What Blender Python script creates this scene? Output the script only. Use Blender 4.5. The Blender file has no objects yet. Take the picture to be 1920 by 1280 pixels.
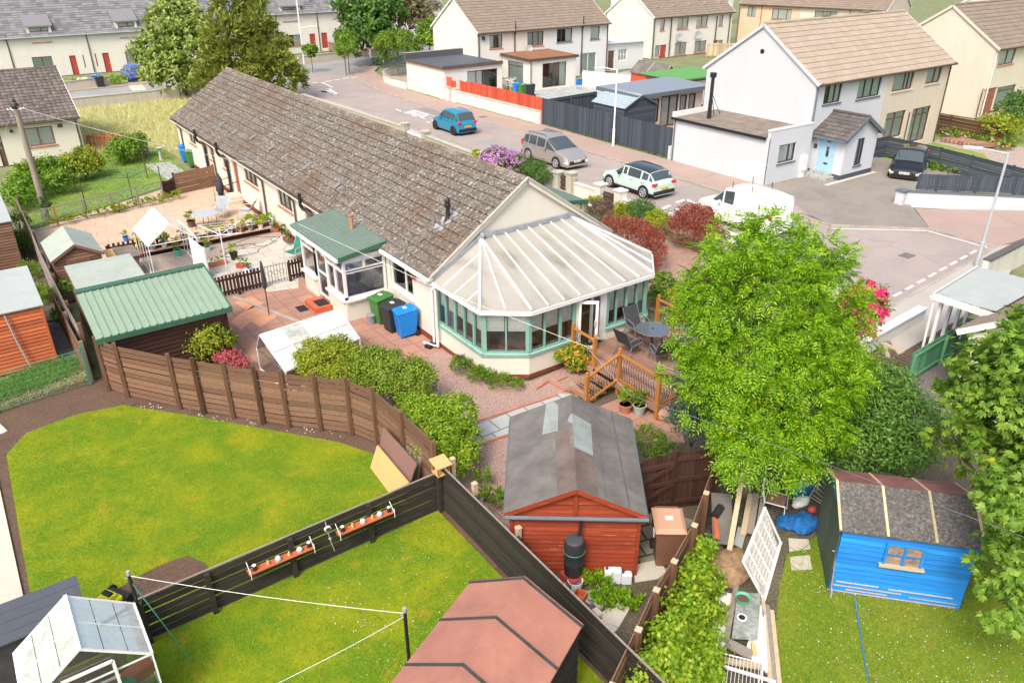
import bpy, math, random
import numpy as np
from mathutils import Vector, Matrix
random.seed(7); RNG=np.random.default_rng(7)
rad=math.radians; PI=math.pi
sc=bpy.context.scene; COL=sc.collection
# ---------------------------------------------------------------- camera
# street frame: x runs across the street, y runs along it away from the camera, origin = gable corner of the bungalow
F=1465.; PITCH=rad(27.11); ROLL=rad(0.3); CH=12.0; AZ=rad(54.8)
CX,CY=-11.35,-20.36
def _cv(v):                                             # camera-levelled vector -> street frame
    a=AZ-PI/2; return Vector((v[0]*math.cos(a)-v[1]*math.sin(a), v[0]*math.sin(a)+v[1]*math.cos(a), v[2]))
_r0=Vector((1,0,0)); _d0=Vector((0,-math.sin(PITCH),-math.cos(PITCH))); _f0=Vector((0,math.cos(PITCH),-math.sin(PITCH)))
_c,_s=math.cos(ROLL),math.sin(ROLL)
RIGHT=_cv(_c*_r0+_s*_d0); DOWN=_cv(-_s*_r0+_c*_d0); FWD=_cv(_f0)
cam=bpy.data.cameras.new('camera'); co=bpy.data.objects.new('camera',cam); COL.objects.link(co)
co.matrix_world=Matrix(((RIGHT.x,-DOWN.x,-FWD.x,CX),(RIGHT.y,-DOWN.y,-FWD.y,CY),(RIGHT.z,-DOWN.z,-FWD.z,CH),(0,0,0,1)))
cam.sensor_width=36; cam.lens=F/1920*36; cam.clip_end=3000; cam.clip_start=.1
sc.camera=co
# ---------------------------------------------------------------- light
SUN_EL,SUN_AZ=50.,212.                                  # sun azimuth in the street frame (degrees, direction the light comes from)
w=bpy.data.worlds.new('World'); sc.world=w; w.use_nodes=True
nt=w.node_tree; nt.nodes.clear()
sky=nt.nodes.new('ShaderNodeTexSky'); sky.sky_type='NISHITA'; sky.sun_disc=False
sky.sun_elevation=rad(SUN_EL); sky.sun_rotation=rad(90-SUN_AZ); sky.air_density=1.0; sky.dust_density=6.0; sky.ozone_density=0.6
bg=nt.nodes.new('ShaderNodeBackground'); bg.inputs[1].default_value=.15
ow=nt.nodes.new('ShaderNodeOutputWorld'); nt.links.new(sky.outputs[0],bg.inputs[0]); nt.links.new(bg.outputs[0],ow.inputs[0])
sl=bpy.data.lights.new('sun','SUN'); sl.energy=1.05; sl.angle=rad(13); sl.color=(1,.955,.89)
so=bpy.data.objects.new('sun',sl); COL.objects.link(so)
_sd=Vector((math.cos(rad(SUN_AZ))*math.cos(rad(SUN_EL)),math.sin(rad(SUN_AZ))*math.cos(rad(SUN_EL)),math.sin(rad(SUN_EL))))
so.rotation_euler=_sd.to_track_quat('Z','Y').to_euler(); so.location=(0,0,40)
sc.view_settings.view_transform='Standard'; sc.view_settings.look='None'; sc.view_settings.gamma=1
sc.view_settings.exposure=0.88
# ---------------------------------------------------------------- measuring on the plan
def ray(px,py):
    u=(px-960)/F; v=(py-640)/F
    return FWD+RIGHT*u+DOWN*v
def S(px,py,z=0.):                                      # plan position of a surveyed point at height z
    d=ray(px,py); t=(z-CH)/d.z
    return (CX+d.x*t, CY+d.y*t)
def Xp(px,py,y0):                                       # (x,z) of a surveyed point on the wall plane y=y0
    d=ray(px,py); t=(y0-CY)/d.y
    return (CX+d.x*t, CH+d.z*t)
def Yp(px,py,x0):
    d=ray(px,py); t=(x0-CX)/d.x
    return (CY+d.y*t, CH+d.z*t)
def S3(px,py,z=0.):
    a=S(px,py,z); return Vector((a[0],a[1],z))
def PD(px,py,dist):                                     # surveyed point at a horizontal distance from the viewpoint
    d=ray(px,py); t=dist/math.hypot(d.x,d.y)
    return Vector((CX+d.x*t,CY+d.y*t,CH+d.z*t))
# ---------------------------------------------------------------- materials
MATS={}
def lnk(t,a,b): t.links.new(a,b)
class NB:
    def __init__(s,name):
        s.m=bpy.data.materials.new(name); s.m.use_nodes=True; s.t=s.m.node_tree; s.t.nodes.clear()
        s.out=s.n('ShaderNodeOutputMaterial'); s.tc=s.n('ShaderNodeTexCoord')
    def n(s,k,**kw):
        o=s.t.nodes.new(k)
        for a,b in kw.items(): setattr(o,a,b)
        return o
    def lk(s,a,b): s.t.links.new(a,b)
    def mapping(s,scale=(1,1,1),src=None,rot=(0,0,0)):
        mp=s.n('ShaderNodeMapping'); mp.inputs['Scale'].default_value=scale; mp.inputs['Rotation'].default_value=rot
        s.lk(src or s.tc.outputs['Object'],mp.inputs[0]); return mp.outputs[0]
    def noise(s,scale,detail=3,rough=.6,vec=None,dist=0):
        o=s.n('ShaderNodeTexNoise'); o.inputs['Scale'].default_value=scale; o.inputs['Detail'].default_value=detail; o.inputs['Roughness'].default_value=rough; o.inputs['Distortion'].default_value=dist
        s.lk(vec or s.tc.outputs['Object'],o.inputs['Vector']); return o.outputs['Fac']
    def ramp(s,fac,stops,interp='LINEAR'):
        o=s.n('ShaderNodeValToRGB'); o.color_ramp.interpolation=interp; e=o.color_ramp.elements
        while len(e)<len(stops): e.new(.5)
        for i,(p,c) in enumerate(stops):
            e[i].position=p; e[i].color=(c,c,c,1) if isinstance(c,(int,float)) else (*c,1)
        s.lk(fac,o.inputs[0]); return o.outputs[0]
    def mix(s,fac,a,b,mode='MIX'):
        o=s.n('ShaderNodeMix',data_type='RGBA',blend_type=mode)
        for sock,v in ((o.inputs[0],fac),(o.inputs[6],a),(o.inputs[7],b)):
            if isinstance(v,(int,float)): sock.default_value=v
            elif isinstance(v,tuple): sock.default_value=(*v,1)
            else: s.lk(v,sock)
        return o.outputs[2]
    def math(s,op,a,b=0):
        o=s.n('ShaderNodeMath',operation=op)
        for sock,v in ((o.inputs[0],a),(o.inputs[1],b)):
            if isinstance(v,(int,float)): sock.default_value=v
            else: s.lk(v,sock)
        return o.outputs[0]
    def bump(s,h,strength=.3,dist=.02):
        o=s.n('ShaderNodeBump'); o.inputs['Strength'].default_value=strength; o.inputs['Distance'].default_value=dist; s.lk(h,o.inputs['Height']); return o.outputs[0]
    def fin(s,col,rough=.7,metal=0,bump=None,spec=.4,alpha=None):
        b=s.n('ShaderNodeBsdfPrincipled')
        for k,v in (('Base Color',col),('Roughness',rough),('Metallic',metal),('Specular IOR Level',spec)):
            if isinstance(v,tuple): b.inputs[k].default_value=(*v,1)
            elif isinstance(v,(int,float)): b.inputs[k].default_value=v
            else: s.lk(v,b.inputs[k])
        if bump is not None: s.lk(bump,b.inputs['Normal'])
        s.lk(b.outputs[0],s.out.inputs[0]); s.b=b; return s.m
def sc3(c,k): return tuple(min(1,x*k) for x in c)
def paint(name,c,rough=.5,var=.12,scale=3,metal=0,spec=.4,dirt=.0,bmp=.0):
    if name in MATS: return MATS[name]
    b=NB(name); n=b.noise(scale,4,.65)
    col=b.ramp(n,[(.3,sc3(c,1-var)),(.7,sc3(c,1+var))])
    if dirt:
        d=b.noise(scale*2.3,6,.7,dist=.6); col=b.mix(b.ramp(d,[(.5,0.),(.72,dirt)]),col,(.09,.08,.06))
    MATS[name]=b.fin(col,rough,metal,b.bump(b.noise(scale*20,3),bmp,.01) if bmp else None,spec); return MATS[name]
def harl(name,c,dirt=.25):                               # rough-cast wall
    b=NB(name); n=b.noise(.5,5,.6); col=b.ramp(n,[(.3,sc3(c,.93)),(.7,c)])
    st=b.noise(1.,5,.7,vec=b.mapping((3.2,3.2,.35))); col=b.mix(b.ramp(st,[(.45,0.),(.75,dirt)]),col,sc3(c,.68)); s2=b.noise(2.2,6,.75,vec=b.mapping((1.6,1.6,.25))); col=b.mix(b.ramp(s2,[(.55,0.),(.7,dirt*.9)]),col,(.30,.28,.24))
    g=b.noise(55,3,.7); col=b.mix(b.ramp(g,[(.35,.2),(.6,0.)]),col,sc3(c,.7))
    MATS[name]=b.fin(col,.9,0,b.bump(g,.5,.02),.2); return MATS[name]
def wood(name,c,c2,rough=.75,axis='x',wear=None,wc=(.45,.33,.22)):
    b=NB(name)
    s={'x':(1.2,14,14),'y':(14,1.2,14),'z':(14,14,1.2)}[axis]
    n=b.noise(1.5,5,.65,vec=b.mapping(s)); isl=b.n('ShaderNodeNewGeometry').outputs['Random Per Island']
    col=b.ramp(n,[(.25,c),(.75,c2)])
    col=b.mix(1.,col,b.ramp(isl,[(0,.68),(1,1.18)]),'MULTIPLY')
    if wear:
        col=b.mix(b.ramp(b.noise(2.2,6,.75,vec=b.mapping(tuple(x*.6 for x in s))),[(wear,0.),(wear+.08,.8)]),col,wc)
    MATS[name]=b.fin(col,rough,0,b.bump(n,.3,.01),.3); return MATS[name]
def tilem(name,base,light,dark,lich=.5,moss=None,var=.28):
    b=NB(name); isl=b.n('ShaderNodeNewGeometry').outputs['Random Per Island']
    col=b.ramp(isl,[(0,sc3(base,1-var)),(.5,base),(1,sc3(base,1+var))])
    n=b.noise(9,5,.75); col=b.mix(b.ramp(n,[(lich,0.),(lich+.12,.85)]),col,light)
    n2=b.noise(14,4,.7,vec=b.mapping((1,1,1.6))); col=b.mix(b.ramp(n2,[(.5,0.),(.62,.75)]),col,dark)
    if moss:
        n3=b.noise(.35,4,.6); n4=b.noise(11,4,.7); f=b.math('MULTIPLY',b.ramp(n3,[(.48,0.),(.66,1.)]),b.ramp(n4,[(.42,0.),(.55,1.)])); col=b.mix(f,col,moss)
    MATS[name]=b.fin(col,.9,0,b.bump(b.noise(40,3,.7),.6,.02),.2); return MATS[name]
def ground(name,cols,scale=30,big=.4,bigamt=.3,bigc=(.05,.05,.04),bmp=.4,rough=.9,crack=False,speck=None):
    b=NB(name); n=b.noise(scale,4,.8); k=len(cols)-1
    col=b.ramp(n,[(.3+.4*i/k,c) for i,c in enumerate(cols)])
    bn=b.noise(big,5,.65,dist=.4); col=b.mix(b.ramp(bn,[(.4,0.),(.7,bigamt)]),col,bigc)
    if crack:
        v=b.n('ShaderNodeTexVoronoi',feature='DISTANCE_TO_EDGE'); v.inputs['Scale'].default_value=.23
        b.lk(b.mapping((1,1,1)),v.inputs['Vector']); col=b.mix(b.ramp(v.outputs['Distance'],[(0.,.45),(.006,0.)]),col,sc3(bigc,.6))
    if speck:
        col=b.mix(b.ramp(b.noise(scale*2.3,2,.5),[(.66,0.),(.7,.9)]),col,speck)
    MATS[name]=b.fin(col,rough,0,b.bump(n,bmp,.02),.2); return MATS[name]
def slabs(name,c,c2,w=.6,h=.6,rot=0,mort=(.12,.1,.08),ms=.02,var=.3,off=.5):
    b=NB(name); t=b.n('ShaderNodeTexBrick'); t.offset=off; t.inputs['Scale'].default_value=1; t.inputs['Mortar Size'].default_value=ms; t.inputs['Mortar Smooth'].default_value=.1
    t.inputs['Brick Width'].default_value=w; t.inputs['Row Height'].default_value=h; t.inputs['Bias'].default_value=0
    t.inputs['Color1'].default_value=(*c,1); t.inputs['Color2'].default_value=(*c2,1); t.inputs['Mortar'].default_value=(*mort,1)
    b.lk(b.mapping((1,1,1),rot=(0,0,rot)),t.inputs['Vector'])
    n=b.noise(1.3,6,.7); n2=b.noise(18,3,.7)
    col=b.mix(b.ramp(n,[(.42,0.),(.75,var)]),t.outputs[0],sc3(c,.45)); col=b.mix(b.ramp(n2,[(.4,.25),(.6,0.)]),col,sc3(c,.6))
    MATS[name]=b.fin(col,.85,0,b.bump(t.outputs['Fac'],-.3,.01),.25); return MATS[name]
def leafm(name,cols,trans=.35,rough=.5,big=.8):
    b=NB(name); isl=b.n('ShaderNodeNewGeometry').outputs['Random Per Island']
    k=len(cols)-1; n=b.noise(big,3,.6)
    f=b.math('ADD',b.math('MULTIPLY',isl,.62),b.math('MULTIPLY',n,.4))
    col=b.ramp(f,[(.1+.8*i/k,c) for i,c in enumerate(cols)])
    p=b.n('ShaderNodeBsdfPrincipled'); p.inputs['Roughness'].default_value=rough; p.inputs['Specular IOR Level'].default_value=.3; b.lk(col,p.inputs['Base Color'])
    tr=b.n('ShaderNodeBsdfTranslucent'); b.lk(col,tr.inputs[0]); mx=b.n('ShaderNodeMixShader'); mx.inputs[0].default_value=trans
    b.lk(p.outputs[0],mx.inputs[1]); b.lk(tr.outputs[0],mx.inputs[2]); b.lk(mx.outputs[0],b.out.inputs[0]); MATS[name]=b.m; return b.m
def glassm(name,tint=(.8,.87,.85),refl=.12,trans=.85,rough=.03,dirt=0.):
    b=NB(name); g=b.n('ShaderNodeBsdfGlossy'); g.inputs['Roughness'].default_value=rough
    t=b.n('ShaderNodeBsdfTransparent'); t.inputs[0].default_value=(*sc3(tint,trans),1)
    lw=b.n('ShaderNodeLayerWeight'); lw.inputs[0].default_value=.25
    f=b.math('MINIMUM',b.math('ADD',b.math('MULTIPLY',lw.outputs['Fresnel'],.8),refl),1.)
    mx=b.n('ShaderNodeMixShader'); b.lk(f,mx.inputs[0]); b.lk(t.outputs[0],mx.inputs[1]); b.lk(g.outputs[0],mx.inputs[2]); o=mx.outputs[0]
    if dirt:
        d=b.n('ShaderNodeBsdfDiffuse'); d.inputs[0].default_value=(.62,.68,.62,1); m2=b.n('ShaderNodeMixShader')
        b.lk(b.ramp(b.noise(3.5,6,.7,dist=.5),[(.25,dirt*.45),(.7,dirt)]),m2.inputs[0]); b.lk(o,m2.inputs[1]); b.lk(d.outputs[0],m2.inputs[2]); o=m2.outputs[0]
    b.lk(o,b.out.inputs[0]); MATS[name]=b.m; return b.m
# ---------------------------------------------------------------- mesh builder
def basis(d,up=(0,0,1)):
    d=Vector(d).normalized(); up=Vector(up)
    if abs(d.dot(up))>.98: up=Vector((1,0,0))
    s=d.cross(up).normalized(); return d,s,s.cross(d)
class MB:
    def __init__(s,T=None): s.v=[];s.f=[];s.mi=[];s.T=T
    def add(s,vs,fs,m=0):
        k=len(s.v)
        if s.T is not None: vs=[s.T@Vector(v) for v in vs]
        s.v.extend([tuple(v) for v in vs]); s.f.extend([tuple(i+k for i in f) for f in fs]); s.mi.extend([m]*len(fs)); return s
    def box(s,a,b,m=0):                                   # opposite corners
        x0,x1=sorted((a[0],b[0]));y0,y1=sorted((a[1],b[1]));z0,z1=sorted((a[2],b[2]))
        return s.add([(x0,y0,z0),(x1,y0,z0),(x1,y1,z0),(x0,y1,z0),(x0,y0,z1),(x1,y0,z1),(x1,y1,z1),(x0,y1,z1)],[(0,3,2,1),(4,5,6,7),(0,1,5,4),(1,2,6,5),(2,3,7,6),(3,0,4,7)],m)
    def cbox(s,c,d,rz=0,m=0,tx=0,ty=0):
        R=Matrix.Rotation(rz,3,'Z')@Matrix.Rotation(ty,3,'Y')@Matrix.Rotation(tx,3,'X'); c=Vector(c); h=[x/2 for x in d]
        vs=[c+R@Vector((i*h[0],j*h[1],k*h[2])) for i,j,k in ((-1,-1,-1),(1,-1,-1),(1,1,-1),(-1,1,-1),(-1,-1,1),(1,-1,1),(1,1,1),(-1,1,1))]
        return s.add(vs,[(0,3,2,1),(4,5,6,7),(0,1,5,4),(1,2,6,5),(2,3,7,6),(3,0,4,7)],m)
    def beam(s,p,q,w,h,m=0,up=(0,0,1)):
        p=Vector(p);q=Vector(q);d,a,b=basis(q-p,up); a=a*w/2;b=b*h/2
        return s.add([p-a-b,p+a-b,p+a+b,p-a+b,q-a-b,q+a-b,q+a+b,q-a+b],[(0,1,2,3),(4,7,6,5),(0,4,5,1),(1,5,6,2),(2,6,7,3),(3,7,4,0)],m)
    def tube(s,pts,r,n=6,m=0,cap=True):
        pts=[Vector(p) for p in pts]; rs=r if isinstance(r,(list,tuple)) else [r]*len(pts); vs=[];fs=[]
        for i,p in enumerate(pts):
            d=(pts[min(i+1,len(pts)-1)]-pts[max(i-1,0)]); _,a,b=basis(d)
            for k in range(n): t=2*PI*k/n; vs.append(p+a*rs[i]*math.cos(t)+b*rs[i]*math.sin(t))
        for i in range(len(pts)-1):
            for k in range(n): k2=(k+1)%n; fs.append((i*n+k,i*n+k2,(i+1)*n+k2,(i+1)*n+k))
        if cap: fs.append(tuple(range(n-1,-1,-1))); fs.append(tuple(range(len(vs)-n,len(vs))))
        return s.add(vs,fs,m)
    def lathe(s,prof,c=(0,0,0),n=14,m=0,sx=1,sy=1,cap=True):  # prof [(r,z)]
        vs=[];fs=[]
        for r,z in prof:
            for k in range(n): t=2*PI*k/n; vs.append((c[0]+sx*r*math.cos(t),c[1]+sy*r*math.sin(t),c[2]+z))
        for i in range(len(prof)-1):
            for k in range(n): k2=(k+1)%n; fs.append((i*n+k,i*n+k2,(i+1)*n+k2,(i+1)*n+k))
        if cap: fs.append(tuple(range(n-1,-1,-1))); fs.append(tuple(range(len(vs)-n,len(vs))))
        return s.add(vs,fs,m)
    def prism(s,poly,z0,z1,m=0):                          # poly in xy
        n=len(poly); vs=[(p[0],p[1],z0) for p in poly]+[(p[0],p[1],z1) for p in poly]
        ar=sum(poly[i][0]*poly[(i+1)%n][1]-poly[(i+1)%n][0]*poly[i][1] for i in range(n))
        top=tuple(range(n,2*n)); bot=tuple(range(n-1,-1,-1)); sd=[(i,(i+1)%n,n+(i+1)%n,n+i) for i in range(n)]
        if ar<0: top=top[::-1];bot=bot[::-1];sd=[f[::-1] for f in sd]
        return s.add(vs,[top,bot]+sd,m)
    def extr(s,poly,vec,m=0):                             # planar 3D polygon given thickness along vec
        vec=Vector(vec); poly=[Vector(p) for p in poly]; n=len(poly)
        return s.add(poly+[p+vec for p in poly],[tuple(range(n)),tuple(range(2*n-1,n-1,-1))]+[(i,n+i,n+(i+1)%n,(i+1)%n) for i in range(n)],m)
    def quad(s,*p,m=0): return s.add(p,[tuple(range(len(p)))],m)
    def sphere(s,c,r,n=10,k=6,m=0,sz=1):
        return s.lathe([(r*math.sin(PI*i/k)+1e-4,-r*sz*math.cos(PI*i/k)) for i in range(k+1)],c,n,m,cap=False)
    def build(s,name,mats,parent=None,smooth=False,wld=True,bevel=0):
        me=bpy.data.meshes.new(name); mats=mats if isinstance(mats,(list,tuple)) else [mats]
        vs=s.v
        if parent is not None and wld:
            I=WM[parent.name].inverted(); vs=[tuple(I@Vector(v)) for v in vs]
        me.from_pydata(vs,[],s.f)
        for m in mats: me.materials.append(m)
        if any(s.mi): me.polygons.foreach_set('material_index',s.mi)
        if smooth: me.shade_smooth() if smooth is True else None
        o=bpy.data.objects.new(name,me); COL.objects.link(o)
        WM[o.name]=WM[parent.name].copy() if parent is not None else Matrix()
        if parent is not None: o.parent=parent
        if smooth=='auto':
            me.shade_smooth(); me.set_sharp_from_angle(angle=rad(38))
        if bevel:
            bv=o.modifiers.new('bevel','BEVEL'); bv.width=bevel; bv.segments=2; bv.limit_method='ANGLE'; bv.angle_limit=rad(35)
        me.validate(); me.update(); return o
WM={}
def npmesh(name,V,Fq,mat,parent=None,nside=4):           # V (n,3), Fq (m,nside)
    me=bpy.data.meshes.new(name); V=np.asarray(V,dtype=np.float32)
    if parent is not None:
        I=np.array(WM[parent.name].inverted()); V=(V@I[:3,:3].T+I[:3,3]).astype(np.float32)
    nv=len(V); nf=len(Fq)
    me.vertices.add(nv); me.vertices.foreach_set('co',V.ravel())
    me.loops.add(nf*nside); me.loops.foreach_set('vertex_index',np.asarray(Fq,dtype=np.int32).ravel())
    me.polygons.add(nf); me.polygons.foreach_set('loop_start',np.arange(nf,dtype=np.int32)*nside); me.polygons.foreach_set('loop_total',np.full(nf,nside,dtype=np.int32))
    me.materials.append(mat); me.update(calc_edges=True)
    o=bpy.data.objects.new(name,me); COL.objects.link(o); WM[o.name]=WM[parent.name].copy() if parent is not None else Matrix()
    if parent is not None: o.parent=parent
    return o
def tag(o,label,cat,group=None):
    o['label']=label; o['category']=cat
    if group: o['group']=group
    return o
def thing(name,label,cat,loc=(0,0,0),rz=0,group=None):
    o=bpy.data.objects.new(name,None); COL.objects.link(o); loc=tuple(loc)+(0,)*(3-len(loc)); o.location=loc; o.rotation_euler=(0,0,rz); o.empty_display_size=.3
    WM[o.name]=Matrix.Translation(loc)@Matrix.Rotation(rz,4,'Z'); return tag(o,label,cat,group)
def base(o,loc):                                         # move a one-mesh thing's origin to its base
    loc=Vector(tuple(loc)+(0,)*(3-len(loc))); o.data.transform(Matrix.Translation(-loc)); o.location=loc; return o
def struct(mb,name,mat,kind='structure'):
    o=mb.build(name,mat); o['kind']=kind; return o
def copy_tree(o,loc=None,rz=None,label=None,parent=None):
    c=o.copy(); COL.objects.link(c); c.parent=parent
    if loc is not None: c.location=tuple(loc)+(0,)*(3-len(loc))
    if rz is not None: c.rotation_euler=(0,0,rz)
    if label: c['label']=label
    for ch in o.children: copy_tree(ch,parent=c)
    return c
# ---------------------------------------------------------------- shared materials
harl('render_cream',(.71,.685,.595),.1); harl('render_cream_far',(.72,.705,.65),.2); harl('render_white',(.58,.61,.645),.08); harl('render_white_bright',(.68,.69,.68),.14)
harl('render_pinkish',(.62,.55,.46),.35); harl('render_buff',(.66,.60,.51),.2); harl('render_orange',(.70,.50,.35),.15); harl('wall_stained',(.50,.47,.40),.75); harl('wall_white_stained',(.74,.73,.66),.45)
paint('white_upvc',(.70,.71,.70),.4,.04); paint('white_metal',(.78,.79,.78),.3,.05); paint('brown_frame',(.13,.07,.05),.5,.2); paint('brown_frame_red',(.28,.10,.075),.5,.2); paint('dark_frame',(.045,.055,.065),.4,.1)
paint('teal_paint',(.19,.37,.31),.5,.08,dirt=.2); paint('sill_red',(.46,.19,.12),.7,.15,dirt=.3); paint('sill_grey',(.12,.145,.17),.6,.1); paint('red_door',(.38,.06,.045),.5,.1); paint('blue_door',(.34,.55,.74),.5,.05)
paint('dark_plinth',(.055,.075,.09),.7,.1); paint('red_plinth',(.19,.045,.03),.8,.2,dirt=.3); paint('black_plastic',(.018,.018,.02),.45,.15); paint('black_metal',(.02,.02,.022),.4,.1); paint('grey_metal',(.42,.44,.46),.45,.1,metal=.3); paint('lead',(.28,.31,.35),.55,.2,scale=5,dirt=.2)
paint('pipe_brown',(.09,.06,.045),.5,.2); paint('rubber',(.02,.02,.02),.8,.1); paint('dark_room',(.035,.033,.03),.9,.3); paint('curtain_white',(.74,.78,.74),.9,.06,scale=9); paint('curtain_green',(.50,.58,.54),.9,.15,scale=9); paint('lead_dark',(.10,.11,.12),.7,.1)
glassm('pane_glass',tint=(.9,.93,.92),trans=.97,refl=.09); glassm('clear_glass',trans=.9,refl=.06,dirt=.05); glassm('dirty_glass',trans=.8,refl=.04,dirt=.8); glassm('white_glass',trans=.8,refl=.15,dirt=.8); glassm('car_glass',tint=(.35,.42,.42),trans=.5,refl=.16)
tilem('tiles_bungalow',(.145,.128,.110),(.50,.465,.41),(.045,.037,.03),.52,moss=(.13,.08,.05),var=.16)
tilem('tiles_tan',(.38,.315,.25),(.52,.46,.38),(.29,.24,.19),.6,var=.07); tilem('tiles_brown',(.25,.205,.165),(.36,.30,.24),(.15,.12,.09),.6,var=.09); tilem('tiles_grey',(.15,.13,.115),(.28,.25,.21),(.06,.05,.045),.55); tilem('slates',(.20,.205,.215),(.29,.30,.31),(.14,.14,.15),.62); tilem('tiles_porch',(.13,.12,.115),(.2,.18,.17),(.08,.07,.07),.6)
wood('fence_brown',(.13,.068,.042),(.24,.14,.09),wear=.60,wc=(.30,.23,.16)); wood('fence_brown_y',(.11,.055,.035),(.20,.115,.075),axis='y',wear=.60,wc=(.30,.23,.16)); wood('fence_black',(.016,.014,.012),(.055,.047,.04),wear=.62,wc=(.16,.14,.12)); wood('post_brown',(.12,.06,.035),(.20,.115,.07),axis='z'); wood('post_dark',(.07,.035,.02),(.13,.065,.04),axis='z')
wood('dark_brown_wood',(.035,.014,.01),(.075,.03,.022),wear=.68,wc=(.22,.16,.12)); wood('dark_brown_z',(.035,.016,.012),(.075,.034,.025),axis='z',wear=.68,wc=(.2,.15,.12)); wood('red_shed_wood',(.19,.028,.010),(.28,.048,.018),wear=.59,wc=(.44,.20,.12)); wood('grey_wood',(.20,.17,.14),(.34,.30,.26)); wood('grey_wood_z',(.17,.14,.11),(.30,.26,.22),axis='z'); wood('pale_wood',(.42,.33,.20),(.60,.50,.35)); wood('ply',(.52,.33,.13),(.64,.43,.19)); wood('orange_wood',(.34,.135,.03),(.46,.20,.05),axis='z',rough=.45); wood('orange_wood_x',(.34,.135,.03),(.46,.20,.05),rough=.45); wood('deck_wood',(.24,.13,.09),(.36,.22,.165)); wood('blue_shed_wood',(.01,.16,.52),(.02,.25,.68),wear=.58,wc=(.03,.09,.40)); wood('anthracite',(.05,.065,.085),(.065,.082,.105)); wood('anthracite_z',(.05,.065,.085),(.065,.082,.105),axis='z'); wood('red_fence',(.50,.07,.035),(.62,.11,.055),axis='z'); wood('green_fence',(.09,.26,.15),(.12,.33,.19),axis='z'); wood('green_shed_wood',(.05,.075,.05),(.10,.13,.09),axis='z',wear=.62,wc=(.25,.2,.13)); wood('weathered_red',(.40,.10,.04),(.52,.15,.06))
paint('felt_grey',(.145,.135,.125),.95,.3,scale=1.5,dirt=.35,bmp=.3); paint('felt_green',(.33,.38,.33),.9,.08,scale=1.2,dirt=.15); paint('felt_pale',(.36,.40,.385),.9,.06,scale=1.2,dirt=.1); paint('felt_pink',(.37,.165,.12),.9,.14,scale=1.6,dirt=.22,bmp=.2); paint('felt_black',(.05,.05,.05),.8,.3); paint('felt_red',(.24,.10,.09),.9,.3,dirt=.3); paint('green_steel',(.23,.32,.235),.5,.05,scale=1.5,dirt=.06); paint('green_steel_porch',(.145,.205,.165),.5,.05,scale=1.5,dirt=.06); paint('green_steel_dark',(.045,.12,.075),.5,.1); paint('grey_steel',(.33,.40,.44),.35,.08); paint('grey_roof_sheet',(.20,.235,.275),.6,.05); paint('anthracite_flat',(.075,.085,.10),.6,.06); paint('mineral_roof',(.20,.17,.14),.95,.3,scale=1.5,dirt=.3)
ground('felt_speckled',[(.05,.047,.045),(.11,.105,.10),(.25,.25,.24)],16,.8,.4,(.06,.055,.05),.5)
ground('red_asphalt',[(.29,.245,.225),(.35,.30,.275),(.43,.38,.35)],34,.35,.6,(.25,.23,.22),.25,crack=True); ground('grey_asphalt',[(.24,.245,.25),(.30,.305,.31),(.36,.365,.37)],30,.4,.4,(.2,.2,.2),.2); ground('drive_asphalt',[(.19,.17,.15),(.26,.24,.215),(.33,.31,.28)],26,.5,.5,(.17,.14,.115),.3); ground('pavement_red',[(.31,.22,.185),(.38,.28,.24),(.46,.36,.31)],30,.4,.45,(.27,.23,.2),.25,crack=True); ground('pavement_grey',[(.36,.33,.30),(.43,.40,.36),(.49,.46,.42)],30,.5,.3,(.28,.25,.22),.25)
ground('kerb_stone',[(.33,.30,.27),(.45,.42,.37)],9,1.5,.5,(.2,.17,.12),.3); ground('road_paint',[(.7,.7,.68),(.8,.8,.78)],20,2,.3,(.5,.48,.45),.1)
ground('gravel_pink',[(.15,.085,.07),(.36,.24,.205),(.62,.50,.45)],26,.7,.15,(.2,.13,.11),.9); ground('gravel_tan',[(.20,.16,.13),(.38,.31,.26),(.60,.52,.45)],24,.8,.2,(.2,.17,.14),.9); ground('gravel_grey',[(.07,.065,.065),(.18,.165,.16),(.36,.34,.33)],26,.8,.2,(.1,.09,.08),.9); ground('soil',[(.07,.042,.028),(.13,.085,.06),(.19,.13,.095)],22,.8,.4,(.06,.04,.025),.8); ground('soil_rough',[(.05,.04,.03),(.12,.10,.07),(.24,.2,.16)],22,1.2,.5,(.04,.05,.02),.9)
slabs('slabs_terra',(.45,.245,.18),(.35,.205,.155),.6,.6,0,(.2,.12,.08),.014,.4,0); slabs('slabs_cream',(.58,.44,.32),(.53,.40,.285),.9,.9,.15,(.36,.27,.19),.012,.35); slabs('slabs_grey',(.44,.47,.46),(.36,.39,.38),.6,.6,0,(.13,.13,.12),.02,.2); slabs('slabs_pale',(.55,.53,.47),(.49,.46,.39),.9,.6,0,(.3,.25,.18),.015,.15); slabs('slabs_mossy',(.20,.19,.14),(.26,.24,.19),.5,.45,.3,(.04,.05,.02),.03,.7); slabs('block_paving',(.42,.27,.21),(.34,.22,.17),.25,.14,.6,(.22,.16,.12),.01,.2); slabs('brick_red',(.33,.15,.10),(.25,.11,.08),.22,.075,0,(.3,.26,.22),.01,.2)
ground('concrete',[(.48,.43,.35),(.55,.50,.42),(.61,.57,.49)],24,.5,.25,(.38,.33,.26),.15)
def lawnm(name,g,y,br,daisy=0,sp=.5):
    b=NB(name); n=b.noise(30,4,.8); col=b.ramp(n,[(.3,sc3(g,.7)),(.7,sc3(g,1.25))])
    n2=b.noise(sp,6,.72,dist=.3); col=b.mix(b.ramp(n2,[(.42,0.),(.62,.85)]),col,y)
    n3=b.noise(sp*2.3,6,.75,dist=.5); col=b.mix(b.ramp(n3,[(.56,0.),(.68,.65)]),col,br)
    MATS[name]=b.fin(col,.95,0,b.bump(n,.7,.03),.1); return b.m
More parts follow.
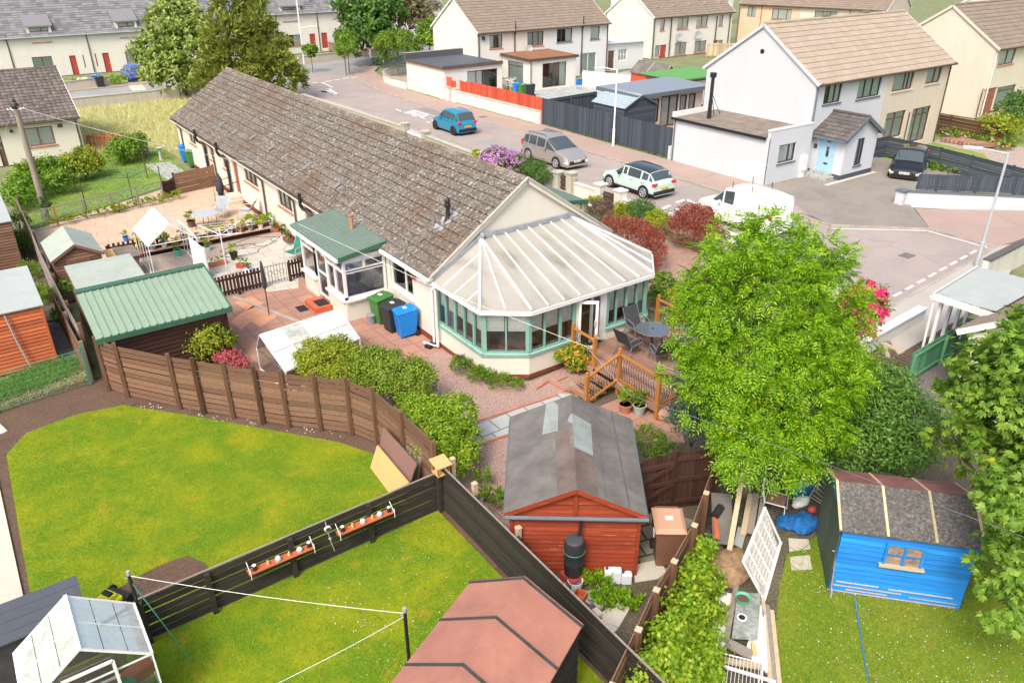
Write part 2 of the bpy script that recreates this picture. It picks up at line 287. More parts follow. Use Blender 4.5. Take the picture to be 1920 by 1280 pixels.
lawnm('lawn_near',(.12,.22,.012),(.26,.29,.012),(.38,.26,.02),sp=.7); lawnm('lawn_daisy',(.13,.21,.02),(.21,.24,.03),(.26,.21,.06)); lawnm('lawn_far',(.17,.26,.06),(.27,.34,.08),(.36,.34,.15)); lawnm('field',(.17,.20,.10),(.24,.26,.14),(.30,.28,.20)); lawnm('meadow',(.24,.32,.09),(.42,.42,.17),(.55,.46,.27),sp=.3); lawnm('wild_grass',(.09,.14,.03),(.20,.22,.07),(.32,.26,.14),sp=1.)
M=MATS
# ---------------------------------------------------------------- setting
NS=[0]
def sheet(name,poly,mat,z,th=.05):
    NS[0]+=1; z+=NS[0]*.0004; m=MB(); m.prism(poly,z-th,z); return struct(m,name,M[mat])
def pz(z,*pts): return [S(a,b,z) for a,b in pts]
m=MB(); m.quad((-500,-500,-.06),(900,-500,-.06),(900,1200,-.06),(-500,1200,-.06)); struct(m,'ground',M['field'])
# street, junction and side road
KX=21.3
junction=[S(586,137),S(640,128),S(760,104)]
sheet('street',[(15.6,-2.),(KX+.2,-1.2)]+[(KX,3),(KX,10),(KX,24),(20.9,38),(20.9,45),(21.7,51),(23.5,56.5),(26,60),(30,60.5),(13,60.5),(15.3,52),(15.6,40)],'red_asphalt',.0)
sheet('side_road',[(-60,53.6),(13.5,56.2),(13.5,57),(30,60.5),(40,66),(60,84),(90,112),(84,118),(56,92),(36,74.5),(26,68.5),(12,63.5),(-60,58.6)],'grey_asphalt',.004)
cul=[S(1482,400),S(1556,425),S(1742,431),S(1868,466),S(1640,597)]
sheet('turning_area',[(15.6,-.5),(14.2,-3),(13.3,-7.2)]+[cul[4],cul[3],cul[2],cul[1],(KX+.3,1.8)],'red_asphalt',.008)
def kerb(name,pts,w=.14,z=.11,mat='kerb_stone'):
    m=MB()
    for a,b in zip(pts,pts[1:]):
        L=math.dist(a,b); n=max(1,int(L/.92))
        for i in range(n):
            p=[a[k]+(b[k]-a[k])*(i+.008)/n for k in (0,1)]; q=[a[k]+(b[k]-a[k])*(i+.992)/n for k in (0,1)]
            j=random.uniform(-.012,.012)
            m.beam((p[0],p[1],z/2+j-.03),(q[0],q[1],z/2+j-.03),w,z+.06)
    return struct(m,name,M[mat])
kfar=[(KX+.3,1.6),(KX,3),(KX,10),(KX,24),(20.9,38),(20.9,45),(21.7,51),(23.5,56.3),(26.5,60.6),(30.5,63.6),(38,69.5)]
kerb('kerb',kfar); kerb('kerb',cul[:1]+cul[1:4]); kerb('kerb',[cul[3],cul[4],(11.2,-9.3)])
sheet('pavement',kfar[1:9]+[(28,60.),(26,57),(24.6,52),(24,46),(23.9,38),(23.9,6),(23.9,5.2),(23.3,1.5),(21.6,1.2)],'pavement_red',.1,.1)
sheet('driveway',[(21.6,1.2),(23.9,5.2),(23.9,6.3),(34.5,6.3),(34.5,2.5),(36,-1.),(27.2,-.6),(26.6,-1.2)]+[cul[2],cul[1]],'drive_asphalt',.104,.1)
sheet('pavement',[cul[2],(26.6,-1.3),(33,-6.6),(36,-9.6),S(1915,452),S(1868,467)],'pavement_red',.1,.1)
sheet('pavement',[cul[3],(36,-9.6),(36,-13),S(1920,470),(18.6,-9.0),(11.6,-9.4),cul[4]],'pavement_grey',.1,.1)
sheet('pavement',[(13.9,9),(15.5,9),(15.5,52),(13.9,50)],'pavement_grey',.09,.1)
kerb('kerb',[(15.55,-.3),(15.55,40),(15.25,52)])
sheet('pavement',[(-60,58.9),(12,63.9),(26,69),(36,75),(56,92.5),(55,94.3),(34.6,76.6),(25.4,70.8),(12,66.0),(-60,61)],'pavement_red',.1,.1)
kerb('kerb',[(-20,61.6),(12,63.7),(26,68.8),(36,74.8),(50,87)])
# road markings
m=MB()
def mark(p,q,w=.12,z=.03):
    p=Vector(p);q=Vector(q);d=(q-p).normalized(); s=Vector((-d.y,d.x))*w/2
    m.quad((p.x-s.x,p.y-s.y,z),(q.x-s.x,q.y-s.y,z),(q.x+s.x,q.y+s.y,z),(p.x+s.x,p.y+s.y,z))
for a,b in (((585,157),(597,155)),((609,154),(622,152)),((625,151),(638,150)),((642,149),(654,147)),((659,147),(670,145)),((674,145),(686,143)),((690,143),(701,141))): mark(S(*a),S(*b),.25)
m.quad(*[S3(*p,.03) for p in ((597,168),(600,172),(616,169),(624,174)) ]) 
for a,b in (((594,169),(634,178)),((634,178),(617,167)),((617,167),(594,169)),((603,155),(624,165))): mark(S(*a),S(*b),.18)
for a,b in (((742,205),(752,210)),((757,211),(767,215)),((771,216),(782,220)),((787,220),(797,224)),((800,229),(806,231))): mark(S(*a),S(*b),.14)
for i in range(4): mark(S(764+i*3,211-i*1.1),S(797+i*2,220-i*1.2),.3)
for a,b in (((1268,381),(1286,375)),((1286,375),(1305,383)),((1238,395),(1256,386)),((1268,392),(1290,402)),((1222,402),(1256,407))): mark(S(*a),S(*b),.22)
for i in range(11):
    f=i/11.; a=Vector(cul[3]);b=Vector(cul[4]); d=(b-a).normalized(); n=Vector((d.y,-d.x))
    if n.dot(Vector((15,0))-a)<0:n=-n
    p=a.lerp(b,f)+n*.45; mark(p,p+d*.62,.12,.034)
mark(S(1562,430),S(1738,434),.1,.034); mark(S(1738,434),S(1852,466),.1,.034)
struct(m,'road_markings',M['road_paint'])
for i,(q,lb_) in enumerate((((1033,238),'in the far pavement by the dark fence'),((905,222),'in the far pavement behind the teal car'),((1560,470),'on the turning area'),((1700,480),'near the kerb of the turning area'),((1220,430),'by the white garden wall'))):
    a=S(*q); o=MB(); o.cbox((a[0],a[1],.02 if i>1 else .108),(.6,.45,.03)); sheetless=o.build('manhole_cover',paint('iron_cover',(.16,.15,.14),.6,.3)); sheetless['label']='small dark iron cover '+lb_; sheetless['category']='manhole cover'
sheet('tarmac_patch',[(17.2,20.5),(18.3,20.5),(18.4,23.8),(17.3,23.9)],'grey_asphalt',.0); sheet('tarmac_patch',[(19.6,31),(20.6,31),(20.6,37),(19.7,37)],'drive_asphalt',.0); sheet('tarmac_patch',[(16.5,-2.4),(19,-3.2),(19.4,-2.2),(16.9,-1.3)],'drive_asphalt',.004)
# patios, paths and beds round the bungalow
sheet('patio',[(-5.8,-.1),(-5.8,8.6),(-4.35,8.6),(-4.35,8.3),(-.0,8.3),(0,-1.2),(-1.4,-1.2),(-1.9,.0)],'slabs_terra',.0)
m=MB(); 
for q in (((448,590),(480,570),(520,592),(488,612)),((432,603),(447,590),(470,602),(452,618)),((440,566),(470,556),(495,568),(462,582))): m.quad(*[S3(*p,.006) for p in q])
struct(m,'pale_paving',paint('slab_orange',(.58,.29,.17),.85,.12,dirt=.2))
m=MB(); m.beam((-2.5,2.6,.02),(-4.3,8.0,.02),.14,.05); struct(m,'edging',M['kerb_stone'])
sheet('gravel_bed',pz(0,(815,690),(870,670),(990,712),(1062,712),(1090,745),(1000,760),(960,770),(905,792),(885,800),(870,1000),(905,960),(960,880),(870,1010),(850,960)),'gravel_pink',-.004)
bpy.data.objects.remove(bpy.data.objects['gravel_bed'])
sheet('gravel_bed',[(-2.2,-.2),(-.1,-.4),(.6,-3.6),(1.2,-3.75),(2.6,-3.6),(3.2,-4.2),(2.2,-5.6),(1.3,-5.9),(-.2,-5.4),(-1.8,-8.0),(-3.4,-9.4),(-4.1,-9.4),(-4.1,-7.3),(-2.4,-5.2),(-3.6,-2.8)],'gravel_pink',.002)
sheet('flag_path',[S(1080,740),S(1045,738),S(892,790),S(868,830),S(905,835),S(1010,795),S(1120,800)],'slabs_grey',.012)
m=MB()
for a,b in (((1062,708),(1045,716)),((1005,731),(1028,716)),((1028,716),(1060,735)),((895,792),(1045,742)),((905,833),(960,815))): p=S(*a);q=S(*b); m.beam((*p,.03),(*q,.03),.06,.08)
struct(m,'edging',M['sill_red'])
sheet('rough_ground',[(2.0,-5.6),(3.0,-5.0),(5.5,-8.4),(1.6,-11.0),(-.2,-12.4),(-4.2,-14.4),(-4.2,-9.6),(-1,-8)],'soil_rough',-.002)
sheet('flag_path',pz(0,(1118,765),(1190,735),(1265,775),(1285,830),(1190,830),(1180,800)),'slabs_terra',.006)
sheet('flag_path',pz(0,(1190,1085),(1200,965),(1248,960),(1300,975),(1240,1085),(1215,1075)),'slabs_mossy',.006)
sheet('stone_patch',pz(0,(1188,1060),(1240,1048),(1248,1072),(1236,1085),(1190,1092)),'slabs_pale',.012)
for q in (((1100,1108),(1130,1106),(1140,1122),(1128,1142),(1096,1128)),((1128,1150),(1160,1130),(1182,1140),(1160,1178),(1130,1165)),((1110,1172),(1128,1162),(1158,1180),(1140,1200))): sheet('stepping_slab',pz(0,*q),'slabs_pale' if q[0][0]>1105 else 'slabs_grey',.03)
sheet('block_paving',[(7.5,-1.2),(8.6,4.6),(11.2,5.2),(13.5,4.4),(13.5,-3.5),(8,-3.4)],'block_paving',.0)
sheet('gravel_yard',[(10.5,-8.7),(12.8,-8.2),(15.5,-7.7),(15,-9.6),(11.8,-9.9),(10.2,-10.4),(8.0,-10.5),(8.2,-9.)],'gravel_grey',.0)
sheet('gravel_yard',pz(0,(1690,720),(1800,640),(1830,690),(1775,790),(1715,800)),'gravel_grey',.004)
sheet('terrace',[(-9.6,15.4),(-1.,15.0),(-.6,16.8),(-.1,17),(-.1,26.),(-2.05,25.2),(-9.6,21.3)],'slabs_cream',.0)
sheet('gravel_yard',[(-5.1,8.2),(-1.2,8.2),(-.1,8.2),(-.1,15.0),(-7.3,15.4),(-7.3,11),(-5.6,8.9)],'gravel_tan',.002)
sheet('flag_path',pz(0,(368,500),(385,492),(538,440),(558,470),(560,540),(500,548),(470,500),(410,520)),'slabs_pale',.01)
sheet('back_lawn',[(-9.6,21.5),(-.6,26.5),(-.6,35),(-9,35.4),(-9.8,30)],'lawn_far',-.01)
sheet('meadow',[(-4.6,36.),(-.5,35.5),(-.1,31.6),(7.4,31.6),(14,34),(13.6,53),(-10,52.5),(-4.6,45)],'meadow',-.006)
sheet('flag_path',[(-2.0,25.4),(-.7,25.8),(-.9,31),(-2.3,31)],'slabs_grey',.006)
# near gardens
sheet('lawn',[(-12.45,1.25),(-11.9,2.1),(-10.6,2.35),(-9.4,2.1),(-7.9,.3),(-6.2,-1.9),(-5.1,-3.3),(-4.45,-4.6),(-4.3,-7.2),(-10.8,-7.3),(-12.6,-7.3),(-12.55,-3)],'lawn_near',.0)
sheet('lawn',[(-4.35,-7.35),(-4.35,-13.6),(-6,-17),(-12,-18),(-11.3,-7.45)],'lawn_near',.0)
sheet('bare_ground',[(-16,-22),(-4.2,-22),(-4.2,-3),(-9,4.4),(-16,4.4)],'soil',-.03)
sheet('soil_bed',[(-12.9,3.6),(-9.9,3.9),(-7.3,.4),(-4.6,-2.8),(-4.2,-4.7),(-3.9,-7.25),(-5.3,-7.2),(-4.6,-4.6),(-9,2),(-12.5,1.3),(-13,1.6)],'soil',-.006)
BARE=[S(*q) for q in ((200,1120),(250,1085),(318,1053),(352,1042),(385,1056),(396,1078),(330,1105),(250,1135))]
sheet('bare_patch',BARE,'soil',.006)
sheet('path',[(-14.5,1.6),(-12.75,1.25),(-12.7,-5.6),(-14.5,-5.6)],'concrete',.02)
sheet('path',[(-13.2,2.0),(-12.3,2.5),(-12.45,3.1),(-13.4,2.6)],'slabs_pale',.024)
sheet('wild_grass',[(-14,3.2),(-9.9,4.6),(-9.7,6.6),(-11,6.4),(-12.4,5.6),(-14.5,5)],'wild_grass',.0)
sheet('gravel_yard',[(-10.6,5.6),(-9.75,5.4),(-9.8,9.5),(-10.5,9.5)],'gravel_grey',.006)
sheet('rough_ground',[(-10.6,9.9),(-9.8,9.6),(-9.8,22),(-13,22),(-12,11)],'soil_rough',.002)
sheet('garden_lawn',pz(0,(1440,1290),(1462,1100),(1475,1040),(1540,1000),(1900,900),(2000,1300),(1700,1500)),'lawn_daisy',.0)
sheet('rough_ground',pz(0,(1190,1300),(1350,850),(1560,850),(1530,1010),(1470,1050),(1440,1290),(1430,1500),(1150,1500)),'soil_rough',-.002)
sheet('rough_ground',pz(0,(1560,850),(1590,650),(1760,760),(1990,900),(1900,950)),'soil_rough',-.012)
sheet('pavement_slab',pz(0,(1478,1010),(1515,1012),(1520,1030),(1480,1035)),'slabs_pale',.01); sheet('pavement_slab',pz(0,(1480,1045),(1518,1042),(1522,1068),(1484,1070)),'slabs_pale',.01)
# gardens beyond the street
sheet('yard',[(24,12.9),(38,12.9),(38,26),(24,26)],'slabs_terra',.003); sheet('yard',[(24,26),(50,26.5),(50,42),(24,38)],'slabs_grey',-.003)
sheet('lawn',[(38,26.6),(50,26.6),(50,34),(38,34)],'lawn_far',.01)
sheet('garden',[(34.6,-1.5),(34.6,6.2),(52,7.9),(60,9),(60,-12),(44,-12)],'lawn_far',-.008)
sheet('gravel_yard',[(36.5,-1.),(41,2.5),(41.5,6.2),(46,6.4),(44,-1)],'gravel_tan',.0)
sheet('verge',[(15.2,62.1),(15.2,71),(-14,71),(-14,61)],'lawn_far',-.02)
# ---------------------------------------------------------------- building kit
def wallT(O,u):                                          # local (along, out, up) with out = right-hand side of u
    u=Vector((u[0],u[1],0)).normalized(); n=Vector((u.y,-u.x,0)); O=Vector(tuple(O)+(0,)*(3-len(O)))
    return Matrix(((u.x,n.x,0,O.x),(u.y,n.y,0,O.y),(0,0,1,O.z),(0,0,0,1)))
def panel(mb,O,u,L,z0,z1,holes=(),m=0,dep=.13,tri=None):
    T=wallT(O,u); old=mb.T; mb.T=T
    us=sorted({0.,float(L),*[a for h in holes for a in h[:2]]}); zs=sorted({z0,z1,*[a for h in holes for a in h[2:4]]})
    us=[a for a in us if 0<=a<=L]; zs=[a for a in zs if z0<=a<=z1]
    for a,b in zip(us,us[1:]):
        for c,d in zip(zs,zs[1:]):
            x,z=(a+b)/2,(c+d)/2
            if any(h[0]<x<h[1] and h[2]<z<h[3] for h in holes): continue
            mb.quad((a,0,c),(b,0,c),(b,0,d),(a,0,d),m=m)
    for h in holes:
        a,b,c,d=h[:4]
        mb.quad((a,0,c),(a,-dep,c),(a,-dep,d),(a,0,d),m=m); mb.quad((b,0,c),(b,0,d),(b,-dep,d),(b,-dep,c),m=m)
        mb.quad((a,0,d),(a,-dep,d),(b,-dep,d),(b,0,d),m=m); mb.quad((a,0,c),(b,0,c),(b,-dep,c),(a,-dep,c),m=m)
    if tri: mb.quad((0,0,z1),(L,0,z1),(tri[0],0,tri[1]),m=m)
    mb.T=old
def window(par,O,u,h,fr='brown_frame',mull=(.5,),trans=None,sill='sill_red',cur='curtain_white',curf=((0,1),),fw=.06,dep=.13,glass='pane_glass',back=True,name='window',curz=(0,1)):
    a,b,c,d=h[:4]; T=wallT(O,u); f=MB(T); w=b-a; y0,y1=-dep+.002,-dep+.06
    f.box((a,y0,c),(a+fw,y1,d)); f.box((b-fw,y0,c),(b,y1,d)); f.box((a+fw,y0,c),(b-fw,y1,c+fw)); f.box((a+fw,y0,d-fw),(b-fw,y1,d))
    for q in mull: x=a+w*q; f.box((x-fw*.6,y0,c+fw),(x+fw*.6,y1-.003,d-fw))
    if trans: z=c+(d-c)*trans; f.box((a+fw,y0,z-fw*.5),(b-fw,y1-.006,z+fw*.5))
    o=f.build(name,M[fr],par)
    g=MB(T); g.quad((a+fw,y0+.02,c+fw),(b-fw,y0+.02,c+fw),(b-fw,y0+.02,d-fw),(a+fw,y0+.02,d-fw)); g.build('pane',M[glass],o)
    if cur:
        k=MB(T)
        for (p,q) in curf:
            x0=a+fw+(w-2*fw)*p; x1=a+fw+(w-2*fw)*q; n=max(3,int((x1-x0)/.045)); zz0=c+(d-c)*curz[0]; zz1=c+(d-c)*curz[1]
            pts=[(x0+(x1-x0)*i/n,-dep-.004-(i%2)*.02) for i in range(n+1)]
            for p1,p2 in zip(pts,pts[1:]): k.quad((p1[0],p1[1],zz0),(p2[0],p2[1],zz0),(p2[0],p2[1],zz1),(p1[0],p1[1],zz1))
        k.build('curtain',M[cur],o)
    if back:
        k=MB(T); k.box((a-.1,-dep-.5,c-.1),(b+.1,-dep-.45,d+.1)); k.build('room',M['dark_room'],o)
    if sill: s=MB(T); s.box((a-.07,-dep+.02,c-.08),(b+.07,.06,c-.002)); s.build('sill',M[sill],o)
    return o
def door(par,O,u,h,mat='red_door',fr='white_upvc',glaz=None,name='door',steps=0,dep=.13):
    a,b,c,d=h; T=wallT(O,u); f=MB(T); w=.05
    f.box((a+w,-dep,c),(b-w,-dep+.05,d-w)); o=f.build(name,M[mat],par)
    k=MB(T); k.box((a,-dep,c),(a+w,-dep+.065,d)); k.box((b-w,-dep,c),(b,-dep+.065,d)); k.box((a+w,-dep,d-w),(b-w,-dep+.065,d)); k.build('frame',M[fr],o)
    hn=MB(T); hn.box((b-w-.12,-dep+.05,c+(d-c)*.48),(b-w-.08,-dep+.1,c+(d-c)*.48+.14)); hn.build('handle',M['grey_metal'],o)
    if glaz:
        g=MB(T)
        for q in glaz: g.box((a+(b-a)*q[0],-dep+.05,c+(d-c)*q[2]),(a+(b-a)*q[1],-dep+.06,c+(d-c)*q[3]))
        g.build('pane',M['car_glass'],o)
    return o
def tiles(mb,P,u,s,L,SL,course=.33,tw=.3,amp=.018,th=.035,jit=.006,seg=5,stag=0,m=0,sag=0):
    """individual lapped tiles: P eaves corner, u along, s up the slope"""
    P=np.array(P,float);u=np.array(u,float);u/=np.linalg.norm(u);s=np.array(s,float);s/=np.linalg.norm(s);n=np.cross(u,s); n=n if n[2]>0 else -n
    nc=max(1,int(round(SL/course))); course=SL/nc; nt=max(1,int(round(L/tw))); tw=L/nt
    tt=np.linspace(0,1,seg); prof=amp*(.5-.5*np.cos(tt*2*PI*1.0))*1.0 if amp else np.zeros(seg)
    vs=[];fs=[]
    for r in range(nc):
        for c in range(nt+(1 if stag and r%2 else 0)):
            x0=c*tw-(tw/2 if stag and r%2 else 0); a0=max(0,x0); a1=min(L,x0+tw)
            xs=a0+(a1-a0)*tt*.985; j=random.uniform(0,jit); j2=random.uniform(-.5,.5)*jit; o=random.uniform(-.006,.006); k=len(vs)
            for x,pz_ in zip(xs,prof): sg=-sag*math.sin(PI*x/L); vs.append(P+u*x+s*(r*course+o)+n*(th+pz_+j+j2*(x-x0)/tw+sg))
            for x,pz_ in zip(xs,prof): sg=-sag*math.sin(PI*x/L); vs.append(P+u*x+s*((r+1)*course+.02)+n*(.004+pz_+sg))
            for x,pz_ in zip(xs,prof): sg=-sag*math.sin(PI*x/L); vs.append(P+u*x+s*(r*course+o)+n*(-.01+sg))
            for i in range(seg-1): fs.append((k+i,k+i+1,k+seg+i+1,k+seg+i)); fs.append((k+2*seg+i,k+2*seg+i+1,k+i+1,k+i))
    mb.add(vs,fs,m)
def slab(mb,pts,th,m=0):                                 # plane quad with thickness downwards
    mb.extr(pts,(0,0,-th),m)
def gutter(par,p,q,mat='white_upvc',r=.055,name='gutter'):
    m=MB(); m.tube([p,q],r,8); return m.build(name,M[mat],par,smooth='auto')
def pipe(par,pts,mat='pipe_brown',r=.04,name='downpipe'):
    m=MB(); m.tube(pts,r,8); return m.build(name,M[mat],par,smooth='auto')
def gable_house(name,label,x0,y0,w,d,eave,ridge,wallm,roofm,front=(),left=(),ov=.3,tw=.33,course=.34,amp=.015,group=None,cat='house',split=None,plinth=None,fdoors=(),ldoors=(),ridge_off=None,sill='sill_red',verge='white_upvc',gut='pipe_brown',z0=0):
    """ridge along x; front faces -y, left gable faces -x; windows are (hole, dict)"""
    t=thing(name,label,cat,(x0,y0,z0),0,group); ry=d/2 if ridge_off is None else ridge_off
    F_=[W_[0] for W_ in front]+[D_[0] for D_ in fdoors]; Lf=[W_[0] for W_ in left]+[D_[0] for D_ in ldoors]
    mb=MB(); 
    if split:
        xs=split[0]
        panel(mb,(x0,y0),(1,0),xs,z0,eave,[h for h in F_ if h[1]<=xs],0)
        panel(mb,(x0+xs,y0),(1,0),w-xs,z0,eave,[(h[0]-xs,h[1]-xs,h[2],h[3]) for h in F_ if h[0]>=xs],1)
    else: panel(mb,(x0,y0),(1,0),w,z0,eave,F_)
    panel(mb,(x0,y0+d),(0,-1),d,z0,eave,Lf,0,tri=(d-ry,ridge))
    panel(mb,(x0+w,y0),(0,1),d,z0,eave,(),1 if split else 0,tri=(ry,ridge)); panel(mb,(x0+w,y0+d),(-1,0),w,z0,eave,(),0)
    mb.build('wall',[M[wallm]]+([M[split[1]]] if split else []),t)
    for h,k in front: window(t,(x0,y0),(1,0),h,**{**dict(sill=sill),**k})
    for h,k in left: window(t,(x0,y0+d),(0,-1),h,**{**dict(sill=sill),**k})
    for h,k in fdoors: door(t,(x0,y0),(1,0),h,**k)
    for h,k in ldoors: door(t,(x0,y0+d),(0,-1),h,**k)
    sl=(ridge-eave)/ry; sb=(ridge-eave)/(d-ry); r=MB(); zt=.05
    slab(r,[(x0-.1,y0-ov,eave-ov*sl+zt),(x0+w+.1,y0-ov,eave-ov*sl+zt),(x0+w+.1,y0+ry,ridge+zt),(x0-.1,y0+ry,ridge+zt)],.09,1)
    slab(r,[(x0-.1,y0+ry,ridge+zt),(x0+w+.1,y0+ry,ridge+zt),(x0+w+.1,y0+d+ov,eave-ov*sb+zt),(x0-.1,y0+d+ov,eave-ov*sb+zt)],.09,1)
    SLn=math.hypot(ry+ov,(ry+ov)*sl)
    tiles(r,(x0-.12,y0-ov-.03,eave-ov*sl+zt-.01),(1,0,0),(0,1,sl),w+.24,SLn,course,tw,amp)
    SLb=math.hypot(d-ry+ov,(d-ry+ov)*sb); tiles(r,(x0-.12,y0+d+ov,eave-ov*sb+zt),(1,0,0),(0,-1,sb),w+.24,SLb,course*2,tw*2,0,seg=2)
    ro=r.build('roof',[M[roofm],M['lead_dark']],t)
    k=MB(); n=int((w+.2)/.45)
    for i in range(n): a=x0-.1+(w+.2)*i/n; b=x0-.1+(w+.2)*(i+.98)/n; k.tube([(a,y0+ry,ridge+zt+.01),(b,y0+ry,ridge+zt+.01+random.uniform(0,.01))],.11,8)
    k.build('ridge_tiles',M[roofm],ro)
    for xx in (x0-.13,x0+w+.1): k=MB(); k.beam((xx+.015,y0-ov,eave-ov*sl+.0),(xx+.015,y0+ry,ridge+.0),.03,.17); k.beam((xx+.015,y0+d+ov,eave-ov*sb),(xx+.015,y0+ry,ridge),.03,.17); k.build('bargeboard',M[verge],ro)
    gutter(t,(x0-.1,y0-ov-.06,eave-ov*sl+.0),(x0+w+.1,y0-ov-.06,eave-ov*sl),gut)
    if plinth: k=MB(); k.box((x0-.02,y0-.02,z0),(x0+w+.02,y0+d+.02,z0+.25)); k.build('plinth',M[plinth],t)
    return t
def hx(y0,x0,a,b): # window hole from two survey points on plane y=y0, relative to x0
    p=Xp(*a,y0);q=Xp(*b,y0); return (min(p[0],q[0])-x0,max(p[0],q[0])-x0,min(p[1],q[1]),max(p[1],q[1]))
def hyl(x0,ytop,a,b):                                    # hole on plane x=x0 running from y=ytop down
    p=Yp(*a,x0);q=Yp(*b,x0); return (ytop-max(p[0],q[0]),ytop-min(p[0],q[0]),min(p[1],q[1]),max(p[1],q[1]))
def dish(par,p,out,r=.32,mat='grey_metal'):
    m=MB(); o=Vector(p); _,a,b=basis(Vector(out)); c=o+Vector(out).normalized()*.35; n=14; vs=[c-Vector(out).normalized()*.08];
    for k in range(n): t=2*PI*k/n; vs.append(c+a*r*math.cos(t)+b*r*math.sin(t))
    m.add(vs,[(0,1+k,1+(k+1)%n) for k in range(n)]); m.tube([o,c],.02,5); m.tube([c-b*r,c+Vector(out).normalized()*.3],.012,4); return m.build('satellite_dish',M[mat],par)
# ---------------------------------------------------------------- white semi across the street
W1x,W1y=27.53,6.0; W1w,W1d=13.9,7.8
cw=dict(fr='dark_frame',sill='sill_grey',cur='curtain_green')
mb_cur=dict(fr='brown_frame',sill='render_pinkish',cur='curtain_green')
wh=gable_house('semi_detached_house','blue-white semi with tan tiled roof and dark window frames, joined to a beige half',W1x,W1y,W1w,W1d,5.15,7.75,'render_white','tiles_tan',
 front=[((.85,2.45,3.85,5.0),dict(mull=(.33,.66),**{**cw,'curf':((.3,1),)})),((4.0,6.3,3.8,4.95),dict(mull=(.33,.66),**cw)),
        ((7.55,9.75,3.85,4.9),dict(mull=(.62,.8),**mb_cur)),((11.2,12.9,3.95,4.9),dict(mull=(.6,),**mb_cur)),
        ((7.6,9.7,1.0,2.6),dict(mull=(.5,),trans=.75,**mb_cur)),((10.5,12.6,.4,2.55),dict(mull=(.3,.66),trans=.8,**{**mb_cur,'sill':None}))],
 split=(6.9,'render_pinkish'),course=.4,tw=.42,amp=0.0,verge='render_white',gut='pipe_brown',ov=.25)
m=MB(wallT((W1x,W1y+W1d),(0,-1))); m.lathe([(.12,0),(.12,.03),(.07,.05)],(3.9,.0,0),12); 
m=MB(); m.tube([(W1x-.04,W1y+3.85,6.35),(W1x,W1y+3.85,6.35)],.13,12); m.build('vent',M['black_plastic'],wh)
pipe(wh,[(W1x+.12,W1y-.3,5.1),(W1x+.12,W1y-.06,4.85),(W1x+.12,W1y-.06,.1)],'sill_grey',.045); pipe(wh,[(W1x+W1w-.1,W1y-.3,5.1),(W1x+W1w-.1,W1y-.05,4.9),(W1x+W1w-.1,W1y-.05,.1)],'pipe_brown',.045); pipe(wh,[(W1x+10.1,W1y-.04,2.4),(W1x+10.1,W1y-.04,.2)],'pipe_brown',.035)
m=MB(); m.box((W1x+2.3,W1y+1.4,6.38),(W1x+2.75,W1y+1.9,6.45)); 
m=MB()
for q in (5.1,9.2): m.beam((W1x+q,W1y+3.9,7.98),(W1x+q+.7,W1y+3.9,7.98),.16,.1)
m.build('ridge_vent',M['tiles_brown'],wh)
# side annexe with flat roof
ax0,ax1,ay0,ay1=23.9,W1x,5.75,12.75
mb=MB(); hA=hx(ay0,ax0,(1449,280),(1485,308)); hA=(.85,2.3,1.15,2.15)
panel(mb,(ax0,ay0),(1,0),ax1-ax0,0,3.0,[hA]); panel(mb,(ax0,ay1),(0,-1),ay1-ay0-.05,0,2.62,()); panel(mb,(ax1,ay1),(-1,0),ax1-ax0,0,2.62,())
mb.box((ax0,ay0+.004,2.62),(ax0+.2,ay0+.2,3.0)); mb.build('annexe_wall',M['render_white'],wh); window(wh,(ax0,ay0),(1,0),hA,fr='dark_frame',sill='sill_grey',cur='curtain_white',mull=(.66,))
m=MB(); slab(m,[(ax0-.12,ay0+.245,2.66),(ax1,ay0+.245,2.72),(ax1,ay1+.1,2.72),(ax0-.12,ay1+.1,2.66)],.06,0); r=m.build('annexe_roof',M['mineral_roof'],wh)
m=MB(); m.beam((ax0-.14,ay0+.2,2.6),(ax0-.14,ay1+.1,2.6),.05,.15); m.build('fascia',M['black_plastic'],r)
m=MB(); m.box((ax0-.04,ay0-.03,3.0),(ax1,ay0+.24,3.05)); m.box((ax0-.05,ay1-.05,2.66),(ax1,ay1+.12,2.95)); m.build('coping',M['white_upvc'],r)
m=MB(); m.tube([(ax0+1.2,ay1-1.6,2.7),(ax0+1.2,ay1-1.6,3.9),(ax0+1.2,ay1-1.6,5.0)],[.13,.1,.1],10); m.tube([(ax0+1.2,ay1-1.6,5.0),(ax0+1.2,ay1-1.6,5.25)],.19,10)
for q in (.9,1.4): m.tube([(ax0+1.2,ay1-1.6,4.2),(ax0+1.2+q,ay1-1.2,2.72)],.02,5)
m.build('flue',M['black_metal'],wh,smooth='auto')
pipe(wh,[(ax0-.06,ay1-.15,2.55),(ax0-.06,ay1-.15,.1)],'sill_grey',.045)
m=MB(); m.box((ax1-.75,ay0-.22,.5),(ax1-.35,ay0-.002,1.3)); m.box((ax1-.7,ay0-.16,.1),(ax1-.4,ay0-.01,.5)); m.build('meter_box',M['white_upvc'],wh)
m=MB(); m.box((W1x-.3,W1y-.03,.0),(W1x+.1,W1y+.1,.35)); m.build('plinth',M['dark_plinth'],wh)
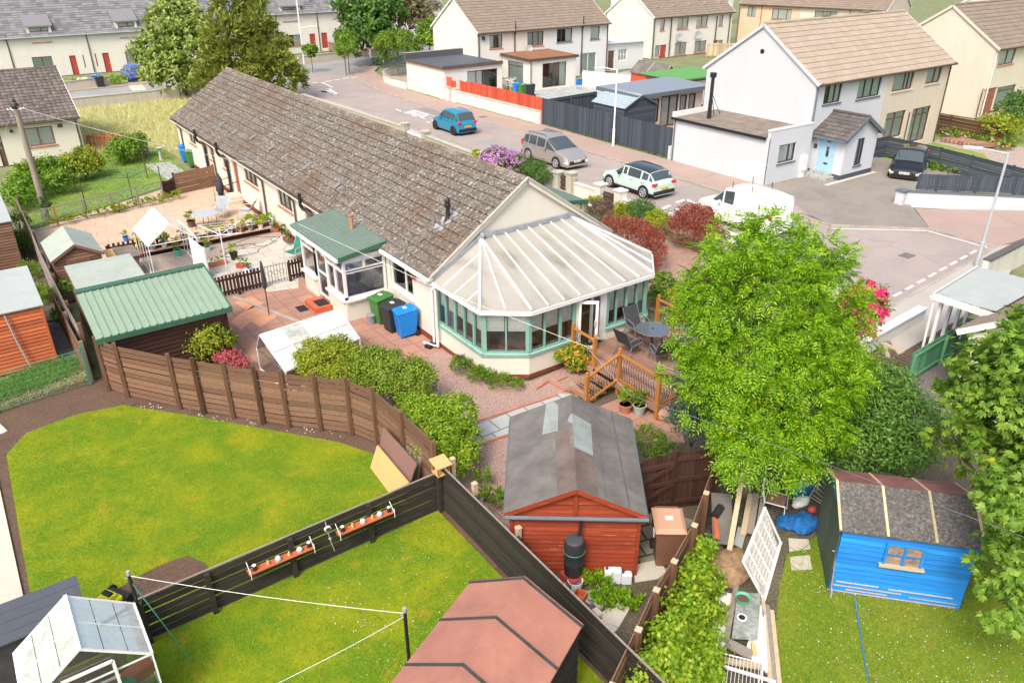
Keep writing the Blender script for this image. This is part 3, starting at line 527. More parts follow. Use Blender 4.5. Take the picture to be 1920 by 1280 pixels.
# porch
px0,px1,py0,py1=27.75,31.15,3.95,6.0; ry=(px0+px1)/2
px0,px1=28.05,31.0; pr=(py0+py1)/2
mb=MB(); hd=(.45,1.5,.3,2.35); hw=(.9,1.75,.95,2.2)
panel(mb,(px0,py1),(0,-1),py1-py0,.0,2.5,[hd],dep=.08); panel(mb,(px0,py0),(1,0),px1-px0,.0,2.5,[(1.1,1.75,.75,2.25)],tri=((px1-px0)/2,3.35),dep=.08); panel(mb,(px1,py0),(0,1),py1-py0,0,2.5,())
mb.build('porch_wall',M['render_white'],wh)
door(wh,(px0,py1),(0,-1),hd,'blue_door','blue_door',glaz=((.4,.65,.83,.88),(.45,.62,.45,.72),(.4,.65,.24,.29)),dep=.08); window(wh,(px0,py0),(1,0),(1.1,1.75,.75,2.25),fr='dark_frame',sill='sill_grey',mull=(.5,),cur='curtain_green',dep=.08)
m=MB(); mx=(px0+px1)/2; sl=(3.35-2.5)/(mx-px0)
tiles(m,(px0-.3,py0-.2,2.5-.3*sl+.03),(0,1,0),(1,0,sl),py1-py0+.2,math.hypot(mx-px0+.3,(mx-px0+.3)*sl),.3,.25,.02)
slab(m,[(mx,py0-.2,3.38),(px1+.3,py0-.2,2.5-.3*sl+.03),(px1+.3,py1,2.5-.3*sl+.03),(mx,py1,3.38)],.08); slab(m,[(px0-.3,py0-.2,2.5-.3*sl+.02),(mx,py0-.2,3.37),(mx,py1,3.37),(px0-.3,py1,2.5-.3*sl+.02)],.08)
m.tube([(mx,py0-.22,3.43),(mx,py1,3.43)],.09,8); r=m.build('porch_roof',M['tiles_porch'],wh)
m=MB(); m.beam((px0-.32,py0-.22,2.5-.32*sl-.02),(mx,py0-.22,3.36),.05,.2); m.beam((px1+.32,py0-.22,2.5-.32*sl-.02),(mx,py0-.22,3.36),.05,.2); m.beam((px0-.36,py0-.2,2.5-.3*sl-.03),(px0-.36,py1,2.5-.3*sl-.03),.1,.12); m.build('bargeboard',M['sill_grey'],r)
m=MB(); m.box((px0-.02,py0-.02,.1),(px1+.02,py1,.38)); m.build('porch_plinth',M['dark_plinth'],wh)
m=MB(); m.box((px0-.75,py0+.35,.1),(px0-.02,py1-.15,.26)); m.box((px0-.35,py0+.5,.26),(px0-.02,py1-.3,.42)); m.build('step',M['slabs_grey'],wh)
for q in (.25,): m=MB(); m.box((px0-.03,py1-.33,1.55),(px0,py1-.12,1.8)); m.build('number_plaque',M['dark_plinth'],wh); 
m=MB(); m.sphere((px0-.1,py1-.22,2.15),.08,8,5); m.build('wall_lamp',M['grey_metal'],wh)
m=MB(); m.box((px0-1.4,py0-.25,.1),(px1+.3,py0-.02,.125)); m.box((px0-1.3,py1-.4,.1),(px0-.8,py1-.1,.13)); m.build('doorstep_slabs',M['concrete'],wh)
# ---------------------------------------------------------------- houses beyond
cr=dict(cur='curtain_white')
h2=gable_house('semi_detached_house','cream and white semi with flat-roofed garage and mossy extension, behind the red fence',29.2,42.3,15.6,7.8,4.85,7.4,'render_cream_far','tiles_brown',
 front=[((1.35,2.75,3.3,4.45),dict(mull=(.5,),curf=((0,.35),(.8,1)),**cr)),((5.6,7.5,3.2,4.45),dict(mull=(.36,.7),cur='curtain_green')),((9.1,11.0,3.3,4.5),dict(mull=(.3,),curf=((.6,1),),sill='sill_grey',**cr)),((13.3,14.5,3.3,4.5),dict(mull=(),sill='sill_grey',**cr)),
   ((12.1,14.2,.15,2.1),dict(fr='white_upvc',mull=(.5,),sill=None,cur='curtain_green')),((1.1,2.5,.9,2.1),dict(mull=(.5,),**cr))],fdoors=[((2.5,3.4,.1,2.1),dict(mat='brown_frame',fr='brown_frame'))],
 split=(8.0,'render_white_bright'),course=.4,tw=.42,amp=0)
for x in (29.35,33.3,41.4,44.7): pipe(h2,[(x,42.15,4.8),(x,42.24,4.5),(x,42.24,.1)],'pipe_brown',.06)
for x in (33.3,41.4): pipe(h2,[(x,42.1,4.4),(x,42.1,5.5)],'pipe_brown',.06,name='vent_pipe')
dish(h2,(34.9,42.3,3.0),(-.3,-1,.2)); m=MB(); m.box((29.7,42.1,4.1),(29.95,42.3,4.4)); m.build('alarm_box',M['dark_frame'],h2)
# garage
gx0,gx1,gy0,gy1=23.3,29.2,38.4,44.9
mb=MB(); panel(mb,(gx0,gy0),(1,0),gx1-gx0,0,2.6,[(2.3,5.4,.6,2.2)]); panel(mb,(gx0,gy1),(0,-1),gy1-gy0,0,2.6); panel(mb,(gx1,gy0),(0,1),gy1-gy0,0,2.6); panel(mb,(gx1,gy1),(-1,0),gx1-gx0,0,2.6); mb.build('garage_wall',M['render_cream_far'],h2)
window(h2,(gx0,gy0),(1,0),(2.3,5.4,.6,2.2),mull=(.3,.55),curf=((0,.5),),sill=None)
m=MB(); slab(m,[(gx0-.12,gy0-.12,2.7),(gx1,gy0-.12,2.7),(gx1,gy1+.1,2.7),(gx0-.12,gy1+.1,2.7)],.1); m.box((gx0-.12,gy1-.15,2.7),(gx1,gy1+.1,3.2)); m.box((gx0-.12,gy0-.12,2.7),(gx1,gy0-.02,2.8)); r=m.build('garage_roof',M['anthracite_flat'],h2)
m=MB(); m.beam((gx0-.15,gy0-.15,2.63),(gx0-.15,gy1,2.63),.05,.17); m.beam((gx0-.15,gy0-.15,2.63),(gx1,gy0-.15,2.63),.05,.17); m.build('fascia',M['brown_frame'],r)
m=MB(); m.box((gx0-.16,gy1-.17,3.2),(gx1,gy1+.12,3.25)); m.build('coping',M['kerb_stone'],r)
# rear extension
ex0,ex1,ey0,ey1=31.3,37.1,37.6,42.3; ex0=31.9; ey0=37.9
mb=MB(); panel(mb,(ex0,ey0),(1,0),ex1-ex0,0,2.6,[(1.35,4.1,.15,2.25)]); panel(mb,(ex0,ey1),(0,-1),ey1-ey0,0,2.6,[(.9,3.3,.5,2.3)]); panel(mb,(ex1,ey0),(0,1),ey1-ey0,0,2.6); mb.build('extension_wall',M['render_cream_far'],h2)
window(h2,(ex0,ey0),(1,0),(1.35,4.1,.15,2.25),mull=(.5,),sill=None,cur='curtain_green',curf=((.75,1),)); window(h2,(ex0,ey1),(0,-1),(.9,3.3,.5,2.3),mull=(),trans=.8,sill=None,cur='curtain_green')
m=MB(); slab(m,[(ex0-.25,ey0-.2,2.72),(ex1+.2,ey0-.2,2.72),(ex1+.2,ey1,2.82),(ex0-.25,ey1,2.82)],.18); r=m.build('extension_roof',M['pipe_brown'],h2)
m=MB(); slab(m,[(ex0-.15,ey0-.1,2.76),(ex1+.1,ey0-.1,2.76),(ex1+.1,ey1,2.85),(ex0-.15,ey1,2.85)],.02); m.build('roof_gravel',ground('roof_moss',[(.3,.22,.16),(.24,.10,.05),(.36,.28,.2)],6,.5,.5,(.2,.08,.04),.9),r)
pipe(h2,[(ex0-.02,ey0-.1,2.55),(ex0-.02,ey0-.1,.05)],'pipe_brown',.045)
# side building of the white half
mb=MB(); panel(mb,(44.8,42.9),(1,0),5.6,0,2.7,[(.7,1.6,.1,2.0),(2.1,3.3,.9,2.0)]); panel(mb,(44.8,47),(0,-1),4.1,0,2.7); panel(mb,(50.4,42.9),(0,1),4.1,0,2.7); slab(mb,[(44.7,42.6,2.8),(50.6,42.6,2.7),(50.6,47,2.7),(44.7,47,2.8)],.1); mb.build('outhouse',M['render_white_bright'],h2)
door(h2,(44.8,42.9),(1,0),(.7,1.6,.1,2.0),'brown_frame'); window(h2,(44.8,42.9),(1,0),(2.1,3.3,.9,2.0),fr='white_upvc',mull=(.33,.66),trans=.5,sill=None)
# third house
def far_semi(name,label,px_c,px_e,y,eave=4.9,w=13.6,**kw):
    x0=Xp(*px_c,y)[0]; return x0
y3=47.; x3=Xp(1226,31,y3)[0]; s3=(Xp(1375,22,y3)[0]-x3)
def H3(a,b): return hx(y3,x3,a,b)
rd=dict(fr='brown_frame_red',sill='sill_red',mull=(.5,))
z3=Xp(1222,118,y3)[1]
h3=gable_house('semi_detached_house','cream semi with red-brown window frames and two satellite dishes, beyond the sheds',x3,y3,s3,7.8,Xp(1226,31,y3)[1],Xp(1226,31,y3)[1]+2.6,'render_cream_far','tiles_brown',
 front=[(H3((1239,36),(1246,57)),{**rd,'mull':()}),(H3((1271,34),(1290,54)),rd),(H3((1307,31),(1326,50)),rd),(H3((1349,29),(1355,48)),{**rd,'mull':()}),(H3((1266,81),(1286,101)),rd),(H3((1303,78),(1323,97)),rd),(H3((1229,86),(1237,104)),{**rd,'mull':()}),(H3((1346,76),(1354,92)),{**rd,'mull':()})],
 fdoors=[(H3((1237.5,85),(1247,119)),dict(mat='red_door',fr='brown_frame_red')),(H3((1338,76),(1345,102)),dict(mat='red_door',fr='brown_frame_red'))],course=.4,tw=.42,amp=0)
for p,q in (((1228,33),(1222,116)),((1260,30),(1250,120)),((1345,30),(1337,100)),((1370,27),(1362,92))): a=Xp(*p,y3-.1)[0]; pipe(h3,[(a,y3-.12,Xp(*p,y3-.1)[1]),(a,y3-.12,.1)],'pipe_brown',.07)
for p in ((1272,70),(1307,66)): a=Xp(*p,y3); dish(h3,(a[0],y3,a[1]),(-.4,-1,.1),.45)
for i in range(5): 
    a=Xp(1225+i*28,15-i,y3+1.2); m=MB(); m.cbox((x3+1.5+i*2.6,y3+1.1,Xp(1226,31,y3)[1]+.9),(.3,.3,.2)); m.build('roof_vent',M['tiles_tan'],h3)
def turn(t,rz): t.rotation_euler=(0,0,rz); return t
# buff house at the far right
x4,y4=51.5,8.1
fr=gable_house('house','tall cream-pink house at the right edge with bare gable, behind the flower garden',x4,y4,12,7.6,5.1,7.6,'render_buff','tiles_brown',
 front=[(hx(y4,x4,(1877,95),(1899,119)),dict(mull=(.55,),sill='sill_red')),(hx(y4,x4,(1870,165),(1895,198)),dict(mull=(),trans=.8,cur='curtain_green'))],fdoors=[(hx(y4,x4,(1846,168),(1858,214)),dict(mat='brown_frame_red',fr='brown_frame_red'))],course=.4,tw=.42,amp=0,verge='render_buff')
pipe(fr,[(x4+.15,y4-.2,5.),(x4+.12,y4-.06,4.8),(x4+.12,y4-.06,.1)],'white_metal',.05)
# apricot house
x5,y5=75.,51.
of=gable_house('terraced_house','long two-storey house, half apricot half cream, beyond the tan roof',x5,y5,18,8,4.9,7.3,'render_orange','tiles_brown',
 front=[((1.0,2.1,3.3,4.5),dict(mull=(.5,),sill=None)),((4.3,6.8,3.2,4.4),dict(mull=(.3,.75),sill='sill_red')),((9.7,12.4,3.1,4.4),dict(mull=(.35,.7),sill=None,cur='curtain_green')),((14.9,16.3,3.3,4.4),dict(mull=(.5,),sill=None))],
 split=(7.9,'render_buff'),course=.4,tw=.42,amp=0)
for u in (2.9,13.9): pipe(of,[(x5+u,y5-.3,4.8),(x5+u,y5-.06,4.5),(x5+u,y5-.06,.1)],'brown_frame_red',.05)
turn(of,rad(-77))
g=gable_house('house','brown-roofed house far back at the top right between two gables',84,20,14,9,4.9,7.6,'render_buff','tiles_grey',front=[((1.5,3.,3.3,4.5),{}),((7,9,3.3,4.5),{})],course=.5,tw=.8,amp=0)
# grey slated terrace at the top left
yt=74.1; xt=-22.
def dormer(t,x0,x1,y,z0,z1,roofm,wallm,k):
    m=MB(); panel(m,(x0,y-.02),(1,0),x1-x0,z0,z1,[(.25,x1-x0-.25,z0+.1,z1-.12)]); panel(m,(x0,y+2.2),(0,-1),2.2,z0,z1); panel(m,(x1,y-.02),(0,1),2.2,z0,z1); d=m.build('dormer',M[wallm],t)
    window(t,(x0,y-.02),(1,0),(.25,x1-x0-.25,z0+.1,z1-.12),**k)
    m=MB(); slab(m,[(x0-.15,y-.2,z1+.06),(x1+.15,y-.2,z1+.06),(x1+.15,y+2.6,z1+1.55),(x0-.15,y+2.6,z1+1.55)],.1); m.build('dormer_roof',M[roofm],d)
def terrace(name,label,x0,w,y,eave,ridge,wins,doors,dorm,pipes,group='far terraces'):
    t=gable_house(name,label,x0,y,w,9,eave,ridge,'render_cream_far','slates',front=wins,fdoors=doors,course=.3,tw=.5,amp=0,sill='sill_red',group=None,gut='grey_metal')
    for a,b,c,d in dorm: dormer(t,a,b,y,c,d,'slates','render_cream_far',dict(fr='brown_frame',mull=(.6,),sill='sill_red',curf=((.0,1.),)))
    for a in pipes: pipe(t,[(a,y-.3,eave-.1),(a,y-.07,eave-.4),(a,y-.07,.1)],'pipe_brown',.05)
    for a in range(int(w/3.2)): m=MB(); m.cbox((x0+2+a*3.2,y+1.,eave+1.0),(.3,.3,.15)); m.build('roof_vent',M['slates'],t)
    return t
def R_(a,b,y=yt,x=xt): return hx(y,x,a,b)
terrace('terraced_house','long cream terrace with grey slates, dormers and two red doors at the top left',xt,42,yt,4.1,8.6,
 [(R_((59,108),(103,131)),dict(cur='curtain_green',sill=None)),(R_((234,97),(283,119)),dict(curf=((0,.35),(.65,1)))),(R_((154,103),(162,127)),dict(mull=(),sill=None)),(R_((177,101),(185,125)),dict(mull=(),sill=None)),((2,4.4,.7,1.9),{}),((8,10.4,.7,1.9),{})],
 [(R_((129,105),(151,144)),dict(fr='red_door')),(R_((191,100),(212,138)),dict(fr='red_door'))],
 [(Xp(50,60,yt)[0],Xp(97,60,yt)[0],3.2,4.75),(Xp(216,50,yt)[0],Xp(257,50,yt)[0],3.15,4.8),(12.6,14.6,3.2,4.8),(-13,-11.3,3.2,4.8)],[Xp(10,70,yt)[0],Xp(160,62,yt)[0]])
yr=76.3; xr=19.6
terrace('terraced_house','cream terrace with slate roof and two red doors beyond the road junction',xr,26,yr,4.75,8.9,
 [(R_((530,67),(566,86),yr,xr),dict(curf=((0,.3),(.6,1)))),(R_((625,60),(650,78),yr,xr),dict()),(R_((500,70),(508,88),yr,xr),dict(mull=()))],
 [(R_((580,64),(594,93),yr,xr),dict(fr='red_door')),(R_((602,62),(616,90),yr,xr),dict(fr='red_door'))],
 [(Xp(525,20,yr)[0],Xp(563,20,yr)[0],3.6,5.3),(Xp(620,20,yr)[0],Xp(652,20,yr)[0],3.6,5.3),(36,38,3.6,5.3)],[Xp(597,60,yr)[0],Xp(520,60,yr)[0]])
for (x,y,rz,l,wm) in ((46,108,0,'pale house far back between the trees','render_cream_far'),(70,96,0,'white house far back above the garage roof','render_white_bright'),(78,70,0,'pale house at the very top behind the brown roofs','render_white_bright')):
    gable_house('house',l,x,y,18,9,4.8,7.6,wm,'slates',front=[((a,a+1.8,3.2,4.4),{}) for a in (2,6,11,15)]+[((a,a+1.8,.8,2.1),{}) for a in (3,9,14)],course=.6,tw=1.,amp=0)
# cottage on the left
x6,y6,w6=-16.,35.9,11.25
ct=gable_house('cottage','single-storey cream cottage with mossy brown tiled roof at the left edge, behind the telegraph pole',x6,y6,w6,9.6,2.5,4.75,'render_cream','tiles_grey',
 front=[(hx(y6,x6,(40,242),(106,270)),dict(mull=(.5,),fr='brown_frame_red'))],fdoors=[(hx(y6,x6,(-14,245),(18,312)),dict(mat='brown_frame',fr='brown_frame'))],course=.34,tw=.3,amp=.03)
pipe(ct,[(x6+w6-.2,y6-.32,2.35),(x6+w6-.15,y6-.05,2.0),(x6+w6-.15,y6-.05,.1)],'pipe_brown',.045)
a=Xp(112,236,y6); m=MB(); m.box((a[0]-.12,y6-.03,a[1]-.1),(a[0]+.15,y6,a[1]+.12)); m.build('vent',M['brown_frame'],ct)
a=Xp(21,246,y6); m=MB(); m.tube([(a[0],y6-.1,a[1]),(a[0],y6,a[1])],.1,8); m.build('flue',M['pipe_brown'],ct)
# bungalow at the bottom right, under the maple
rb=gable_house('bungalow','cream bungalow with corrugated brown tiled roof at the right edge, mostly hidden by the maple',24.5,-11.9,14.4,7.5,2.45,4.9,'render_cream','tiles_brown',course=.3,tw=.25,amp=.03); turn(rb,PI)
m=MB(); slab(m,[(11.45,-10.1,2.5),(14.75,-9.75,2.5),(14.75,-11.6,2.62),(11.5,-11.6,2.62)],.22); cp=m.build('canopy',M['felt_pale'],rb,wld=False)
cp.parent=None; bpy.data.objects.remove(cp)
cn=thing('porch_canopy','grey flat canopy roof on white posts over the ramp at the right edge','canopy',(13,-10.6,0))
m=MB(); m.extr([(11.5,-10.12,2.5),(14.75,-9.78,2.5),(14.75,-11.75,2.6),(11.5,-11.85,2.6)],(0,0,-.03)); m.build('roof',M['felt_pale'],cn)
m=MB(); m.beam((11.47,-10.05,2.42),(14.8,-9.7,2.42),.04,.2); m.beam((11.44,-10.08,2.42),(11.46,-11.9,2.42),.04,.2); m.build('fascia',M['white_upvc'],cn)
for a,b in ((11.7,-10.25),(12.6,-10.15),(13.5,-10.05),(14.4,-9.95)): m=MB(); m.beam((a,b,0),(a,b,2.42),.1,.1); m.build('post',M['white_upvc'],cn)
m=MB(); m.tube([(11.42,-10.0,2.4),(11.5,-10.1,2.2),(11.5,-10.15,.1)],.04,8); m.build('downpipe',M['white_upvc'],cn)
# ---------------------------------------------------------------- the bungalow
BW,BL=7.2,31.3; EV=2.58; RG=5.0
bg_=thing('bungalow','long cream bungalow with lichen-speckled tiled roof and a white glazed conservatory at its near end','bungalow',(BW/2,BL/2,0))
def B(a,b,c,d): return (BL-b,BL-a,c,d)                   # wall x=0 measured from the far end
LW=[(B(1.55,3.2,1.12,2.25),dict(fr='white_upvc',mull=(.62,),sill='white_upvc',cur=None)),(B(16.9,18.85,1.4,2.3),dict(mull=(.33,.66),cur='curtain_green')),(B(12.5,14.2,1.3,2.3),dict(mull=(.33,.66),cur='curtain_green')),(B(27.4,28.7,1.5,2.3),dict(mull=(.5,))),(B(24.1,24.7,1.3,2.2),dict(mull=())),(B(21.8,22.4,1.3,2.2),dict(mull=())),(B(8.3,9.1,1.2,2.2),dict(mull=()))]
mb=MB(); hd=[B(19.9,20.7,.35,2.35),B(10.2,11.0,.2,2.25),B(25.2,26.1,.2,2.25)]
panel(mb,(0,BL),(0,-1),BL,0,EV,[q[0] for q in LW]+hd); sl=(RG-EV)/(BW/2)
panel(mb,(0,0),(1,0),BW,0,EV,(),tri=(BW/2,RG)); panel(mb,(BW,0),(0,1),BL,0,EV); panel(mb,(BW,BL),(-1,0),BW,0,EV,(),tri=(BW/2,RG)); mb.build('wall',M['render_cream'],bg_)
for h,k in LW: window(bg_,(0,BL),(0,-1),h,**{**dict(sill='sill_red'),**k})
for h in hd: door(bg_,(0,BL),(0,-1),h,'brown_frame_red','brown_frame_red')
OV=.22; ze=EV-OV*sl+.06; SLn=math.hypot(BW/2+OV,(BW/2+OV)*sl); r=MB()
slab(r,[(-OV,-.08,ze-.01),(BW/2,-.08,RG+.05),(BW/2,BL+.1,RG+.05),(-OV,BL+.1,ze-.01)],.09,1)
slab(r,[(BW/2,-.08,RG+.05),(BW+OV,-.08,ze-.01),(BW+OV,BL+.1,ze-.01),(BW/2,BL+.1,RG+.05)],.09,1)
tiles(r,(-OV-.03,-.1,ze),(0,1,0),(1,0,sl),BL+.22,SLn,.345,.3,.03,.06,.012,6,0,sag=.03)
tiles(r,(BW+OV+.03,-.1,ze),(0,1,0),(-1,0,sl),BL+.22,SLn,.345,.3,.03,.045,.012,4,0,sag=.03)
ro=r.build('roof',[M['tiles_bungalow'],M['lead_dark']],bg_)
k=MB(); n=70
for i in range(n):
    a=-.1+(BL+.2)*i/n; b=-.1+(BL+.2)*(i+.99)/n; s1=.03*math.sin(PI*i/n)
    k.tube([(BW/2,a,RG+.03-s1),(BW/2,b,RG+.035-s1+random.uniform(0,.012))],.12,8)
k.build('ridge_tiles',tilem('ridge_mossy',(.20,.17,.14),(.4,.37,.3),(.05,.035,.02),.5,moss=(.09,.055,.03)),ro)
for e in (-OV,BW+OV): k=MB(); k.beam((e,-.105,ze-.03),(BW/2,-.105,RG+.03),.03,.16); k.build('bargeboard',M['render_cream'],ro)
k=MB(); k.beam((-OV,-.135,ze+.055),(BW/2,-.135,RG+.13),.07,.06); k.beam((BW+OV,-.135,ze+.055),(BW/2,-.135,RG+.13),.07,.06); k.build('verge_mortar',M['wall_stained'],ro)
gutter(bg_,(-OV-.05,-.1,ze-.06),(-OV-.05,8.,ze-.06),'white_upvc',.06); gutter(bg_,(-OV-.05,8.,ze-.06),(-OV-.05,BL+.1,ze-.06),'pipe_brown',.055)
k=MB(); k.box((-.35,-.05,ze-.12),(-.0,BL,ze-.09)); k.build('soffit',M['render_cream'],bg_)
k=MB(); k.box((-.03,-.03,0),(BW+.03,BL,.2)); k.build('plinth',M['red_plinth'],bg_)
k=MB(); k.cbox((-.06,1.35,2.12),(.1,.22,.3)); k.build('alarm_box',M['red_door'],bg_)
for y_ in (30.4,16.15,24.0,12.2): pipe(bg_,[(-OV-.05,y_,ze-.1),(-OV-.02,y_,ze-.22),(-.07,y_-.15,ze-.5),(-.07,y_-.15,.05)],'pipe_brown',.045)
for y_ in (25.6,21.7,10.3): pipe(bg_,[(-OV-.16,y_+.05,2.8),(-OV-.16,y_+.05,2.3),(-OV-.1,y_,2.15),(-.16,y_-.35,2.05),(-.12,y_-.5,1.9),(-.12,y_-.5,.05)],'black_plastic',.075,'soil_pipe')
pipe(bg_,[(-OV-.05,.25,ze-.1),(-.3,.2,ze-.2),(-.08,.12,ze-.35),(-.08,.12,.08)],'white_upvc',.045); pipe(bg_,[(-.2,-.22,2.2),(-.14,-.22,2.1),(-.14,-.22,.1),(-.25,-.0,.08),(-.35,.35,.08)],'white_upvc',.05)
k=MB(); k.lathe([(.18,0),(.13,.06),(.08,.18),(.07,.5),(.11,.52),(.11,.6),(.08,.63),(.1,.7),(.07,.78),(.02,.82)],(1.5,1.55,ze+(1.5+OV)*sl-.05),12)
fl=k.build('flue',M['black_metal'],ro,smooth='auto'); k=MB(); zz=ze+(1.5+OV)*sl; k.quad((1.05,1.3,zz-.45*sl+.07),(1.9,1.3,zz+.4*sl+.07),(1.9,1.85,zz+.4*sl+.07),(1.05,1.85,zz-.45*sl+.07)); k.build('flashing',M['lead'],fl)
for px_,py_ in ((385,208),(416,236),(440,250),(474,260),(509,280),(534,297),(575,315),(633,350),(662,385),(786,455)):
    # little vent tiles in lighter colours
    lo,hi=-.3,3.4
    for _ in range(30):
        mid=(lo+hi)/2; x_=mid; yy,zz_=Yp(px_,py_,x_)
        if zz_>ze+(x_+OV)*sl: lo=mid
        else: hi=mid
    k=MB(); zr=ze+(x_+OV)*sl+.05; k.extr([(x_-.17,yy-.13,zr-.17*sl+.03),(x_+.17,yy-.13,zr+.17*sl),(x_+.17,yy+.13,zr+.17*sl),(x_-.17,yy+.13,zr-.17*sl+.03)],(0,0,.03)); k.build('vent_tile',M[random.choice(['tiles_grey','tiles_brown','slates'])],ro)
# front porch with the green steel roof
PX,PY0,PY1=-1.66,3.45,7.3
mb=MB(); zp=.82
mb.box((PX,PY0,0),(PX+.12,5.0-.02,zp)); mb.box((PX+.12,PY0,0),(0,PY0+.12,zp)); mb.build('porch_wall',M['render_cream'],bg_); mb=MB(); mb.box((PX,5.98,0),(PX+.12,PY1,zp)); mb.box((PX+.12,PY1-.12,0),(0,PY1,zp)); mb.build('porch_wall',M['render_cream'],bg_)
def uframe(par,O,u,L,z0,z1,vs,hs=(),fw=.09,mat='white_upvc',glass='pane_glass',name='window_frame',sub=()):
    T=wallT(O,u); f=MB(T); f.box((0,-.1,z0),(L,0,z0+fw)); f.box((0,-.1,z1-fw),(L,0,z1))
    for v in vs: f.box((v-fw/2,-.097,z0+fw),(v+fw/2,.004,z1-fw))
    for a,b,z in hs: f.box((a,-.094,z-fw/2),(b,.002,z+fw/2))
    o=f.build(name,M[mat],par); g=MB(T); g.quad((0.03,-.05,z0),(L-.03,-.05,z0),(L-.03,-.05,z1),(.03,-.05,z1)); g.build('pane',M[glass],o); return o
zt=2.25
o=uframe(bg_,(PX,PY1),(0,-1),1.3,zp,zt,(.05,1.25,.65*0+1.25),((0,1.3,1.85),)); o=uframe(bg_,(PX,4.98),(0,-1),1.53,zp,zt,(.05,1.48,.72),((0,1.5,1.85),)); o=uframe(bg_,(PX,PY0),(1,0),1.62,zp,zt,(.05,1.57,),((0,1.6,1.82),)); uframe(bg_,(PX,PY0-.002),(1,0),1.62,1.82,zt,(.8,))
for q in (((PX-.04,PY1),(0,-1),1.3),((PX-.04,4.98),(0,-1),1.55),((PX,PY0-.04),(1,0),1.64)): T=wallT(q[0],q[1]); m=MB(T); m.box((-.02,-.1,zp-.07),(q[2],.08,zp-.003)); m.build('sill',M['white_upvc'],bg_)
T=wallT((PX,6.0),(0,-1)); m=MB(T); m.box((.05,-.09,.2),(.14,-.03,zt)); m.box((.88,-.09,.2),(.97,-.03,zt)); m.box((.14,-.09,zt-.1),(.88,-.03,zt)); m.box((.14,-.09,.2),(.88,-.03,.3)); m.box((.14,-.09,1.15),(.88,-.03,1.22)); o=m.build('door',M['white_upvc'],bg_); m=MB(T); m.quad((.1,-.06,.2),(.9,-.06,.2),(.9,-.06,zt),(.1,-.06,zt)); m.build('pane',M['pane_glass'],o)
m=MB(); 
n=26
for i in range(n):                                      # vertical blinds
    x=PX+.15+1.3*i/n; m.quad((x,PY0+.17,.95),(x+.035,PY0+.21,.95),(x+.035,PY0+.21,1.78),(x,PY0+.17,1.78))
for i in range(40):
    y=PY0+.15+3.6*i/40
    if not 1.4<y-PY0<2.6: m.quad((PX+.17,y,.95),(PX+.2,y+.07,.95),(PX+.2,y+.07,1.78),(PX+.17,y,1.78))
m.build('blinds',paint('blind_lilac',(.60,.56,.76),.9,.1),bg_)
m=MB(); m.box((PX+.3,PY0+.3,.0),(-.1,PY1-.2,.05)); m.box((PX+.5,PY0+.5,.05),(-.4,PY0+1.5,.75)); m.box((-.7,5.8,.05),(-.2,7.0,.9)); m.build('furniture',paint('lilac',(.34,.28,.46),.9,.4,scale=2),bg_)
m=MB(); a,b,c,d=(PX-.15,PY0-.15,2.42),(.05,PY0-.15,2.66),(.05,PY1+.45,2.66),(PX-.15,PY1+.45,2.42)
def steel_roof(m,P,u,s,L,SL,pitch=.2,h=.03,th=.02):
    P=Vector(P);u=Vector(u).normalized();s=Vector(s).normalized();n=u.cross(s); n=n if n.z>0 else -n
    k=int(L/pitch); vs=[]
    for i in range(k):
        x0=L*i/k; dx=L/k
        for f,hh in ((0,0),(.72,0),(.76,h),(.96,h),(1.,0)): vs.append((x0+dx*f,hh))
    a=[P+u*x+n*(hh+th) for x,hh in vs]; m.add(a+[p+s*SL for p in a],[(i,i+1,len(a)+i+1,len(a)+i) for i in range(len(a)-1)])
    m.extr([P,P+u*L,P+u*L+s*SL,P+s*SL],-n*.03)
steel_roof(m,(PX-.18,PY0-.12,2.42),(0,1,0),(1,0,.15),PY1-PY0+.55,abs(PX)+.24); pr_=m.build('porch_roof',M['green_steel_porch'],bg_)
m=MB(); m.beam((PX-.2,PY0-.16,2.40),(.1,PY0-.16,2.67),.06,.16); m.beam((PX-.1,PY1+.46,2.42),(.1,PY1+.46,2.7),.06,.1); m.build('roof_trim',M['green_steel_dark'],pr_)
m=MB(); m.cbox((-.75,(PY0+PY1)/2+.2,2.64),(1.9,0.01,.01)); 
m=MB(); m.beam((PX-.2,PY0-.1,2.34),(PX-.2,PY1+.4,2.34),.1,.1); m.box((PX-.03,PY0-.05,2.25),(PX+.1,PY1+.02,2.42)); m.box((PX,PY0-.06,2.25),(0,PY0+.05,2.40)); m.build('fascia',M['white_upvc'],pr_)
m=MB(); m.tube([(-.35,5.35,2.6),(-.35,5.35,3.15)],.07,8); m.tube([(-.35,5.35,3.15),(-.35,5.35,3.2)],.1,8); m.build('terracotta_flue',M['sill_red'],pr_)
# ---------------------------------------------------------------- conservatory
CP=[(0,0),(0,-2.75),(1.12,-3.58),(5.97,-3.58),(7.1,-2.3),(7.1,0)]
zs,zw,zE,zT=.86,2.14,2.3,3.42
T0=(1.75,-.03,zT); T1=(5.5,-.03,zT)
mb=MB()
def dw(a,b,z0,z1,mat_i=0,th=.18,cut=None): 
    A=Vector((*a,0));Bv=Vector((*b,0)); d=(Bv-A).normalized(); n=Vector((d.y,-d.x,0))
    if n.dot(A-Vector((3.6,-1,0)))<0: n=-n
    mb.add([(*a,z0),(*b,z0),(b[0]-n.x*th,b[1]-n.y*th,z0),(a[0]-n.x*th,a[1]-n.y*th,z0),(*a,z1),(*b,z1),(b[0]-n.x*th,b[1]-n.y*th,z1),(a[0]-n.x*th,a[1]-n.y*th,z1)],[(0,3,2,1),(4,5,6,7),(0,1,5,4),(1,2,6,5),(2,3,7,6),(3,0,4,7)],mat_i)
DX0,DX1=2.95,4.2                                         # door bay on the long side
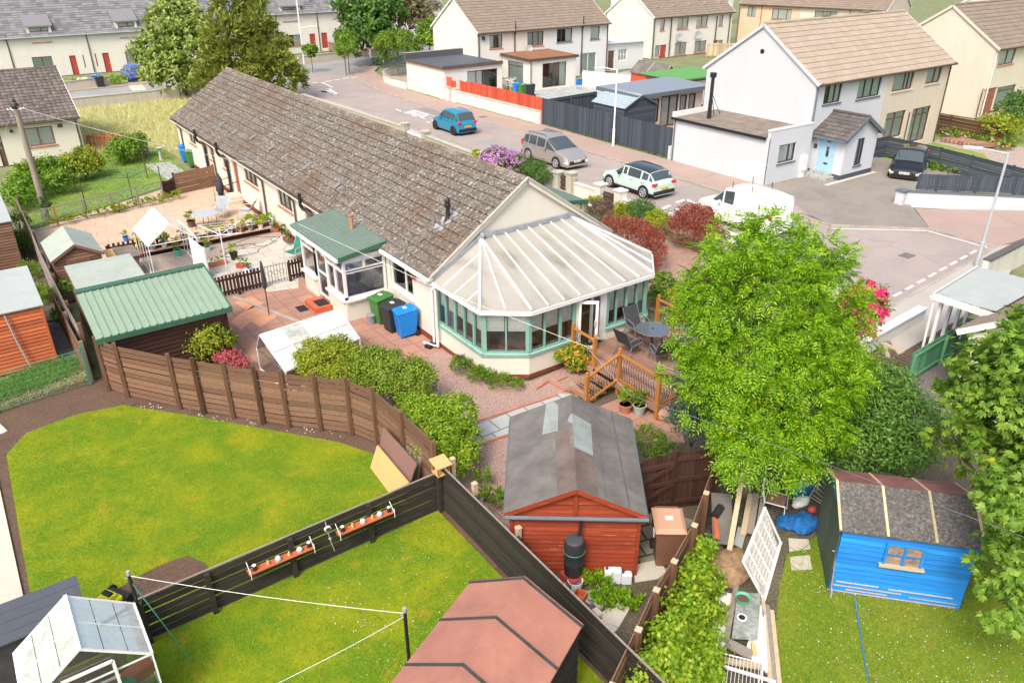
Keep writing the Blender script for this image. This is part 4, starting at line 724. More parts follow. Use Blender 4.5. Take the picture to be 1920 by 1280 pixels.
segs=[(CP[0],CP[1]),(CP[1],CP[2]),(CP[2],(DX0,-3.58)),((DX1,-3.58),CP[3]),(CP[3],CP[4]),(CP[4],CP[5])]
for sg in (segs[:3],segs[3:]):
    mb=MB()
    for a,b in sg: dw(a,b,.16,zs)
    mb.build('conservatory_wall',M['render_cream'],bg_); mb=MB()
    for a,b in sg: dw(a,b,0,.157,0,.21)
    mb.build('conservatory_plinth',M['red_plinth'],bg_)
def bay(a,b,n,blind=.45):
    A=Vector(a);Bv=Vector(b); L=(Bv-A).length; u=(Bv-A)/L; T=wallT(a,u); f=MB(T); fw=.085
    f.box((0,-.12,zs+.0),(L,-.02,zs+.07)); f.box((0,-.12,zw),(L,-.02,zE))
    for i in range(n+1): x=L*i/n; w_=fw*(1.3 if i in (0,n) else (.55 if i%2 else .95)); x=min(max(x,w_/2),L-w_/2); f.box((x-w_/2,-.118,zs+.07),(x+w_/2,-.015,zw))
    o=f.build('window_frame',M['teal_paint'],bg_); g=MB(T); g.quad((0,-.07,zs),(L,-.07,zs),(L,-.07,zw),(0,-.07,zw)); g.build('pane',M['pane_glass'],o)
    s=MB(T); s.box((-.03,-.13,zs-.06),(L+.03,.07,zs-.002)); s.build('sill',M['teal_paint'],o)
    s=MB(T); s.box((.0,-.3,zs-.02),(L,-.13,zs+.01)); s.build('inner_sill',M['white_upvc'],o)
    if blind:
        s=MB(T)
        for i in range(n):
            x0=L*i/n+.05;x1=L*(i+1)/n-.05; 
            for j in range(5): z=zw-j*(zw-zs)*blind/5; s.box((x0,-.14-.012*(j%2),z-(zw-zs)*blind/5+.005),(x1,-.125,z))
        s.build('blind',M['curtain_white'],o)
bay(CP[0],CP[1],5,.5); bay(CP[1],CP[2],2,.45); bay(CP[2],(DX0,-3.58),3,.5); bay((DX1,-3.58),CP[3],4,.6); bay(CP[3],CP[4],2,.4); bay(CP[4],CP[5],4,.3)
# french doors, one leaf open
T=wallT((DX0,-3.58),(1,0)); W_=DX1-DX0; f=MB(T); f.box((0,-.12,.45),(.07,-.02,zE)); f.box((W_-.16,-.12,.45),(W_,-.02,zE)); f.box((0,-.12,zw),(W_,-.02,zE)); f.box((.62,-.1,.5),(.7,-.03,zw)); f.box((W_-.24,-.1,.5),(W_-.16,-.03,zw)); f.box((.7,-.1,.5),(W_-.24,-.03,.6)); f.box((.7,-.1,zw-.08),(W_-.24,-.03,zw)); o=f.build('door_frame',M['white_upvc'],bg_); g=MB(T); g.quad((.7,-.06,.55),(W_-.2,-.06,.55),(W_-.2,-.06,zw),(.7,-.06,zw)); g.build('pane',M['pane_glass'],o)
Td=Matrix.Translation((DX0+.05,-3.6,0))@Matrix.Rotation(rad(-38),4,'Z'); f=MB(Td); f.box((0,-.03,.5),(.09,.03,zw)); f.box((.53,-.03,.5),(.62,.03,zw)); f.box((.09,-.03,.5),(.53,.03,.6)); f.box((.09,-.03,zw-.09),(.53,.03,zw)); o=f.build('door',M['white_upvc'],bg_); g=MB(Td); g.quad((.08,0,.55),(.54,0,.55),(.54,0,zw),(.08,0,zw)); g.build('pane',M['pane_glass'],o); f=MB(Td); f.box((.5,-.08,1.3),(.56,-.03,1.5)); f.build('handle',M['grey_metal'],o)
# interior
m=MB(); m.prism([(.15,-.1),(.15,-2.65),(1.2,-3.42),(6.0,-3.42),(7.05,-2.65),(7.05,-.1)],.3,.4); m.build('floor',wood('inside_floor',(.16,.09,.06),(.24,.15,.10)),bg_)
m=MB(); m.cbox((1.6,-2.4,.6),(1.5,.8,.5),.6); m.cbox((1.2,-1.2,.75),(.8,.9,.8),.2); m.cbox((5.6,-2.2,.7),(1.6,.8,.6),-.2); m.build('sofa',paint('sofa',(.22,.12,.08),.8,.2),bg_); m=MB(); m.cbox((5.5,-2.6,1.1),(.5,.3,.35),.4); m.cbox((6.0,-2.4,1.1),(.4,.25,.3),-.4); m.cbox((.5,-.6,1.0),(.5,.5,.9),.1); m.build('cushions',paint('cushion',(.16,.24,.42),.9,.4),bg_)
m=MB(); m.tube([(5.3,-3.56,zw-.12),(5.3,-3.7,zw-.2)],.05,6); 
# polycarbonate roof
def off(p,q): return Vector(p)
eo=.14; EP=[(-.12,.0),(-.12,-2.8),(1.08,-3.74),(6.02,-3.72),(7.25,-2.38),(7.25,.0)]
EP3=[Vector((a,b,zE+.07)) for a,b in EP]; t0=Vector(T0);t1=Vector(T1)
b=NB('polycarb'); st=b.noise(.8,3,.55,vec=b.mapping((1.6,.6,1))); col=b.ramp(st,[(.25,(.25,.225,.18)),(.45,(.40,.385,.34)),(.75,(.47,.455,.415))])
wv=b.n('ShaderNodeTexWave',wave_type='BANDS',bands_direction='X'); wv.inputs['Scale'].default_value=12; b.lk(b.tc.outputs['Object'],wv.inputs['Vector']); col=b.mix(b.ramp(wv.outputs['Fac'],[(0,0.),(1,.12)]),col,(.4,.36,.28))
b.fin(col,.25,0,None,.5); p=b.b; td=b.n('ShaderNodeBsdfTransparent'); mx=b.n('ShaderNodeMixShader'); mx.inputs[0].default_value=.2; b.lk(p.outputs[0],mx.inputs[1]); b.lk(td.outputs[0],mx.inputs[2]); b.lk(mx.outputs[0],b.out.inputs[0]); MATS['polycarb']=b.m
m=MB()
for poly in ((EP3[0],EP3[1],t0),(EP3[1],EP3[2],t0),(EP3[2],EP3[3],t1,t0),(EP3[3],EP3[4],t1),(EP3[4],EP3[5],t1)): m.extr(poly,(0,0,-.025))
cr_=m.build('conservatory_roof',M['polycarb'],bg_)
m=MB(); up=Vector((0,0,.035))
def bar(p,q,w=.042): m.beam(Vector(p)+up,Vector(q)+up,w,.045)
for i,P in enumerate(EP3[1:5]): bar(t0 if i<2 else t1,P,.08)
for f in (.25,.5,.75):                                  # side hips
    bar(EP3[1].lerp(EP3[0],f),t0.lerp(EP3[1],1-f) if f<1 else t0); bar(EP3[4].lerp(EP3[5],f),t1.lerp(EP3[4],1-f))
bar(EP3[1].lerp(EP3[2],.5),t0); bar(EP3[3].lerp(EP3[4],.5),t1)
for i in range(1,9):
    x=t0.x+(t1.x-t0.x)*(i-.5)/8 if 0 else None
n=8
for i in range(1,n): f=i/n; bar(EP3[2].lerp(EP3[3],f),t0.lerp(t1,f))
m.build('glazing_bars',M['white_upvc'],cr_)
m=MB()
for a,c in zip(EP3,EP3[1:]): m.beam(a+Vector((0,0,-.08)),c+Vector((0,0,-.08)),.1,.12)
m.build('eaves_beam',M['white_upvc'],cr_)
m=MB(); m.beam((T0[0]-.05,-.07,zT+.07),(T1[0]+.05,-.07,zT+.07),.12,.16); m.beam((T0[0],-.07,zT+.07),(-.1,-.07,zE+.14),.16,.16); m.beam((T1[0],-.07,zT+.07),(7.3,-.07,zE+.14),.16,.16); m.build('lead_flashing',M['lead'],cr_)
m=MB(); m.sphere((T0[0]+.02,-.12,zT+.12),.11,8,5); m.build('finial',M['lead'],cr_)
# back entrance canopy on the street side with green steel roof
m=MB(); steel_roof(m,(BW+.05,3.75,2.62),(0,1,0),(1,0,-.13),2.6,2.3); sr=m.build('side_canopy',M['green_steel_porch'],bg_)
m=MB(); m.beam((BW+2.33,3.7,2.27),(BW+2.33,6.4,2.27),.05,.14); m.beam((BW+.05,3.72,2.6),(BW+2.35,3.72,2.3),.05,.16); m.build('roof_trim',M['green_steel_dark'],sr)
m=MB()
for y_ in (3.9,6.2): m.beam((BW+2.2,y_,0),(BW+2.2,y_,2.25),.1,.1)
m.beam((BW+2.42,3.6,2.15),(BW+2.42,6.4,2.15),.08,.08); m.build('canopy_posts',M['white_upvc'],sr)
# ---------------------------------------------------------------- fences
def board_fence(name,label,pts,h,nb,mat='fence_brown',pm='post_brown',side=-1,cat='fence',group=None,gap=.012,ph=.1,cap=None,pw=.1,bays=True,th=.022,lap=.01,z0=.04,posts=None,postback=False):
    t=thing(name,label,cat,(*pts[0],0),0,group)
    for i,(a,b) in enumerate(zip(pts,pts[1:])):
        a=Vector((*a,0));b=Vector((*b,0));d=(b-a).normalized();n=Vector((-d.y,d.x,0))*side; m=MB(); bh=(h-z0)/nb
        for k in range(nb):
            j=random.uniform(-.006,.006); j2=random.uniform(-.006,.006); z=z0+bh*(k+.5)
            o=n*(lap*(k%2)+random.uniform(0,.004)); m.beam(a+o+Vector((0,0,z+j)),b+o+Vector((0,0,z+j2)),th,bh-gap-random.uniform(0,gap))
        m.build('board_panel',M[mat],t)
    for i,p in enumerate(pts if posts is None else posts):
        m=MB(); q=Vector((*p,0)); k=min(i,len(pts)-2); d=(Vector((*pts[k+1],0))-Vector((*pts[k],0))).normalized() if posts is None else (Vector((*pts[-1],0))-Vector((*pts[0],0))).normalized(); n=Vector((-d.y,d.x,0))*side
        q=q+n*(-.07 if postback else .07); m.beam(q,q+Vector((0,0,h+ph)),pw,pw,up=(1,0,0)); o=m.build('post',M[pm],t)
        if cap: m=MB(); m.cbox(q+Vector((0,0,h+ph+.015)),(pw+.02,pw+.02,.03),math.atan2(d.y,d.x)); m.build('post_cap',M[cap],o)
    return t
def pale_fence(name,label,p,q,h,mat,w=.1,gap=.01,rails=2,cat='fence',bow=0,z0=.05,group=None,rm=None,cols=None,out=.03,post=2.4,pm=None):
    a=Vector((*p,0));b=Vector((*q,0));L=(b-a).length;d=(b-a)/L;n=Vector((-d.y,d.x,0)); t=thing(name,label,cat,(*p,0),0,group); m=MB(); k=int(L/(w+gap))
    for i in range(k):
        c=a+d*(L*(i+.5)/k); hh=h(i/k) if callable(h) else h; m.beam(c+Vector((0,0,z0)),c+Vector((0,0,hh+random.uniform(-.008,.008))),w,.02,up=n)
    m.build('pale_panel',M[mat],t); hh=h(.5) if callable(h) else h
    for r in range(rails): m=MB(); z=z0+.15+(hh-z0-.3)*r/max(1,rails-1); m.beam(a+n*-.04+Vector((0,0,z)),b+n*-.04+Vector((0,0,z)),.04,.08); m.build('rail',M[rm or mat],t)
    if post:
        for i in range(int(L/post)+1): c=a+d*min(L,i*post)-n*.09; m=MB(); m.beam(c,c+Vector((0,0,(h(min(1,i*post/L)) if callable(h) else h)-.03)),.09,.09,up=n); m.build('post',M[pm or rm or mat],t)
    return t
bf=[S(208,731),S(243,744),S(340,766),S(440,783),S(543,800),S(603,806),S(663,814),S(712,835),(-4.2,-5.6),(-4.2,-7.15)]
board_fence('fence','long curved brown board fence with square posts between the lawn and the hedge',bf,1.72,10,'fence_brown','post_brown',side=-1,cap=None,ph=.12,gap=.022,lap=.012)
for p in ((381,774),(492,792)):
    a=S(*p); m=MB(); m.beam((a[0]-.02,a[1]-.1,0),(a[0]-.02,a[1]-.1,1.85),.1,.1,up=(1,0,0)); o=m.build('timber_post',M['post_dark'])
    base(o,(a[0],a[1]-.1,0)); tag(o,'darker newer post nailed to the brown fence, '+('left one, beside the pink shrub' if p[0]<400 else 'right one, near the glass cold frame'),'fence post')
fa=[(-4.3,-7.33),(-6.1,-7.36),(-7.9,-7.39),(-9.6,-7.42),(-10.85,-7.45)]
FA=board_fence('fence','black horizontal-board fence with gaps, crossing between the two lawns',fa,1.06,6,'fence_black','fence_black',side=1,gap=.022,ph=-.02)
m=MB(); m.beam((-4.3,-7.33,1.08),(-10.85,-7.45,1.08),.035,.02); m.build('capping',M['grey_wood'],FA)
fb=[(-4.22,-7.2),(-4.24,-8.8),(-4.26,-10.4),(-4.28,-12.0),(-4.3,-13.6),(-4.32,-15.2)]
FB=board_fence('fence','black fence with close boards, running beside the red shed down to the bottom edge',fb,1.28,9,'fence_black','fence_black',side=1,gap=.02,ph=-.02)
m=MB(); m.beam((-4.22,-7.2,1.3),(-4.32,-15.2,1.3),.035,.02); m.build('capping',M['grey_wood'],FB)
rf=[S(1345,848,1.3),S(1318,925,1.3),S(1296,985,1.3),S(1258,1052,1.3),S(1224,1106,1.3),S(1190,1180,1.3),S(1140,1285,1.3)]
board_fence('fence','brown weathered fence with pale-topped posts between the wheelie bin and the bramble hedge',rf,1.25,7,'fence_brown','post_brown',side=1,cap='pale_wood',ph=.08)
# arched gate beside the red shed
ga,gb,gc=S(1196,868,1.55),S(1268,850,1.6),S(1345,838,1.65)
def gate(name,label,a,b,h,mat,arch=0,brace=True,cat='gate',w=.11,group=None):
    t=thing(name,label,cat,(*a,0),0,group); A=Vector((*a,0));Bv=Vector((*b,0));L=(Bv-A).length;d=(Bv-A)/L;n=Vector((-d.y,d.x,0)); m=MB(); k=max(3,int(L/w))
    for i in range(k): f=(i+.5)/k; c=A+d*L*f; m.beam(c+Vector((0,0,.05)),c+Vector((0,0,h+arch*math.sin(PI*f))),L/k-.012,.02,up=n)
    m.build('pale_panel',M[mat],t); m=MB()
    for z in (.25,h*.55,h-.15): m.beam(A-n*.035+Vector((0,0,z)),Bv-n*.035+Vector((0,0,z)),.05,.1)
    m.build('rail',M[mat],t)
    if brace: m=MB(); m.beam(A-n*.04+Vector((0,0,.3)),Bv-n*.04+Vector((0,0,h*.55)),.05,.09); m.beam(A-n*.04+Vector((0,0,h*.55+.08)),Bv-n*.04+Vector((0,0,h-.2)),.05,.09); m.build('brace',M[mat],t)
    return t
gate('gate','dark brown arched garden gate with diagonal braces beside the red shed',ga,gb,1.5,'dark_brown_z',.14)
gate('slatted_fence','dark brown slatted panel with gaps right of the arched gate',gb,gc,1.62,'dark_brown_z',0,False,'fence')
m=MB(); m.beam((*gb,0),(*gb,1.7),.12,.12,up=(1,0,0)); o=m.build('gate_post',M['dark_brown_z']); base(o,gb); tag(o,'dark brown post between the arched gate and the slatted panel','gate post')
# left boundary fences
lb=[S(30,368,1.0),S(45,400,1.0),S(60,440,1.0),S(78,500,1.0),S(100,560,1.0),S(125,610,1.0)]
board_fence('fence','thin weathered boundary fence running down past the green-roofed sheds on the left',[(-9.75,22.),(-9.78,19),(-9.8,16),(-9.85,13),(-9.85,10.2),(-9.85,7.3),(-9.8,5.2)],1.5,8,'grey_wood','fence_brown',side=1,ph=.05)
board_fence('fence','second grey plank fence, lower left, close to the brown shed walls',[(-10.05,9.3),(-10.0,6.8),(-9.95,4.2)],1.3,6,'fence_brown','grey_wood_z',side=1,ph=.08)
t=thing('mesh_fence','green wire mesh fence in front of the long grass at the left','fence',S(112,757))
a=Vector((-14.5,3.55,0)); b_=Vector((-9.85,4.0,0)); m=MB()
for k in range(8): z=.08+k*.16; m.tube([a+Vector((0,0,z)),b_+Vector((0,0,z))],.007 if k<7 else .012,4)
for k in range(62): c=a.lerp(b_,k/61.); m.tube([c+Vector((0,0,.05)),c+Vector((0,0,1.2))],.004,3)
m.build('mesh',paint('green_wire',(.05,.22,.15),.5,.1),t)
for f in (.45,.98): c=a.lerp(b_,f); m=MB(); m.beam(c,c+Vector((0,0,1.3)),.05,.05); m.build('post',M['green_wire'],t)
# ---------------------------------------------------------------- sheds
def shed(name,label,P,rz,w,d,ev,rg,axis,wallm,roofm,ov=.15,lap=.12,group=None,cat='shed',steel=False,batt=None,bm='pale_wood',fm='pale_wood',corner=None,win=None,doorx=None,vert=False,roofth=.035,evb=None):
    t=thing(name,label,cat,(*P,0),rz,group); m=MB(); LT=WM[t.name]
    def top(x,y):
        if axis=='y': return ev+(rg-ev)*(1-abs(x-w/2)/(w/2))
        if axis=='x': return ev+(rg-ev)*(1-abs(y-d/2)/(d/2))
        return ev+(rg-ev)*y/d
    m.T=LT
    for (A,Bv) in (((0,0),(w,0)),((w,0),(w,d)),((w,d),(0,d)),((0,d),(0,0))):
        ax,ay=A;bx,by=Bv; L=math.dist(A,Bv); ux,uy=(bx-ax)/L,(by-ay)/L; nx,ny=uy,-ux
        zmax=max(top(ax+ux*L*f,ay+uy*L*f) for f in (0,.5,1)); n=int(zmax/lap)+1
        if vert: n=1
        for k in range(n):
            z0=k*lap+.03; z1=min(z0+lap-.010,zmax)
            if vert: z0,z1=.03,zmax
            fs=[f/20 for f in range(21) if top(ax+ux*L*f/20,ay+uy*L*f/20)>z0+.01]
            if len(fs)<2: continue
            f0,f1=fs[0],fs[-1]
            def P3(f,z,o): z=min(z,top(ax+ux*L*f,ay+uy*L*f)); return (ax+ux*L*f+nx*o,ay+uy*L*f+ny*o,z)
            pts=[P3(f0,z0,.026),P3(f1,z0,.026)]+[P3(f,z1,-.004) for f in fs[::-1]]
            m.quad(*pts); m.quad(P3(f0,z0,.0),P3(f1,z0,.0),P3(f1,z0,.026),P3(f0,z0,.026))
    for k in range(4): pass
    ins=MB(LT); ins.box((.03,.03,.02),(w-.03,d-.03,min(ev,rg)-.05)); ins.build('wall_lining',M[wallm],t)
    wl=m.build('wall',M[wallm],t); th=roofth
    m=MB(LT); rm=MB(LT); tr=MB(LT)
    if axis=='y': s=(rg-ev)/(w/2); pl=[[(-ov,-ov,ev-s*ov),(w/2,-ov,rg),(w/2,d+ov,rg),(-ov,d+ov,ev-s*ov)],[(w+ov,-ov,ev-s*ov),(w+ov,d+ov,ev-s*ov),(w/2,d+ov,rg),(w/2,-ov,rg)]]
    elif axis=='x': s=(rg-ev)/(d/2); pl=[[(-ov,-ov,ev-s*ov),(w+ov,-ov,ev-s*ov),(w+ov,d/2,rg),(-ov,d/2,rg)],[(-ov,d+ov,ev-s*ov),(-ov,d/2,rg),(w+ov,d/2,rg),(w+ov,d+ov,ev-s*ov)]]
    else: s=(rg-ev)/d; pl=[[(-ov,-ov,ev-s*ov),(w+ov,-ov,ev-s*ov),(w+ov,d+ov,rg+s*ov),(-ov,d+ov,rg+s*ov)]]
    up=Vector((0,0,.04))
    if steel:
        q=pl[0]; a,b,c=Vector(q[0])+up,Vector(q[1])+up,Vector(q[3])+up
        steel_roof(m,a,b-a,c-a,(b-a).length,(c-a).length,.21,.03)
        if len(pl)>1: m.extr([Vector(p)+up for p in pl[1]],(0,0,-.03))
    else:
        for i,q in enumerate(pl): m.extr([Vector(p)+up for p in q],(0,0,-th),i if isinstance(roofm,(list,tuple)) else 0)
    ro=m.build('roof',[M[r] for r in roofm] if isinstance(roofm,(list,tuple)) else M[roofm],t)
    if batt:
        m=MB(LT)
        for f in batt:
            for q in pl:
                Q=[Vector(p)+up for p in q]
                if axis=='y': x=lambda i,j,f=f:Q[i].lerp(Q[j],f)
                if axis=='y':
                    if q is pl[0]: p1,p2=Q[0].lerp(Q[3],f),Q[1].lerp(Q[2],f)
                    else: p1,p2=Q[0].lerp(Q[1],f),Q[3].lerp(Q[2],f)
                elif q is pl[0]: p1,p2=Q[0].lerp(Q[1],f),Q[3].lerp(Q[2],f)
                else: p1,p2=Q[0].lerp(Q[3],f),Q[1].lerp(Q[2],f)
                m.beam(p1+Vector((0,0,.01)),p2+Vector((0,0,.01)),.05,.02)
        m.build('batten',M[bm],ro)
    if fm:
        m=MB(LT)
        for q in pl:
            if axis=='y': k=[(0,1),(2,3)] if q is pl[0] else [(0,3),(1,2)]
            elif axis=='x': k=[(0,3),(1,2)] if q is pl[0] else [(0,1),(3,2)]
            else: k=[(0,3),(1,2),(0,1)]
            for i,j in k: m.beam(Vector(q[i])+Vector((0,0,-.02)),Vector(q[j])+Vector((0,0,-.02)),.025,.1)
        m.build('bargeboard',M[fm],ro)
    if corner:
        m=MB(LT)
        for x,y in ((0,0),(w,0),(0,d),(w,d)): m=MB(LT); m.box((x-.035,y-.035,.02),(x+.035,y+.035,top(x,y)-.02)); m.build('corner_post',M[corner],wl)
    return t
# red shed with the patched felt roof
RS=shed('shed','red timber shed with patched grey felt roof, black water butt against its end wall',(-4.1,-10.02),rad(-37.4),2.62,3.35,1.72,2.3,'y','red_shed_wood','felt_grey',ov=.13,lap=.115,fm='red_shed_wood',corner='red_shed_wood')
LT=WM[RS.name]; s=.58/1.31
def rp(x,y,o=.05): return (x,y,1.72+(2.3-1.72)*(1-abs(x-1.31)/1.31)+o)
m=MB(LT)
for q,z in ((((.62,2.2),(.98,2.15),(1.0,3.2),(.9,3.45),(.72,3.45)),.046),): m.quad(*[rp(a,b,z) for a,b in q])
m.quad(rp(1.31,1.3,.046),rp(1.72,1.25,.046),rp(1.74,2.5,.046),rp(1.31,2.65,.046)); m.quad(rp(1.2,2.4,.047),rp(1.31,2.2,.047),rp(1.31,2.65,.047),rp(1.25,2.62,.047))
ch=[c for c in RS.children if c.name.startswith('roof')][0]
m.build('felt_patch',paint('felt_patch_grey',(.25,.285,.275),.9,.15,scale=3,dirt=.2),ch)
m=MB(LT); m.quad(rp(.95,.9,.05),rp(1.22,.9,.05),rp(1.22,2.15,.05),rp(.9,2.05,.05)); m.quad(rp(.92,-.1,.044),rp(1.31,-.1,.044),rp(1.31,1.35,.044),rp(.95,1.2,.044)); m.quad(rp(1.31,-.1,.044),rp(1.75,-.1,.044),rp(1.72,1.25,.044),rp(1.31,1.3,.044)); m.build('felt_patch',M['felt_red'] if 0 else paint('felt_brownish',(.15,.115,.10),.95,.25,scale=2,dirt=.2),ch)
m=MB(LT); m.quad(rp(2.38,-.12,.044),rp(2.41,-.12,.044),rp(2.3,3.45,.044),rp(2.27,3.45,.044)); m.quad(rp(1.9,-.12,.044),rp(1.91,-.12,.044),rp(1.93,3.45,.044),rp(1.92,3.45,.044)); m.build('felt_seam',M['lead_dark'],ch)
m=MB(LT); m.tube([(-.12,-.14,1.6),(2.78,-.14,1.6)],.045,8); m.tube([(2.76,-.14,1.62),(2.78,3.45,1.66)],.035,6); m.tube([(-.13,-.14,1.62),(-.14,3.45,1.66)],.035,6); m.build('gutter',M['grey_metal' if 0 else 'sill_grey'],RS,smooth='auto')
m=MB(LT); m.tube([(1.42,-.15,1.6),(1.42,-.17,1.4),(1.36,-.2,1.05)],.035,8); m.build('downpipe',M['black_plastic'],RS,smooth='auto')
m=MB(LT); m.beam((1.31,-.035,1.62),(1.31,-.035,2.22),.09,.03,up=(0,1,0)); m.build('trim',M['red_shed_wood'],RS)
def onT(T,*p): return tuple(T@Vector(p))
bp=onT(LT,1.3,-.28,0)
t=thing('water_butt','slim black water butt on a red stand under the downpipe of the red shed','water butt',bp)
m=MB(); c=bp; m.lathe([(.17,.28),(.2,.32),(.21,.6),(.215,.61),(.21,.63),(.215,.85),(.22,.86),(.215,.88),(.22,1.08),(.19,1.16),(.12,1.2)],c,18,sy=.95); m.build('barrel',paint('butt_black',(.028,.032,.036),.4,.1),t,smooth='auto')
m=MB(); m.lathe([(.19,1.165),(.17,1.2),(.08,1.215)],c,18); m.build('lid',paint('butt_lid',(.06,.065,.07),.35,.1),t,smooth='auto'); m=MB(); m.tube([(c[0]+.22*math.cos(a),c[1]+.22*math.sin(a),.9) for a in [i*PI/8 for i in range(17)]],.008,4); m.build('strap',M['green_wire'],t)
m=MB(); m.box((c[0]-.2,c[1]-.2,0),(c[0]+.2,c[1]+.2,.27)); m.build('stand',M['red_door'],t)
shed('shed','small shed with plain pink felt roof and black battens at the bottom of the photo',(-8.63,-12.81),rad(-63),2.05,3.0,1.85,2.4,'y','fence_black','felt_pink',ov=.06,batt=(.02,.34,.67,.98),bm='felt_black',fm='fence_black')
BS=shed('shed','bright blue painted shed with boarded window and speckled felt roof with white battens',(.93,-14.28),rad(-47.6),2.48,1.9,1.66,2.06,'x','blue_shed_wood',['felt_speckled','felt_red'],ov=.09,lap=.13,batt=(.01,.34,.67,.99),bm='pale_wood',fm=None)
LT=WM[BS.name]; m=MB(LT)
for a,b in ((.02,.5),(.5,1.05),(1.05,1.45),(1.45,1.88)): m.box((-.035,a,.03),(-.022,b-.015,1.7 if .4<a<1.4 else 1.62))
m.build('side_cladding',M['green_shed_wood'],BS)
m=MB(LT)
for a,b,z in ((.05,1.35,.2),(.0,2.4,.05),(1.1,2.3,.28),(.1,.9,.30),(1.5,2.4,.14),(.3,1.1,.12)): m.box((a,-.035,z),(b,-.024,z+.022))
m.build('bare_board_edge',M['pale_wood'],BS)
m=MB(LT); 
for x in (.84,1.18,1.52): m.box((x,-.06,.95),(x+.05,-.02,1.42))
m.box((.84,-.06,1.42),(1.57,-.02,1.47)); m.box((.84,-.055,1.17),(1.57,-.02,1.2)); o=m.build('window',M['blue_shed_wood'],BS); m=MB(LT); m.box((.86,-.035,.95),(1.55,-.025,1.44)); m.build('boarding',paint('rusty_board',(.26,.19,.15),.9,.5,scale=8,dirt=.6),o); m=MB(LT); m.box((.78,-.11,.9),(1.62,-.02,.95)); m.build('sill',M['pale_wood'],o)
GS=shed('shed','dark maroon shed with sloping green ribbed steel roof left of the terracotta patio',(-9.42,3.2),0,3.6,2.35,1.78,2.3,'m','dark_brown_wood','green_steel',ov=.14,lap=.14,steel=True,fm=None,corner='dark_brown_wood')
m=MB(); m.beam((-9.6,3.0,1.74),(-5.64,3.0,1.74),.05,.16); m.beam((-9.6,5.65,2.4),(-5.64,5.65,2.4),.3,.04); m.beam((-5.66,3.05,1.78),(-5.66,5.7,2.36),.06,.12); m.build('roof_trim',M['green_steel_dark'],GS)
shed('shed','brown shed with flat pale green felt roof behind the green steel roofed shed',(-9.35,6.5),0,1.95,2.5,2.0,2.08,'m','fence_brown','felt_green',ov=.08,fm='grey_wood')
S3_=shed('shed','brown timber shed with gabled green felt roof and double doors, beside the cream terrace',(-9.6,11.2),0,1.6,2.4,1.7,2.15,'y','fence_brown','felt_green',ov=.1,fm='fence_brown')
m=MB(WM[S3_.name]); m.box((.4,-.04,.05),(.8,-.025,1.6)); m.box((.81,-.04,.05),(1.2,-.025,1.6)); m.build('door',M['fence_brown'],S3_)
shed('shed','red-orange timber shed with pale felt roof at the left edge of the photo',(-13.6,6.2),0,3.05,3.5,2.0,2.12,'m','weathered_red','felt_pale',ov=.08,fm=None,corner='weathered_red')
t=thing('gutter_pipe','grey pipe running diagonally down the red-orange shed','pipe',S(5,575,1.9)); m=MB(); a,b_=S3(5,580,1.95),S3(37,662,.05); m.tube([(a.x,6.1,1.95),(a.x+.1,6.08,1.),(a.x+.25,6.05,.1)],.03,6); m.build('pipe',M['grey_metal'],t)
shed('shed','maroon clad shed with pale grey roof at the far left edge above the parked car',(-13.,16.2),0,2.6,4.6,2.0,2.1,'m','dark_brown_wood' if 0 else 'fence_brown','felt_pale',ov=.06,fm=None)
bb=thing('storage_box','low black flat-topped storage shed with wide lid boards at the bottom left','storage shed',(-13.1,-6.8)); m=MB(); m.box((-14.6,-7.25,0),(-11.75,-6.3,1.1)); m.build('wall',M['felt_black'],bb); m=MB()
for k in range(4): z=1.14; m.box((-14.7,-7.32+k*.275,z),(-11.68,-7.05+k*.275,z+.03+.004*k))
m.build('lid',M['anthracite_flat'],bb)
# big grey shed and garden room over the road
s5=shed('shed','anthracite shed with ribbed grey steel roof behind the dark street fence',(26.2,19.5),rad(0),3.0,3.2,1.9,2.6,'y','anthracite','grey_steel',ov=.12,steel=True,fm='anthracite')
